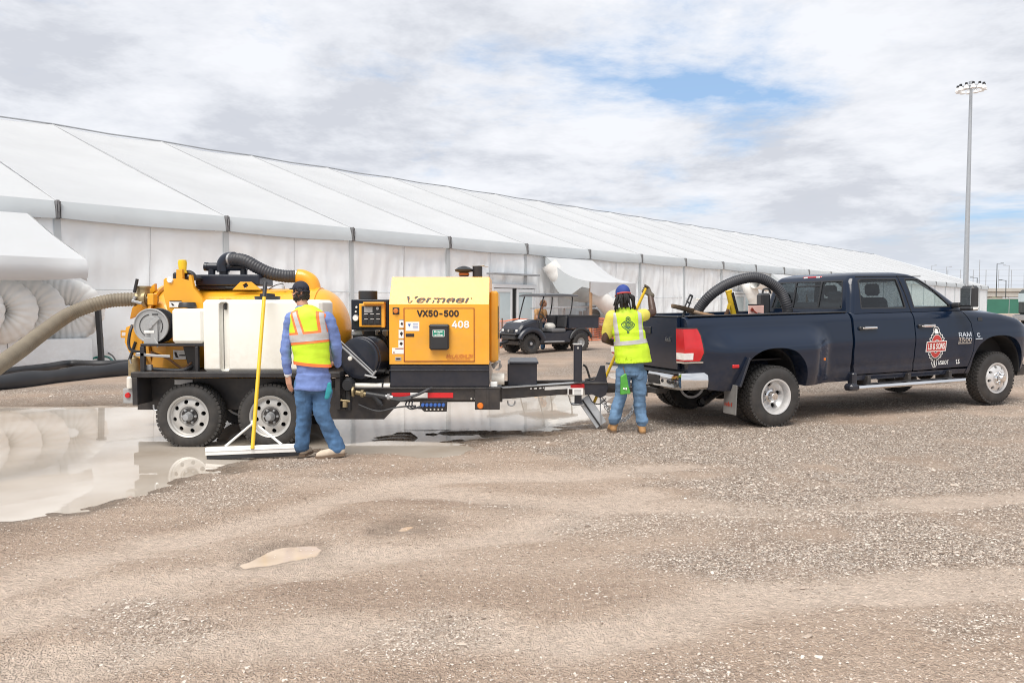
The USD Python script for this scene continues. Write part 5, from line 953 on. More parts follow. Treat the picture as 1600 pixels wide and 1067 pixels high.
part(trl, 'coupling', cat(rod(P(600, 619, 8.93), P(614, 621, 8.93), .024, 12), mv(lathe([(0, -.015), (.036, -.015), (.036, .015), (0, .015)], 6, 'x'), *P(607, 620, 8.93))), 'galv'); part(trl, 'drain_fitting', cat(rod(P(539, 626, 8.95), P(539, 636, 8.95), .03, 10), bar(P(532, 625, 8.93), P(547, 627, 8.93), .02)), 'brass')
part(trl, 'pressure_hose', tube(curve([P(600, 620, 8.92), P(625, 622, 8.93), P(648, 618, 8.93), P(668, 609, 8.95), P(680, 604, 9.05)], 24), .017, 8), 'hose_black'); part(trl, 'hose_sleeve', tube(curve([P(612, 623.5, 8.92), P(628, 625, 8.915), P(643, 622, 8.92)], 14), .022, 8), 'plastic_black')
part(trl, 'brake_line', tube(curve([P(560, 632, 8.94), P(590, 642, 8.94), P(622, 636, 8.95), P(650, 634, 8.97)], 20), .010, 6), 'hose_black')
for k in range(3): part(trl, 'plug_cable', tube(curve([P(637 + 4 * k, 625, 8.96), P(634 + 5 * k, 633, 8.93), P(643 + 4 * k, 639 - k, 8.93), P(658, 634 + 2 * k, 8.96)], 16), .009, 6), 'hose_black')
part(trl, 'plug_bracket', ppoly([(656, 626.5), (699, 626.5), (698, 643), (663, 643), (656, 637)], 8.96, .02), 'steel_black')
for k in range(6):
    part(trl, 'blue_plug', mv(lathe([(0, -.04), (.016, -.04), (.021, -.03), (.021, 0), (0, 0)], 14, 'y'), *P(661 + 6.4 * k, 632.5, 8.96)), 'plug_blue'); part(trl, 'white_port', mv(lathe([(0, -.016), (.010, -.016), (.012, 0), (0, 0)], 10, 'y'), *P(667 + 6.0 * k, 639.5, 8.96)), 'poly_white') if k < 5 else None
# engine housing
ya, yd = 8.98, 1.62
nf, nb = [(608.3, 569.5), (608.3, 475.5), (764.2, 475.5), (764.2, 569.5)], 0
a0, b0 = P(608.5, 569.3, ya), P(764.0, 475.5, ya); ztp = P(620, 433, ya + .24)[2]
side = Polygon([(0, a0[2]), (0, b0[2]), (.24, ztp), (yd - .24, ztp), (yd, b0[2]), (yd, a0[2])])
hs = trimesh.creation.extrude_polygon(side, b0[0] - a0[0], engine='earcut'); hs.apply_transform(np.array([[0, 0, 1, a0[0]], [1, 0, 0, a0[1]], [0, 1, 0, 0], [0, 0, 0, 1.0]]))
part(trl, 'engine_housing', hs, 'yellow', 20); part(trl, 'housing_base', bx(a0[0] + .004, b0[0], a0[1] + .01, a0[1] + yd, P(610, 605, ya)[2], a0[2] - .002, .012), 'gloss_navy', label='black sheet metal base under the yellow engine housing')
part(trl, 'base_ledge', pbx(608, 577.5, 764, 579, 8.972, .02, .002), 'gloss_navy')
part(trl, 'radiator_cowl', cat(bx(b0[0] + .001, b0[0] + .10, a0[1] + .30, a0[1] + yd - .10, a0[2] + .0, b0[2] + .16, .02)), 'yellow')
for k in range(3): part(trl, 'cowl_slot', bx(b0[0] + .099, b0[0] + .103, a0[1] + .2 + .18 * k, a0[1] + .215 + .18 * k, b0[2] - .42, b0[2] - .02, .001), 'void_black')
yf = ya - .001
part(trl, 'service_door', pbx(632, 482, 740.5, 564.3, ya - .006, .02, .004), 'yellow')
dd = [(631, 481.3, 741, 482.1), (631, 564.2, 741.5, 565.0), (631, 481.3, 631.8, 565), (740.4, 481.3, 741.2, 565)]
part(trl, 'door_seam', cat(*[pbx(*q, ya - .0085, .008, .001) for q in dd]), 'ink_red')
sl_ = math.atan2(ztp - b0[2], .24)
def heavy(m, d): return cat(m, mv(m, d, -.0002, 0), mv(m, d / 2, -.0004, d / 2), mv(m, d / 2, -.0006, -d / 2))
def decal(m, px, py, y=ya - .007): p = P(px, py, y); return mv(m, *p)
part(trl, 'model_lettering', decal(heavy(text('VX50-500', .068, .003, True, .485), .005), 651, 494.3, ya - .0075), 'ink_black', False, label='black model lettering VX50-500'); part(trl, 'unit_number', decal(heavy(text('408', .075, .003, True, .200), .004), 705, 511.8, ya - .0075), 'ink_white', False)
# maker's name on the sloping top, chipped by wear
wm = meshkit.text_mesh('Vermeer', .088, .003, bold=True); wm.vertices[:, 0] += .22 * wm.vertices[:, 1]; wm.apply_scale((.765 / wm.extents[0], 1, 1)); wm.apply_translation((-wm.bounds[0][0], 0, 0)); wmf = mf(trimesh.Trimesh(wm.vertices, wm.faces, process=True)); r_ = np.random.default_rng(5)
try:
    chips = [Manifold.cylinder(.02, r, r, 5).translate((x, y, -.01)) for x, y, r in zip(r_.uniform(0, .76, 26), r_.uniform(-.005, .09, 26), r_.uniform(.006, .017, 26))] + [Manifold.cube((.05, .03, .02), True).rotate((0, 0, 30)).translate((.075, .045, 0)), Manifold.cube((.06, .02, .02), True).rotate((0, 0, -35)).translate((.31, .05, 0)), Manifold.cube((.05, .018, .02), True).rotate((0, 0, -35)).translate((.40, .03, 0))]
    q_ = wmf - Manifold.batch_boolean(chips, m3.OpType.Add); q_ = tm(q_) if q_.num_tri() > 50 else wm
except Exception: q_ = wm
ca, sa = math.cos(sl_), math.sin(sl_)
q_.apply_transform(np.array([[1, 0, 0, 0], [0, ca, -sa, 0], [0, sa, ca, 0], [0, 0, 0, 1.0]])); p_ = P(635, 473.2, ya); up = (p_[2] - b0[2]) / math.tan(sl_)
q_.apply_translation((p_[0], p_[1] + up - .001, p_[2] + .003)); part(trl, 'maker_lettering', q_, 'ink_black', False, label='worn black maker name on the sloping hood')
dl_ = text('McLAUGHLIN', .043, .003, True, .305); dl_.vertices[:, 0] += .25 * dl_.vertices[:, 2]; part(trl, 'dealer_lettering', decal(dl_, 696.5, 559.3, ya - .0075), 'ink_orange', False); part(trl, 'dealer_line', decal(scrawl(.27, .011, 20, 4), 699, 562, ya - .0075), 'ink_orange', False)
ph = part(trl, 'document_pouch', mf(pbx(670.5, 508.5, 701, 547, ya - .085, .08, .02)), 'rubber_smooth'); part(ph, 'pouch_lid', mf(pbx(669.5, 506.8, 702, 513, ya - .092, .087, .02)), 'rubber_smooth'); g_ = part(ph, 'pouch_label', pbx(676, 515.5, 694.5, 526, ya - .088, .004, .001), 'label_green'); 
part(ph, 'label_lettering', decal(cat(mv(scrawl(.10, .018, 7, 1), .018, 0, .048), mv(scrawl(.03, .010, 3, 2), .055, 0, .031), mv(scrawl(.11, .017, 9, 3), .014, 0, .008)), 676, 526, ya - .0895), 'ink_white', False)
part(ph, 'label_border', cat(pbx(676, 515.5, 694.5, 516, ya - .0895, .002, .0003), pbx(676, 525.5, 694.5, 526, ya - .0895, .002, .0003), pbx(676, 515.5, 676.5, 526, ya - .0895, .002, .0003), pbx(694, 515.5, 694.5, 526, ya - .0895, .002, .0003)), 'ink_white')
part(trl, 'emergency_stop_plate', pbx(613.5, 480.5, 624, 491.5, ya - .003, .005, .002), 'plastic_black'); part(trl, 'emergency_stop', mv(lathe([(0, -.035), (.022, -.034), (.027, -.022), (.018, -.012), (.03, -.008), (.03, 0), (0, 0)], 20, 'y'), *P(618.5, 486, ya)), 'ink_orange')
lab = [(624, 499, 631.3, 512), (623, 514, 631.3, 528.5), (622.5, 530, 631.3, 543), (612.5, 543.5, 631.3, 552.8), (634, 503, 655, 517)]
for i, q in enumerate(lab):
    l_ = part(trl, 'warning_label', pbx(*q, ya - (.0085 if i == 4 else .003), .004, .0008), 'sticker_white'); x0_, y0_, x1_, y1_ = q; yk = ya - (.0095 if i == 4 else .004)
    if i < 3: part(l_, 'pictogram', cat(ppoly([(x0_ + 1.5, y0_ + 7), (x0_ + 4, y0_ + 4), (x1_ - 1.5, y0_ + 6.5), (x0_ + 4.5, y1_ - 3)], yk, .002), pbx(x0_, y0_, x1_, y0_ + .9, yk, .002, .0003)), 'ink_black')
    elif i == 3: part(l_, 'label_print', cat(pbx(x0_ + 5, y0_ + .6, x1_ - 1, y0_ + 2, yk, .002, .0003), pbx(x0_ + 2, y0_ + 6, x0_ + 4, y1_ - 1, yk, .002, .0003)), 'ink_red')
    else: part(l_, 'label_print', cat(ppoly([(637, 506), (642, 506), (639.5, 511)], yk, .002), *[pbx(645, 506 + 2.2 * k, 653, 506.7 + 2.2 * k, yk, .002, .0003) for k in range(4)]), 'plug_blue')
part(trl, 'rating_plate', pbx(617.5, 558, 627, 563.5, ya - .003, .004, .0008), 'galv'); part(trl, 'plate_print', pbx(619, 559.5, 625.5, 562, ya - .004, .002, .0005), 'ink_black'); part(trl, 'door_latch', pbx(634, 521.2, 647, 526.3, ya - .010, .006, .002), 'ink_black')
mc = P(725, 432, 9.75); part(trl, 'air_precleaner', mv(lathe([(0, 0), (.06, 0), (.06, .05), (.11, .06), (.118, .085), (.07, .115), (.02, .13), (0, .13)], 24, 'z'), *mc), 'plastic_black'); part(trl, 'cleaner_ring', mv(lathe([(.058, .015), (.066, .015), (.066, .04), (.058, .04)], 20, 'z'), *mc), 'ink_orange')
ec = P(746, 434, 9.75); part(trl, 'exhaust_stack', mv(lathe([(0, 0), (.062, 0), (.062, .14), (.055, .142), (0, .142)], 24, 'z'), *ec), 'plastic_black'); part(trl, 'rain_flap', cat(bar(ec + A(-.07, 0, .148), ec + A(.09, 0, .152), .10, .008), bar(ec + A(.07, 0, .15), ec + A(.14, 0, .135), .03, .012)), 'galv')
# reflective tape, corner plate with amber lamp, small drums
tp = part(trl, 'reflective_tape', pbx(612, 613.3, 708, 621.5, 8.985, .004, .001), 'reflect_red', label='red and white reflective tape on the side rail'); part(tp, 'white_band', cat(pbx(641, 613.3, 668, 621.5, 8.983, .003, .0005)), 'sticker_white')
part(trl, 'corner_plate', pbx(742, 606.2, 781, 640, 8.97, .03, .004), 'steel_black'); part(trl, 'corner_edge', pbx(760, 606.2, 764, 640, 8.965, .004, .001), 'steel_black'); part(trl, 'amber_marker', mv(lathe([(0, -.03), (.028, -.028), (.036, -.012), (.038, 0), (0, 0)], 20, 'y'), *P(750.5, 634, 8.97)), 'lens_amber'); part(trl, 'plate_bolt', cat(*[mv(lathe([(0, -.008), (.010, -.008), (.012, 0), (0, 0)], 8, 'y'), *P(px, 623, 8.985)) for px in (736.5, 743)]), 'poly_white')
part(trl, 'wiring_bundle', cat(*[tube(curve([P(768 + k, 570 + 2 * k, 9.2), P(778 + k, 565 - k, 9.15), P(783 - k, 573 + k, 9.2), P(774 + 2 * k, 578, 9.2)], 14), .010, 6) for k in range(4)]), 'galv'); part(trl, 'coolant_drum', rod(P(768, 592, 9.3), P(788, 592, 9.3), .07, 20), 'poly_white'); part(trl, 'cable_tray', pbx(766, 597, 777, 604.8, 9.05, .1), 'sticker_white')
tbx = part(trl, 'tool_box', pbx(793, 568, 839, 604, 9.55, .75, .01), 'gloss_navy'); part(tbx, 'tool_box_lid', pbx(796, 565, 841.5, 569, 9.52, .80, .008), 'gloss_navy')
# draw bar, jack, coupler
za, zb = P(782, 608, 9.5), P(906, 603, 9.72)
def beam(a, b, h, w): return bar(a, b, w, h)
part(trl, 'draw_bar', beam(P(781, 614.5, 9.35), P(908, 605.5, 9.85), .135, .09), 'steel_black'); part(trl, 'draw_bar', beam(P(781, 603, 10.5), P(908, 601, 10.1), .135, .09), 'steel_black')
part(trl, 'bar_cap', bar(P(782, 605.5, 9.33), P(906, 597.3, 9.83), .11, .012), 'galv', label='worn bright top flange of the draw bar'); dl2 = part(trl, 'reflective_tape', bar(P(851, 606.8, 9.57), P(893, 604.3, 9.74), .012, .045, up=(0, 0, 1)), 'sticker_white'); part(trl, 'red_tape', bar(P(891, 604.2, 9.73), P(913, 602.8, 9.80), .014, .055), 'reflect_red')
part(trl, 'tape_wear', cat(*[bar(P(x, 610.5 - (x - 781) * .066, 9.29 + (x - 781) * .00395), P(x + w, 610.2 - (x - 781) * .066, 9.29 + (x - 781) * .00395), .01, .018) for x, w in ((828, 3), (834, 5), (842, 4), (848, 2))]), 'sticker_white')
part(trl, 'white_plate', pbx(887, 606.5, 911, 617, 9.66, .012, .002), 'sticker_white'); part(trl, 'plate_symbol', cat(pbx(888.5, 607.5, 894.5, 616, 9.656, .003, .001)), 'ink_black'); part(trl, 'plate_print', cat(*[pbx(897, 608.5 + 2 * k, 908, 609.1 + 2 * k, 9.657, .003, .0004) for k in range(4)]), 'galv')
part(trl, 'jack_post', cat(pbx(896.5, 538.5, 909.5, 597, 9.72, .10, .008), pbx(898, 617, 909, 632, 9.73, .09, .006)), 'gloss_navy'); part(trl, 'jack_cap', pbx(896, 537, 910, 539, 9.71, .12, .003), 'steel'); part(trl, 'jack_bolt', mv(lathe([(0, -.012), (.014, -.012), (.016, 0), (0, 0)], 8, 'y'), *P(903, 543.5, 9.72)), 'steel'); part(trl, 'jack_foot', pbx(893, 631.5, 913, 633.5, 9.70, .16, .003), 'galv')
part(trl, 'coupler_plate', ppoly([(930, 593), (938, 571.5), (945, 571), (948, 593), (950, 606), (947, 617), (938, 622), (925, 616), (914, 617), (912, 596)], 9.80, .03), 'gloss_navy'); part(trl, 'coupler_plate', ppoly([(930, 593), (938, 571.5), (945, 571), (948, 593), (950, 606), (947, 617), (938, 622), (925, 616), (914, 617), (912, 596)], 10.02, .03), 'gloss_navy'); part(trl, 'coupler', cat(pbx(911, 597, 950, 601, 9.79, .28, .01), tube([P(945, 606, 9.93), P(960, 606, 10.0), P(975, 608, 10.1)], [.07, .06, .05], 14)), 'steel_black'); part(trl, 'coupler_lever', cat(tube(curve([P(911, 570, 9.85), P(916, 574, 9.85), P(922, 592, 9.85)], 10), .014, 8), tube(curve([P(914, 594, 9.85), P(926, 591, 9.85), P(934, 590, 9.85)], 8), .016, 8)), 'steel_black')
part(trl, 'tow_ring', mv(rot(tube([(.045 * math.cos(a), 0, .045 * math.sin(a)) for a in np.linspace(-.3, math.pi + .3, 24)], .010, 8), math.pi, (0, 1, 0)), *P(799, 628, 9.4)), 'galv'); part(trl, 'brake_cable', tube(curve([P(918, 613, 9.78), P(926, 628, 9.75), P(937, 631, 9.75), P(947, 622, 9.78)], 18), .007, 6), 'plastic_black'); part(trl, 'cable_loop', tube(curve([P(888, 617, 9.70), P(892, 630, 9.70), P(900, 632.5, 9.70), P(912, 631, 9.7)], 14), .004, 5), 'plastic_black')
def chain(parent, pts, link=.052, r=.0065):
    L = np.sum(np.linalg.norm(np.diff(np.array(pts), axis=0), axis=1)); n = int(L / (link * .72)); c = curve(pts, n)
    for i in range(n - 1):
        d = c[i + 1] - c[i]; d /= np.linalg.norm(d); u = np.cross(d, A(0, 1, 0)); u /= np.linalg.norm(u); w = np.cross(d, u); u = u if i % 2 else w; m = (c[i] + c[i + 1]) / 2; l = link / 2
        part(parent, 'chain_link', tube([m + d * (l * max(-1, min(1, 1.5 * math.cos(a)))) + u * .014 * math.sin(a) for a in np.linspace(0, 6.2832, 13)], r, 5, False), 'galv')
chain(trl, [P(938, 622, 9.85), P(946, 636, 9.82), P(952, 645, 9.82), P(961, 653, 9.85), P(975, 654, 9.9), P(989, 640, 10.0), P(994, 615, 10.15)]); chain(trl, [P(942, 622, 9.98), P(952, 640, 10.0), P(968, 658, 10.0), P(984, 650, 10.1), P(992, 625, 10.2)])
part(trl, 'stand_rod', rod(P(938, 622, 9.85), P(938.5, 664, 9.8), .008, 6), 'galv')
# long suction hose
sh = [W(213, 468, 9.45), W(198, 468, 9.42), W(172, 470, 9.36), W(140, 478, 9.25), W(105, 493, 9.1), W(65, 521, 8.6), W(30, 548, 8.1), W(0, 569, 7.7), W(-40, 598, 7.2), W(-110, 650, 6.9), W(-190, 680, 6.8)]
hs = single('suction_hose', ribbed(sh, .086, .036, .008, 22), 'hose_tan', 'long tan corrugated hose arching from the trailer valve to the left edge', 'hose', smooth=True)
# ================================================================ people
def limb(*js, n=18):
    """joints (point, radius) joined by tapering hulls"""
    s = [sph(p, r, n) for p, r in js]; return [Manifold.batch_hull([a, b]) for a, b in zip(s[:-1], s[1:])]
def melt(parts, size=.022, it=12, amp=0.0, sc=9.0, seed=0, stretch=(1, 1, .5)):
    m = Manifold.batch_boolean([p if isinstance(p, Manifold) else mf(p) for p in parts], m3.OpType.Add).refine_to_length(size); t = tm(m); t.merge_vertices()
    trimesh.smoothing.filter_taubin(t, lamb=.5, nu=.52, iterations=it)
    if amp: t.vertices = t.vertices + t.vertex_normals * (amp * 2 * (nz(t.vertices * A(*stretch), sc, seed, 3)) + amp * 1.2 * nz(t.vertices * A(.4, .4, 1.3), sc * 1.7, seed + 3, 2))[:, None]
    return t
def puff(t, d): t = t.copy(); t.vertices = t.vertices + t.vertex_normals * d; return t
def cutout(t, region, grow=0.0):
    try: return tm(mf(puff(t, grow)) ^ region)
    except Exception: return puff(t, grow)
def ellip(c, r, n=28): return Manifold.sphere(1.0, n).scale(tuple(map(float, r))).translate(tuple(map(float, c)))
def hand(wrist, tip_dir, palm_n, side, curl=.5, size=1.0, grip=False):
    """a hand as bones: palm and five separate fingers. tip_dir: wrist to knuckles; palm_n: out of the palm; side: +1 thumb to the right of tip x palm"""
    d = np.array(tip_dir, float); d /= np.linalg.norm(d); n = np.array(palm_n, float); n -= (n @ d) * d; n /= np.linalg.norm(n); w = np.cross(d, n) * side; W0 = np.array(wrist, float); S = size
    out = []
    kn = [W0 + d * .088 * S + w * (o * S) for o in (.030, .010, -.010, -.029)]
    out += [Manifold.batch_hull([sph(W0 + w * .016 * S, .018 * S), sph(W0 - w * .016 * S, .018 * S), *[sph(k, .0125 * S) for k in kn]])]
    for k, L in zip(kn, (.072, .080, .074, .058)):
        p = k; a = 0
        for seg, r0, r1 in ((.45, .0105, .0095), (.32, .0095, .0088), (.23, .0088, .0075)):
            a += curl * (1.0 if grip else .55); q = p + (d * math.cos(a) + n * math.sin(a)) * L * seg * S * 1.15
            out += limb((p, r0 * S), (q, r1 * S), n=12); p = q
    t0 = W0 + d * .025 * S + w * .028 * S; t1 = t0 + (d * .5 + w * .6 + n * .35) * .042 * S; t2 = t1 + (d * .75 + w * (.1 if not grip else -.25) + n * (.55 + curl * .4)) * .036 * S
    out += limb((t0, .014 * S), (t1, .012 * S), (t2, .0095 * S), n=12); return out
def head_mesh(c, yaw, pitch=0.0):
    """skull with brow, eyes, nose, lips, ears and chin; faces +y before turning by yaw"""
    ps = [ellip((0, 0, .03), (.074, .095, .098)), ellip((0, .018, -.045), (.058, .070, .070)), ellip((0, .060, -.090), (.030, .026, .024)), ellip((0, .094, -.018), (.012, .018, .028)), ellip((0, .100, -.028), (.016, .014, .010)),
          ellip((0, .080, .022), (.050, .018, .012)), ellip((0, .084, -.058), (.024, .012, .006)), ellip((0, .082, -.068), (.022, .012, .006)), ellip((.040, .060, -.020), (.022, .022, .020)), ellip((-.040, .060, -.020), (.022, .022, .020))]
    for s in (-1, 1): ps += [ellip((s * .078, -.005, -.015), (.009, .020, .032))]
    t = melt(ps, .010, 4); T = trimesh.transformations.euler_matrix(pitch, 0, yaw, 'sxyz'); T[:3, 3] = c; t.apply_transform(T)
    eyes = cat(*[ellip((s * .030, .083, .002), (.012, .009, .007), 14) for s in (-1, 1)]); eyes.apply_transform(T); return t, eyes, T
paint('skin_light', (.50, .27, .18), .5, var=.10, vs=12.0); paint('skin_dark', (.060, .032, .022), .45, var=.12, vs=12.0); paint('eye', (.08, .06, .05), .2)
paint('shirt_blue', (.135, .20, .44), .8, var=.14, vs=5.0, bump=.02, bs=9.0); paint('denim', (.050, .115, .225), .85, var=.5, vs=4.5, bump=.02, bs=10.0); paint('denim_light', (.095, .17, .275), .85, var=.45, vs=4.5, bump=.02, bs=10.0)
paint('vest_lime', (.50, .72, .022), .6, var=.07, vs=5.0, bump=.014, bs=8.0); paint('vest_orange', (.85, .20, .05), .6, var=.05); paint('tape_silver', (.50, .50, .50), .35, metal=.2, var=.10, vs=9.0); paint('shirt_yellow', (.60, .54, .09), .75, var=.08, vs=5.0, bump=.014, bs=12.0)
paint('cap_navy', (.012, .014, .028), .8); paint('cap_blue', (.018, .045, .22), .75); paint('cap_red', (.42, .06, .05), .75); paint('hair_dark', (.018, .014, .012), .75, var=.3, vs=30.0, bump=.012, bs=45.0); paint('hair_black', (.008, .007, .007), .7, var=.3, vs=30.0)
paint('boot_tan', (.38, .21, .085), .7, var=.18, vs=12.0, bump=.003, bs=30.0); paint('boot_pale', (.50, .42, .33), .75, var=.15, vs=12.0); paint('sole', (.16, .11, .075), .8); paint('glove', (.10, .085, .065), .8, var=.3, vs=14.0); paint('glove_red', (.28, .02, .045), .75, var=.2, vs=10.0); paint('rag_teal', (.02, .26, .30), .7); paint('bag_green', (.07, .30, .04), .4, var=.15, vs=14.0)
ACT_PRINT = (.03, .10, .05)
paint('vest_print', ACT_PRINT, .6)
def shoe(heel, toe, ankle, up=.0, r=.042, boot=False):
    h, t, a = A(*heel), A(*toe), A(*ankle); d = (t - h) / np.linalg.norm(t - h); z = A(0, 0, 1)
    up_ = [Manifold.batch_hull([sph(h + z * .050 + d * .03, .040), sph(h + z * .055 + d * .10, .043), sph(a + z * .02, .048)]), Manifold.batch_hull([sph(h + z * .055 + d * .10, .043), sph(t + z * .040 - d * .07, .044), sph(t + z * .035 - d * .035, .032)])]
    if boot: up_ += limb((a, .052), (a + z * .06, .055))
    u = melt(up_, .016, 6, .002, 30); s = Polygon([(math.cos(q) * .5, math.sin(q)) for q in np.linspace(0, 6.283, 40)])
    w = A(-d[1], d[0], 0); w /= np.linalg.norm(w); L = np.linalg.norm((t - h)[:2]); outl = [(x * L, y) for x, y in ((-.02, 0), (0, .03), (.12, .038), (.35, .033), (.62, .046), (.82, .044), (.95, .028), (1.0, 0), (.95, -.028), (.82, -.044), (.62, -.046), (.35, -.033), (.12, -.038), (0, -.03))]
    so = trimesh.creation.extrude_polygon(Polygon(outl).buffer(.004), .028, engine='earcut'); T = np.eye(4); d3 = d / np.linalg.norm(d); u3 = np.cross(d3, w); u3 = -u3 if u3[2] < 0 else u3; T[:3, :3] = np.c_[d3, np.cross(u3, d3), u3]; T[:3, 3] = h; so.apply_transform(T); return u, so
# ---- the man in jeans who walks away to the left
S1 = 150.0
def Q1(px, py, y=0.0): return A((px - 492) / S1, y, 1.58 - (py - 478.5) / S1)
m1l = W(492, 478, 8.0); g1 = .0
M1 = thing('person', 'person walking away in navy cap, blue shirt, jeans and orange trimmed lime vest', 'person', (m1l[0], 8.0, g1))
pel, chest = Q1(489, 588, .0), Q1(480, 515, .03)
torso = [Manifold.batch_hull([ellip(Q1(488, 592), (.175, .125, .09)), ellip(Q1(486, 560), (.165, .12, .10))]), Manifold.batch_hull([ellip(Q1(486, 560), (.165, .12, .10)), ellip(Q1(482, 522), (.185, .125, .10))]),
         Manifold.batch_hull([ellip(Q1(482, 522), (.185, .125, .10)), ellip(Q1(481, 496), (.185, .105, .055)), ellip(Q1(477, 484), (.085, .07, .035))])]
shL, elL, wrL = Q1(456, 499, -.01), Q1(446.5, 545, -.03), Q1(449.5, 584, -.02); shR, elR, wrR = Q1(510, 499, .03), Q1(523, 545, .06), Q1(517, 572, .28)
armL = limb((shL, .075), (Q1(451, 515), .068), (elL, .056), (Q1(448, 570, -.03), .050), (Q1(449.5, 582, -.02), .045)); armR = limb((shR, .075), (Q1(517, 515, .03), .068), (elR, .056), (wrR, .042))
hem = [Manifold.batch_hull([ellip(Q1(488, 585), (.178, .135, .05)), ellip(Q1(487, 608), (.192, .155, .02))])]
neck, hc = Q1(474, 484, .02), Q1(468, 459, .05)
hd, ey, HT = head_mesh(hc, .75, .12)
body_ = melt(limb((Q1(476, 492, .01), .062), (neck, .058), (Q1(470, 470, .03), .056)) + [mf(hd)] + limb((elL, .040), (wrL, .030)) + hand(wrL + A(.0, 0, -.02), (.10, .02, -1), (.55, .75, .0), -1, .35) + hand(wrR, (-.4, .8, .1), (0, 0, -1), 1, .4) + limb((elR, .04), (wrR, .03)) + limb((Q1(482, 520), .10), (Q1(478, 494), .07)), .012, 3)
part(M1, 'body', body_, 'skin_light', True); part(M1, 'eyes', ey, 'eye', True)
shirt1 = melt(torso + armL + armR + hem, .015, 6, .017, 11, 3); part(M1, 'shirt', shirt1, 'shirt_blue', True)
part(M1, 'collar', tube(curve([Q1(474, 485, .02) + A(.07 * math.cos(a), .062 * math.sin(a), .012 - .02 * math.sin(a)) for a in np.linspace(-3.4, .3, 12)], 24), .018, 8), 'shirt_blue', True); part(M1, 'shirt_cuff', cat(*limb((wrL + A(-.002, 0, .045), .041), (wrL + A(0, 0, -.005), .040))), 'sticker_white', True)
tv1 = melt(torso, .018, 8, .012, 8, 3, (1, 1, .35)); reg = mf(bx(-.5, .5, -.5, .5, 1.58 - (569 - 478.5) / S1, 1.60, .0005)); reg = mf(rot(reg, .10, (0, 1, 0), Q1(486, 569)))
armc = Manifold.batch_boolean(limb((shL + A(-.04, 0, .02), .062), (shL + A(-.06, 0, -.10), .062)) + limb((shR + A(.05, 0, .02), .062), (shR + A(.06, 0, -.10), .062)), m3.OpType.Add)
vest = (mf(puff(tv1, .020)) ^ reg) - armc - Manifold.batch_hull([ellip(Q1(474, 480, .03), (.082, .085, .035)), ellip(Q1(472, 476, .10), (.085, .08, .05))]); part(M1, 'vest', tm(vest), 'vest_lime', 40)
v4, v6 = mf(puff(tv1, .0235)) ^ reg, mf(puff(tv1, .0265)) ^ reg; v4 -= armc; v6 -= armc
def band(pts, y0=-.6, y1=.6): return mf(ext(Polygon([(Q1(a, b)[0], Q1(a, b)[2]) for a, b in pts]), y0, y1))
bk = (-.6, .08)
orange = [([(440, 522), (535, 513), (535, 532), (440, 541)], (-.6, .6)), ([(456, 488), (468, 484), (485, 530), (470, 533)], bk), ([(496, 486), (511, 489), (517, 532), (503, 529)], bk), ([(440, 566), (540, 556), (540, 570), (440, 580)], (-.6, .6)), ([(452, 486), (459, 484), (462, 530), (451, 530)], bk)]
silver = [([(440, 525.5), (535, 517), (535, 528.5), (440, 537)], (-.6, .6)), ([(460, 489), (466, 487), (481, 528), (474, 530)], bk), ([(501, 488), (508, 489.5), (513.5, 530), (507, 528)], bk)]
part(M1, 'vest_trim', tm(v4 ^ Manifold.batch_boolean([band(p, *y) for p, y in orange[:3]] , m3.OpType.Add)), 'vest_orange', 40)
hemb = mf(rot(bx(-.5, .5, -.5, .5, Q1(0, 570)[2] - .01, Q1(0, 566.5)[2], .0005), .10, (0, 1, 0), Q1(486, 569))); part(M1, 'vest_hem', tm((mf(puff(tv1, .0235)) ^ hemb)), 'vest_orange', 40)
part(M1, 'reflective_band', tm(v6 ^ Manifold.batch_boolean([band(p, *y) for p, y in silver], m3.OpType.Add)), 'tape_silver', 40)
hipL, hipR = Q1(474, 601, .0), Q1(501, 601, .02); knL, anL = Q1(472, 652, .02), Q1(467, 699, .03); knR, anR = Q1(504, 652, -.04), Q1(526, 701, -.03)
jeans = [Manifold.batch_hull([ellip(Q1(488, 592), (.165, .12, .05)), ellip(Q1(488, 608), (.17, .125, .06))])] + limb((hipL, .108), (Q1(474, 628), .094), (knL, .080), (Q1(470, 678, .03), .078), (anL, .080)) + limb((hipR, .108), (Q1(501, 628, .0), .096), (knR, .080), (Q1(517, 680, -.03), .078), (anR, .080))
part(M1, 'jeans', melt(jeans, .014, 5, .017, 12, 11), 'denim', True)
def pockets(parent, jm, polys, y1, mat):
    b = Manifold.batch_boolean([mf(ext(Polygon(p).buffer(-.006).buffer(.006), -.6, y1)) for p in polys], m3.OpType.Add)
    for q in (mf(puff(jm, .0045)) ^ b).decompose(): part(parent, 'pocket', tm(q), mat, 40)
jm1 = melt(jeans, .014, 5, .017, 12, 11); sq4 = lambda Q, x, z, w, h: [tuple(Q(a, b)[[0, 2]]) for a, b in ((x - w, z - h), (x + w, z - h), (x + w, z + h * .6), (x, z + h), (x - w, z + h * .6))]
pockets(M1, jm1, [sq4(Q1, 478, 606, 7.5, 9), sq4(Q1, 499, 606, 7.5, 9)], -.02, 'denim')
for hl, to, an in (((-.155, .00, .0), (-.125, .24, .0), (-.145, .06, .09)), ((.30, -.04, .02), (.015, -.10, -.002), (.235, -.05, .10))):
    u_, s_ = shoe(hl, to, an); sp = part(M1, 'shoe', u_, 'boot_pale', True); part(sp, 'sole', s_, 'sole')
cp_ = [ellip((0, 0, .045), (.084, .106, .088))]; capm = tm(cp_[0] ^ mf(bx(-.2, .2, -.2, .2, .045, .3, .0005))); brim = tm(Manifold.batch_hull([ellip((0, .10, .040), (.075, .03, .008)), ellip((0, .155, .030), (.055, .025, .006))])); capm = cat(melt([capm], .014, 3), brim); capm.apply_transform(HT); cpp = part(M1, 'cap', capm, 'cap_navy', True)
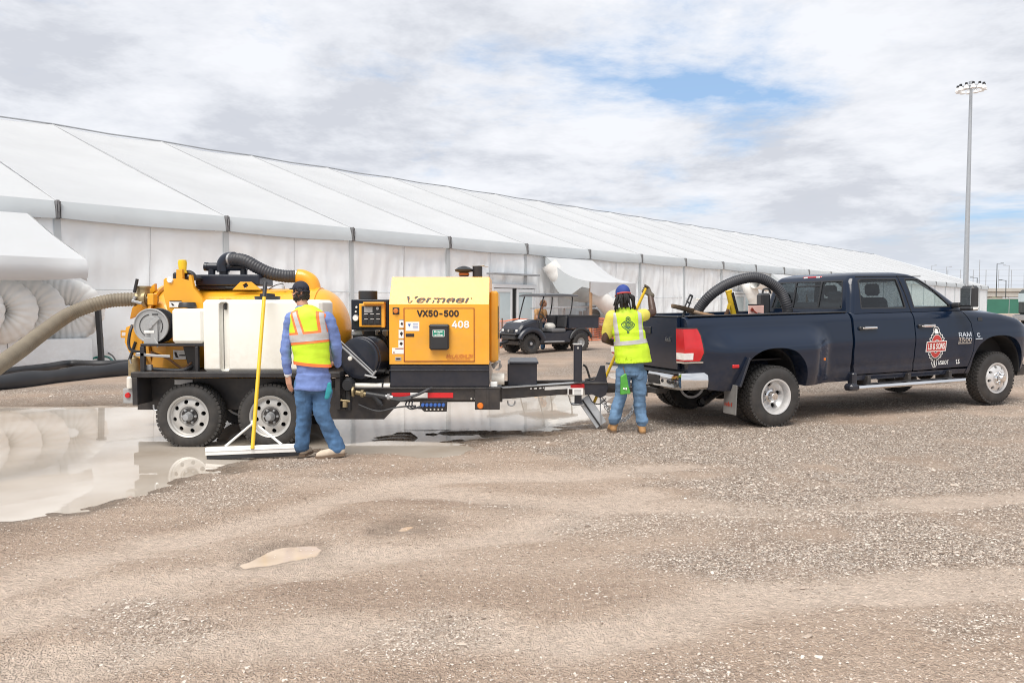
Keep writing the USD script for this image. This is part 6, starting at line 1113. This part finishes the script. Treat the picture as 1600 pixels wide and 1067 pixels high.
strap = tube([(.078 * math.cos(a), -.004 + .098 * math.sin(a), .035) for a in np.linspace(math.pi + .5, 2 * math.pi - .5, 14)], .010, 6); strap.apply_transform(HT); part(cpp, 'cap_strap', strap, 'cap_navy', True)
r_ = np.random.default_rng(8); tuft = []
for _ in range(120):
    a = r_.uniform(math.pi * .92, 2.08 * math.pi); z = r_.uniform(-.075, .045); rr = 1.0 - .2 * (z < -.05); c = A(.076 * rr * math.cos(a), .086 * rr * math.sin(a) - .004, z); tuft.append(ellip(c, r_.uniform(.010, .019, 3), 10))
hr = melt(tuft, .011, 1, .003, 60, 3); hr.apply_transform(HT); part(M1, 'hair', hr, 'hair_dark', True); hs_ = hr.copy()
gl = cat(*[tube(curve([(s * .030, .100, .0), (s * .07, .075, .004), (s * .083, .0, .004)], 8), .003, 5) for s in (-1, 1)]); gl.apply_transform(HT); part(M1, 'glasses', gl, 'plastic_black')
rg_ = single('work_rag', mv(melt(limb((A(0, 0, 0), .03), (A(-.01, 0, -.08), .04), (A(-.035, .0, -.15), .03)), .012, 3, .008, 18).apply_scale((.8, .35, .85)), m1l[0] + Q1(517, 600)[0], 7.9, Q1(517, 600)[2]), 'rag_teal', 'teal rag hanging from the back pocket of the walking man', 'rag', smooth=True)

# ---- the man beside the hitch
S2 = 125.6
def Q2(px, py, y=0.0): return A((px - 983) / S2, y, 1.58 - (py - 478.5) / S2 - .0)
m2l = W(983, 478, 9.55); g2 = gz(m2l[0], 9.55)
M2 = thing('person', 'person at the hitch in blue cap, lime vest and tan boots, arm raised', 'person', (m2l[0], 9.55, .0))
torso2 = [Manifold.batch_hull([ellip(Q2(987, 560), (.165, .12, .06)), ellip(Q2(986, 545), (.165, .12, .10))]), Manifold.batch_hull([ellip(Q2(986, 545), (.165, .12, .10)), ellip(Q2(980, 512), (.175, .12, .10))]), Manifold.batch_hull([ellip(Q2(980, 512), (.175, .12, .10)), ellip(Q2(980, 492), (.185, .10, .05)), ellip(Q2(977, 484), (.085, .07, .03))])]
s2L, e2L, w2L = Q2(957, 496, .02), Q2(946, 531, .04), Q2(953, 556, .26); s2R, e2R, w2R = Q2(1002, 494, .03), Q2(1024, 489, .16), Q2(1014, 462, .20)
h2c = Q2(974, 463, .03); hd2, ey2, HT2 = head_mesh(h2c, .28, -.18)
pole_top, pole_bot = W(1010, 449, 9.86), W(923, 640, 10.02); PO = A(m2l[0], 9.55, 0); pd_ = (pole_bot - pole_top) / np.linalg.norm(pole_bot - pole_top)
gripR = pole_top + pd_ * .035 - PO; gripL = pole_top + pd_ * .92 - PO
w2R = gripR + A(.055, -.045, -.06); w2L = gripL + A(.03, -.09, .10)
body2 = melt(limb((Q2(979, 494), .066), (Q2(976, 480, .02), .058), (Q2(975, 474, .03), .056)) + [mf(hd2)] + limb((s2L, .05), (e2L, .046), ((e2L + w2L) / 2, .044), (w2L, .031)) + limb((s2R, .058), ((s2R + e2R) / 2, .056), (e2R, .046), (e2R * .6 + w2R * .4, .046), (w2R, .032)) + limb((Q2(982, 520), .10), (Q2(979, 494), .07)), .012, 3)
part(M2, 'body', body2, 'skin_dark', True); part(M2, 'eyes', ey2, 'eye', True)
for gr, wr_, sd, nm_ in ((gripR, w2R, -1, 'glove'), (gripL, w2L, 1, 'glove')):
    tdir = pd_ * 0; f = np.cross(pd_, A(0, 1, 0)); f /= np.linalg.norm(f)
    ax = -pd_ if sd < 0 else -pd_; kn = (gr - wr_); kn = kn - (kn @ pd_) * pd_; kn /= np.linalg.norm(kn); out = kn; side_ = np.cross(ax, out)
    # palm lies along the handle and the four fingers close round it, the thumb from the other side
    fin = []; base = gr - out * .030
    fin += [Manifold.batch_hull([sph(wr_, .030), sph(base + ax * .035 - side_ * .010, .020), sph(base - ax * .035 - side_ * .010, .020)])]
    for k, o in enumerate((.036, .012, -.012, -.034)):
        pts = [gr + ax * o + .027 * (-out * math.cos(t) * 1.1 - side_ * math.sin(t)) for t in (.5, 1.4, 2.3, 3.3, 4.0)]; fin += limb(*[(p, .0125 - .0008 * i) for i, p in enumerate(pts)], n=12)
    pts = [gr + ax * (.045 + .004 * i) + .027 * (-out * math.cos(t) * 1.1 + side_ * math.sin(t)) for i, t in enumerate((.3, 1.1, 2.0, 2.7))]; fin += limb(*[(p, .0135 - .0008 * i) for i, p in enumerate(pts)], n=12)
    gl_ = part(M2, 'glove', melt(fin, .008, 3), 'glove' if sd < 0 else 'glove_red', True); part(gl_, 'glove_cuff', cat(*limb((wr_ - (gr - wr_) * .25, .040), (wr_ + (gr - wr_) * .1, .038))), 'glove' if sd < 0 else 'glove_red', True)
sl2 = limb((s2L, .088), (Q2(953, 512, .05), .086), (Q2(951, 521, .07), .080)); sr2 = limb((s2R, .082), (s2R * .72 + e2R * .28, .078))
part(M2, 'shirt', melt(torso2 + sl2 + sr2, .02, 10, .006, 7, 21), 'shirt_yellow', True)
skirt = [Manifold.batch_hull([ellip(Q2(984, 520), (.185, .135, .06)), ellip(Q2(990, 567, .0), (.225, .165, .04))]), Manifold.batch_hull([ellip(Q2(981, 520), (.18, .13, .06)), ellip(Q2(980, 493), (.19, .105, .05)), ellip(Q2(977, 485), (.10, .075, .03))])]
tv2 = melt(skirt, .018, 8, .018, 6, 31, (1, 1, .25)); reg2 = mf(rot(bx(-.6, .6, -.6, .6, Q2(0, 567)[2], 1.62, .0005), -.05, (0, 1, 0), Q2(986, 567)))
arm2 = Manifold.batch_boolean(limb((s2L + A(-.05, 0, .03), .07), (s2L + A(-.06, .02, -.12), .075)) + limb((s2R + A(.05, 0, .03), .075), (s2R + A(.07, .02, -.10), .075)), m3.OpType.Add)
nk2 = ellip(Q2(976, 478, .02), (.085, .085, .045)); v0_ = (mf(puff(tv2, .010)) ^ reg2) - arm2 - nk2; part(M2, 'vest', tm(v0_), 'vest_lime', 40)
def band2(pts, y0=-.6, y1=.05): return mf(ext(Polygon([(Q2(a, b)[0], Q2(a, b)[2]) for a, b in pts]), y0, y1))
v1_ = (mf(puff(tv2, .0135)) ^ reg2) - arm2 - nk2
part(M2, 'reflective_band', tm(v1_ ^ Manifold.batch_boolean([band2([(940, 536), (1030, 527), (1030, 533.5), (940, 542.5)], -.6, .6), band2([(955, 490), (960.5, 488), (968, 538), (962, 540)]), band2([(994.5, 482), (1000.5, 482), (1004, 530), (997, 531)])], m3.OpType.Add)), 'tape_silver', 40)
lg = unary_union([affinity.translate(Polygon([(0, -.075), (.045, -.045), (.075, -.02), (.085, .012), (.05, .045), (0, .065), (-.05, .045), (-.085, .012), (-.075, -.02), (-.045, -.045)]), 0, 0), affinity.translate(ell(.03, .03, 16), 0, .075), sbox(-.012, -.10, .012, -.06)]); lc = Q2(979, 508)
prn = mf(ext(affinity.translate(lg.difference(lg.buffer(-.010)).union(lg.buffer(-.018).difference(sbox(-.065, -.018, .065, .024))), lc[0], lc[2]), -.6, .0)); ltx = text('LB&SONS', .032, .6, True, .115); ltx.apply_translation((lc[0] - .057, -.0, lc[2] - .013))
part(M2, 'vest_emblem', tm(v1_ ^ prn), 'vest_print', 40); part(M2, 'emblem_lettering', tm(v1_ ^ mf(trimesh.Trimesh(ltx.vertices, ltx.faces, process=True))) if ltx.is_watertight else bx(0, .001, 0, .001, 1, 1.001), 'vest_print', 40)
j2 = [Manifold.batch_hull([ellip(Q2(987, 566), (.16, .115, .05)), ellip(Q2(987, 584), (.165, .12, .05))])] + limb((Q2(975, 585), .102), (Q2(973, 606, .0), .090), (Q2(970, 624, .01), .076), (Q2(964, 644, .0), .074), (Q2(960, 656, -.03), .076)) + limb((Q2(999, 585), .102), (Q2(1000, 606), .090), (Q2(1001, 626, .01), .078), (Q2(1002, 648, .0), .076), (Q2(1003, 658, -.04), .078))
part(M2, 'jeans', melt(j2, .014, 5, .017, 12, 41), 'denim_light', True)
jm2 = melt(j2, .014, 5, .017, 12, 41); pockets(M2, jm2, [sq4(Q2, 976, 586, 6.5, 7.5), sq4(Q2, 998, 586, 6.5, 7.5)], -.02, 'denim_light')
for hl, to, an in (((-.185, -.06, .0), (-.20, .22, .0), (-.18, .0, .10)), ((.165, -.10, -.02), (.19, .16, -.02), (.16, -.03, .09))):
    u_, s_ = shoe(hl, to, an, boot=True); sp = part(M2, 'boot', u_, 'boot_tan', True); part(sp, 'sole', s_, 'sole')
    part(sp, 'laces', cat(*[tube([A(*an) + A(.05 * math.cos(a), .055 * math.sin(a), .02 + .03 * k) for a in np.linspace(0, 6.28, 14)], .007, 5) for k in range(3)]), 'sole')
capm = melt([tm(ellip((0, 0, .045), (.088, .110, .100)) ^ mf(bx(-.2, .2, -.2, .2, .018, .3, .0005)))], .014, 3); brim = tm(Manifold.batch_hull([ellip((.01, .10, .030), (.075, .03, .008)), ellip((.012, .160, .022), (.055, .025, .006))])); capm.apply_transform(HT2); brim.apply_transform(HT2)
cp2 = part(M2, 'cap', capm, 'cap_blue', True); part(cp2, 'cap_brim', brim, 'cap_red', True)
st_ = tube([(.085 * math.cos(a), .105 * math.sin(a), .022) for a in np.linspace(math.pi + .2, 2 * math.pi - .2, 16)], .013, 6); st_.apply_transform(HT2); part(cp2, 'cap_strap', st_, 'cap_red', True)
r_ = np.random.default_rng(12); loc = []
for _ in range(34):
    a = r_.uniform(math.pi * .95, 2.05 * math.pi); c = A(.074 * math.cos(a), .085 * math.sin(a) - .012, .012); e = c + A(r_.uniform(-.02, .02) + .05 * math.cos(a), r_.uniform(-.05, .0), r_.uniform(-.22, -.10)); loc.append(tube(curve([c, c * .45 + e * .55 + A(r_.uniform(-.02, .02), -.03, .02), e], 8), np.linspace(.014, .009, 8), 7))
lk_ = cat(*loc); lk_.apply_transform(HT2); part(M2, 'dreadlocks', lk_, 'hair_black', True); hm_ = melt([ellip((0, -.02, -.01), (.082, .085, .075))], .014, 1, .006, 30); hm_.apply_transform(HT2); part(M2, 'hair', hm_, 'hair_black', True)
bg_ = thing('green_bag', 'small green packet hanging from the back pocket of the person at the hitch', 'packet', PO + Q2(975, 600, -.16)); pm = melt([Manifold.batch_hull([ellip((-.045, 0, -.11), (.02, .03, .01)), ellip((.045, 0, -.10), (.02, .025, .01)), ellip((-.045, 0, .10), (.016, .018, .01)), ellip((.00, 0, .13), (.012, .012, .01))])], .016, 2, .004, 14); part(bg_, 'packet', pm, 'bag_green', True); part(bg_, 'print_panel', mv(rot(scrawl(.05, .03, 3, 6), .15, (0, 1, 0)), -.035, -.032, -.05), 'ink_white', False); part(bg_, 'bag_cord', tube(curve([(0, 0, .12), (-.01, .02, .17), (-.02, .06, .22)], 8), .006, 6), 'rust')
# the square shovel he works with
shv = thing('shovel', 'long yellow handled shovel with a steel blade held beside the hitch', 'shovel')
part(shv, 'handle', rod(pole_top + pd_ * .0, pole_bot, .019, 12), 'yellow_pole'); part(shv, 'handle_end', cat(sph(pole_top, .021)), 'plastic_black')
b0_, b1_ = W(911, 622, 9.95), W(940, 664, 9.85); part(shv, 'blade', cat(bar(b0_, b1_, .018, .16, up=(.5, .0, .4)), ), 'steel'); part(shv, 'blade_edge', bar(W(910, 625, 9.90), W(938, 666, 9.80), .014, .02), 'plastic_black'); part(shv, 'socket', rod(pole_bot - pd_ * .10, pole_bot + pd_ * .04, .025, 10), 'steel')
# squeegee leaning against the tank
sq = thing('floor_squeegee', 'wide white floor squeegee with a yellow pole leaning on the water tank', 'squeegee')
sa_, sb_ = W(322, 705, 8.25), W(470, 699, 8.16); dv = (sb_ - sa_) / np.linalg.norm(sb_ - sa_)
part(sq, 'blade_holder', bar(sa_, sb_, .05, .085), 'sticker_white'); part(sq, 'holder_ridge', bar(sa_ + A(0, -.028, .005), sb_ + A(0, -.028, .005), .01, .012), 'sticker_white'); part(sq, 'rubber_blade', bar(sa_ + A(.01, 0, -.058), sb_ + A(-.01, 0, -.058), .035, .06), 'rubber_smooth')
p0_, p1_ = W(394.5, 701, 8.17), W(414.5, 443, 8.90); pu = (p1_ - p0_) / np.linalg.norm(p1_ - p0_); part(sq, 'pole', rod(p0_, p1_, .021, 14), 'yellow_pole'); part(sq, 'pole_grip', rod(p1_ - pu * .17, p1_ + pu * .01, .024, 14), 'plastic_black')
jn = W(396.5, 660, 8.34); part(sq, 'collar', rod(jn - pu * .03, jn + pu * .02, .028, 12), 'sticker_white')
for q in (W(352, 697, 8.24), W(440, 694, 8.18)): part(sq, 'brace', rod(q, jn, .013, 10), 'sticker_white')
# ================================================================ the utility cart in front of the tent (x forward, y left)
paint('cart_roof', (.09, .095, .105), .4)
uc = W(853, 545, 25.6); UY = math.radians(180 + 32)
cart = thing('utility_cart', 'dark open utility cart with black roof and dump box parked before the tent', 'utility cart', (uc[0], 25.6, gz(uc[0], 25.6) - .02), UY)
T_u = tyre(.33, .17, .24, 22)
def lug_tyre():
    t = [lathe([(.16, .01), (.18, 0), (.27, -.008), (.31, .02), (.315, .05), (.315, .21), (.31, .24), (.27, .268), (.18, .26), (.16, .25)], 36, 'y')]; lug = bx(-.035, .035, 0, .10, -.02, .022, .006)
    for k in range(18):
        for j, (y, d) in enumerate(((.015, 0), (.145, .5))):
            m = lug.copy(); m.apply_translation((0, y, .312)); m.apply_transform(trimesh.transformations.rotation_matrix((k + d) * 2 * math.pi / 18, (0, 1, 0))); t.append(m)
    return trimesh.util.concatenate(t)
LT = lug_tyre(); ur = cat(lathe([(0, .05), (.06, .05), (.10, .07), (.15, .05), (.17, .02), (.175, .03), (.172, .20), (0, .20)], 30, 'y'))
for x in (-.98, 1.0):
    for s in (-1, 1):
        h = holder(cart, 'wheel', (x, s * .66, .33), 0 if s < 0 else math.pi); part(h, 'tyre', LT, 'rubber', 30); part(h, 'rim', ur, 'reel_grey' if x < 0 else 'plastic_black', 30); part(h, 'hub', lathe([(0, .02), (.05, .025), (.05, .05), (0, .05)], 16, 'y'), 'galv')
def side_prism(pts, hw_, c=.03):
    p = Polygon(pts); a = mf(ext(p, -hw_ + c, hw_ - c)) + mf(ext(p.buffer(-c), -hw_, hw_)); return Manifold.batch_hull([a]) if p.convex_hull.area - p.area < 1e-4 else a
part(cart, 'front_cowl', side_prism([(1.45, .62), (1.42, .80), (1.25, .98), (.78, 1.10), (.62, 1.08), (.60, .62)], .56, .06), 'gloss_navy', 25); part(cart, 'hood_decal', mv(rot(bx(-.14, .14, -.22, .22, 0, .004, .001), .28, (0, 1, 0)), 1.02, 0, 1.055), 'sticker_white')
part(cart, 'body_tub', side_prism([(.66, .34), (.62, .70), (.45, .66), (-.30, .66), (-.52, .74), (-1.35, .76), (-1.38, .52), (-.62, .48), (-.55, .34)], .62, .02), 'gloss_navy', 25)
part(cart, 'bumper', cat(bx(1.30, 1.50, -.42, .42, .46, .60, .03), bx(1.44, 1.52, -.5, .5, .60, .66, .02)), 'plastic_black'); part(cart, 'grille', bx(1.42, 1.455, -.26, .26, .66, .78, .01), 'plastic_black'); part(cart, 'front_emblem', mv(lathe([(0, -.01), (.04, -.01), (.045, .01), (0, .01)], 16, 'x'), 1.465, 0, .74), 'galv')
for s in (-1, 1): part(cart, 'headlight', mf(bx(1.34, 1.44, s * .33, s * .50, .68, .80, .035)), 'lens_white'); part(cart, 'front_fender', tube([(1.0 + .46 * math.cos(a), s * .66, .38 + .40 * math.sin(a)) for a in np.linspace(.25, 2.9, 16)], .09, 10), 'gloss_navy'); part(cart, 'rear_fender', tube([(-.98 + .44 * math.cos(a), s * .64, .38 + .40 * math.sin(a)) for a in np.linspace(.2, 2.9, 16)], .05, 10), 'plastic_black')
part(cart, 'chassis', bx(-1.4, 1.35, -.40, .40, .28, .42, .02), 'steel_black'); part(cart, 'side_step', cat(*[bx(-.3, .5, s * .60, s * .645, .36, .40, .006) for s in (-1, 1)]), 'galv')
part(cart, 'cargo_box', mf(bx(-1.72, -.48, -.66, .66, .80, 1.20, .01)) - mf(bx(-1.68, -.52, -.62, .62, .84, 1.4, .01)), 'gloss_navy'); part(cart, 'box_lip', cat(*[bx(-1.74, -.46, s * .63, s * .69, 1.19, 1.225, .008) for s in (-1, 1)], bx(-1.745, -1.70, -.69, .69, 1.18, 1.225, .008)), 'plastic_black')
part(cart, 'seat_base', bx(-.42, .14, -.58, .58, .665, .80, .04), 'seat_grey')
for y in (-.3, .3): part(cart, 'seat_back', rot(bx(-.46, -.36, y - .27, y + .27, .80, 1.22, .045), -.15, (0, 1, 0), (-.4, 0, .8)), 'rubber_smooth')
part(cart, 'dashboard', bx(.50, .66, -.56, .56, .70, 1.05, .04), 'plastic_black'); part(cart, 'steering_wheel', cat(tube([(.34 + .08 * math.sin(a), .28 + .17 * math.cos(a), 1.12 + .15 * math.sin(a)) for a in np.linspace(0, 6.2832, 24)], .018, 8), rod((.36, .28, 1.12), (.55, .28, 1.0), .025)), 'plastic_black')
for s in (-1, 1):
    part(cart, 'roof_post', tube(curve([(.74, s * .56, .98), (.62, s * .57, 1.40), (.48, s * .57, 1.84), (.40, s * .55, 1.92)], 16), .022, 8), 'plastic_black'); part(cart, 'roof_post', tube(curve([(-.52, s * .57, 1.10), (-.62, s * .58, 1.45), (-.66, s * .58, 1.80), (-.60, s * .56, 1.92)], 16), .022, 8), 'plastic_black')
u, v = np.meshgrid(np.linspace(-1, 1, 20), np.linspace(-1, 1, 14), indexing='ij'); rf = sheet(np.stack([-.10 + .74 * u, .66 * v, 1.955 - .03 * u ** 2 - .035 * v ** 4], -1)); rf2 = rf.copy(); rf2.vertices[:, 2] -= .045; rf2.invert()
part(cart, 'roof_panel', tm(Manifold.hull_points(np.vstack([rf.vertices, rf2.vertices]).astype(np.float64))), 'cart_roof', 30)
part(cart, 'side_logo', bx(-.28, -.10, -.625, -.621, .56, .60, .001), 'sticker_white'); part(cart, 'bag', mv(melt([ellip((0, 0, 0), (.20, .16, .13))], .03, 2, .012, 9), .0, .22, .86), 'poly_white', True, label='white sack on the seat'); part(cart, 'tow_bar', cat(rod((1.5, 0, .40), (1.95, .1, .30), .05), bx(1.85, 2.1, -.08, .2, .24, .38, .02)), 'plastic_black')
# the passenger who leans on the far side of the cart, head turned to the right
uw = W(843, 545, 27.2)
M3 = thing('person', 'person with brown hair leaning over behind the steering wheel of the cart', 'person', (uw[0], 26.75, gz(uw[0], 26.75)))
b3 = melt([Manifold.batch_hull([ellip((-.05, 0, .92), (.17, .12, .10)), ellip((.0, -.05, 1.32), (.17, .11, .10))])] + limb((A(.02, -.08, 1.36), .06), (A(.07, -.12, 1.50), .055)) + limb((A(.16, -.1, 1.34), .05), (A(.20, -.30, 1.12), .042), (A(.10, -.48, 1.05), .035)) + limb((A(-.14, -.1, 1.34), .05), (A(-.12, -.32, 1.14), .042), (A(-.06, -.5, 1.06), .035)) + hand(A(.10, -.48, 1.05), (-.2, -.6, -.4), (0, 0, -1), 1, .5) + hand(A(-.06, -.5, 1.06), (.1, -.6, -.4), (0, 0, -1), -1, .5) + [mf(head_mesh(A(.13, -.14, 1.60), -1.35, 0)[0])] + limb((A(-.10, 0, .92), .10), (A(-.12, .0, .50), .075), (A(-.12, .05, .06), .06)) + limb((A(.06, 0, .92), .10), (A(.10, .05, .50), .075), (A(.10, .1, .06), .06)), .02, 3)
part(M3, 'body', b3, 'skin_light', True); part(M3, 'shirt', melt([Manifold.batch_hull([ellip((-.05, 0, .92), (.18, .13, .08)), ellip((.0, -.05, 1.34), (.18, .12, .09))])] + limb((A(.16, -.1, 1.34), .075), (A(.19, -.24, 1.20), .06)) + limb((A(-.14, -.1, 1.34), .075), (A(-.13, -.25, 1.20), .06)), .025, 6, .008, 8), 'boot_tan', True)
part(M3, 'trousers', melt(limb((A(-.10, 0, .94), .12), (A(-.12, .0, .50), .09), (A(-.12, .05, .08), .08)) + limb((A(.06, 0, .94), .12), (A(.10, .05, .50), .09), (A(.10, .1, .08), .08)), .03, 6, .006, 8), 'denim', True)
hp3 = melt([ellip((.10, -.14, 1.65), (.098, .088, .085)), ellip((.04, -.14, 1.58), (.06, .085, .09))], .014, 2, .010, 20); part(M3, 'hair', hp3, 'rust', True)
# ================================================================ things in the truck bed (truck frame -> world)
def TK(x, y, z): return truck_pt(x, y, z)
def bed(px, py, lat):
    """the point on the plane y = lat of the truck seen at a pixel"""
    lo = 8.5; 
    for _ in range(12):
        w = W(px, py, lo); d = w - TRK; c, s = math.cos(TYAW), math.sin(TYAW); ly = -d[0] * s + d[1] * c; lo += (lat - ly) / (c - s * d[0] / max(w[1], 1e-6)) * .9
    return W(px, py, lo)
hpz = [bed(1062, 530, .3), bed(1086, 493, .25), bed(1096, 477, .2), bed(1112, 460, .1), bed(1135, 445, .05), bed(1160, 436, 0), bed(1183, 434, -.05), bed(1203, 442, -.1), bed(1219, 456, -.15), bed(1228, 474, -.2), bed(1231, 490, -.2), bed(1231, 520, -.2)]
single('bed_hose', ribbed(hpz, .078, .03, .007, 22), 'hose_black', 'thick dark grey corrugated hose arching over the truck bed', 'hose', smooth=True)
sv = thing('bed_shovel', 'tan shovel lying across the tailgate of the truck', 'shovel'); q0, q1, q2 = bed(1049, 478, .25), bed(1080, 487, .2), bed(1122, 495, .1)
u, v = np.meshgrid(np.linspace(0, 1, 14), np.linspace(-1, 1, 11), indexing='ij'); ax_ = q1 - q0; sd = np.cross(ax_, A(0, 0, 1)); sd /= np.linalg.norm(sd)
B_ = q0[None, None] + ax_ * u[..., None] + sd * (v * .13 * np.sqrt(np.clip(u * 2.2, .02, 1)))[..., None] + A(0, 0, 1) * (.05 * v ** 2 - .02 + .01 * u)[..., None]; bl_ = sheet(B_); b2 = bl_.copy(); b2.vertices[:, 2] -= .008; b2.invert()
part(sv, 'blade', cat(bl_, b2), 'blade_tan', True); part(sv, 'handle', rod(q1 - ax_ * .05, q2, .024, 10), 'wood'); part(sv, 'socket', rod(q1 - ax_ * .2, q1 + (q2 - q1) * .3, .029, 10), 'blade_tan'); part(sv, 'blade_step', cat(bar(q1 - sd * .13, q1 + sd * .13, .02, .03)), 'blade_tan')
c0, c1 = bed(1072, 482, .2), bed(1080, 462, .2); ud = (c1 - c0) / np.linalg.norm(c1 - c0); vd = np.cross(ud, A(-math.sin(TYAW), math.cos(TYAW), 0))
cl = thing('hose_clamp_tool', 'black looped clamp handle sticking up from the truck bed', 'clamp'); part(cl, 'fork', cat(bar(c0 + vd * .03, c1 + vd * .022, .02), bar(c0 - vd * .03, c1 - vd * .022, .02), bar(c1 + vd * .03, c1 - vd * .03, .022, .03), bar(c0 * .55 + c1 * .45 + vd * .03, c0 * .55 + c1 * .45 - vd * .03, .02)), 'plastic_black'); part(cl, 'pivot', rod(c0 * .5 + c1 * .5 - vd * .05, c0 * .5 + c1 * .5 + vd * .05, .009), 'steel'); part(cl, 'shaft', rod(c0 - ud * .5, c0 + ud * .02, .02), 'plastic_black')
y0_, y1_ = bed(1149, 498, .3), bed(1138.5, 455, .3); yl = thing('yellow_beam', 'yellow channel beam standing slanted in the truck bed', 'beam'); part(yl, 'channel', bar(y0_ - (y1_ - y0_) * .5, y1_, .085, .05, up=(.3, -1, 0)), 'yellow_bright'); part(yl, 'dark_edge', bar(y0_ + A(.052, -.02, 0) - (y1_ - y0_) * .5, y1_ + A(.052, -.02, -.02), .014, .04), 'plastic_black'); part(yl, 'side_plate', bar(bed(1136, 490, .28), bed(1139.5, 475, .28), .045, .02, up=(0, 1, 0)), 'yellow_bright'); part(yl, 'hand_grip', rod(bed(1133, 494, .27), bed(1138, 484, .27), .028), 'rust'); part(yl, 'beam_cap', bar(y1_ - (y1_ - y0_) * .02, y1_ + (y1_ - y0_) * .03, .09, .054, up=(.3, -1, 0)), 'yellow_pole')
ps = thing('pink_sign', 'pale pink sign board with black top edge standing in the truck bed', 'sign'); a_, b_, cc_ = bed(1169, 495, .55), bed(1193, 495, .55), bed(1170, 477, .55)
hz_ = cc_[2] - a_[2]; part(ps, 'board', bar(a_ + A(0, 0, hz_ / 2 - .1), b_ + A(0, 0, hz_ / 2 - .1), .015, hz_ + .2), 'pink_sign'); part(ps, 'top_edge', bar(a_ + A(0, 0, hz_ + .008), b_ + A(-.02, 0, hz_ + .008), .022, .018), 'plastic_black'); part(ps, 'sign_mark', cat(bar(bed(1175, 483, .53), bed(1184, 491, .53), .006, .022), bar(bed(1173.5, 482, .53), bed(1177, 485.5, .53), .006, .05)), 'ink_red'); part(ps, 'sign_foot', bar(bed(1184, 490, .52), bed(1200, 492, .5), .02, .03), 'plastic_black')
jc = thing('jerry_can', 'black fuel can standing at the front of the truck bed', 'fuel can'); ja, jb = bed(1189, 500, .62), bed(1201, 458, .62); part(jc, 'can_body', mf(bx(ja[0], jb[0] + .02, ja[1], ja[1] + .25, ja[2] - .3, jb[2], .03)), 'plastic_black'); part(jc, 'can_handle', tube(curve([A(jb[0] - .08, ja[1] + .1, jb[2]), A(jb[0] - .06, ja[1] + .1, jb[2] + .06), A(jb[0] + .02, ja[1] + .1, jb[2] + .06), A(jb[0] + .05, ja[1] + .1, jb[2] - .01)], 12), .016, 8), 'plastic_black'); part(jc, 'can_cap', rod((jb[0] + .0, ja[1] + .1, jb[2]), (jb[0] + .0, ja[1] + .1, jb[2] + .03), .02), 'sticker_white')
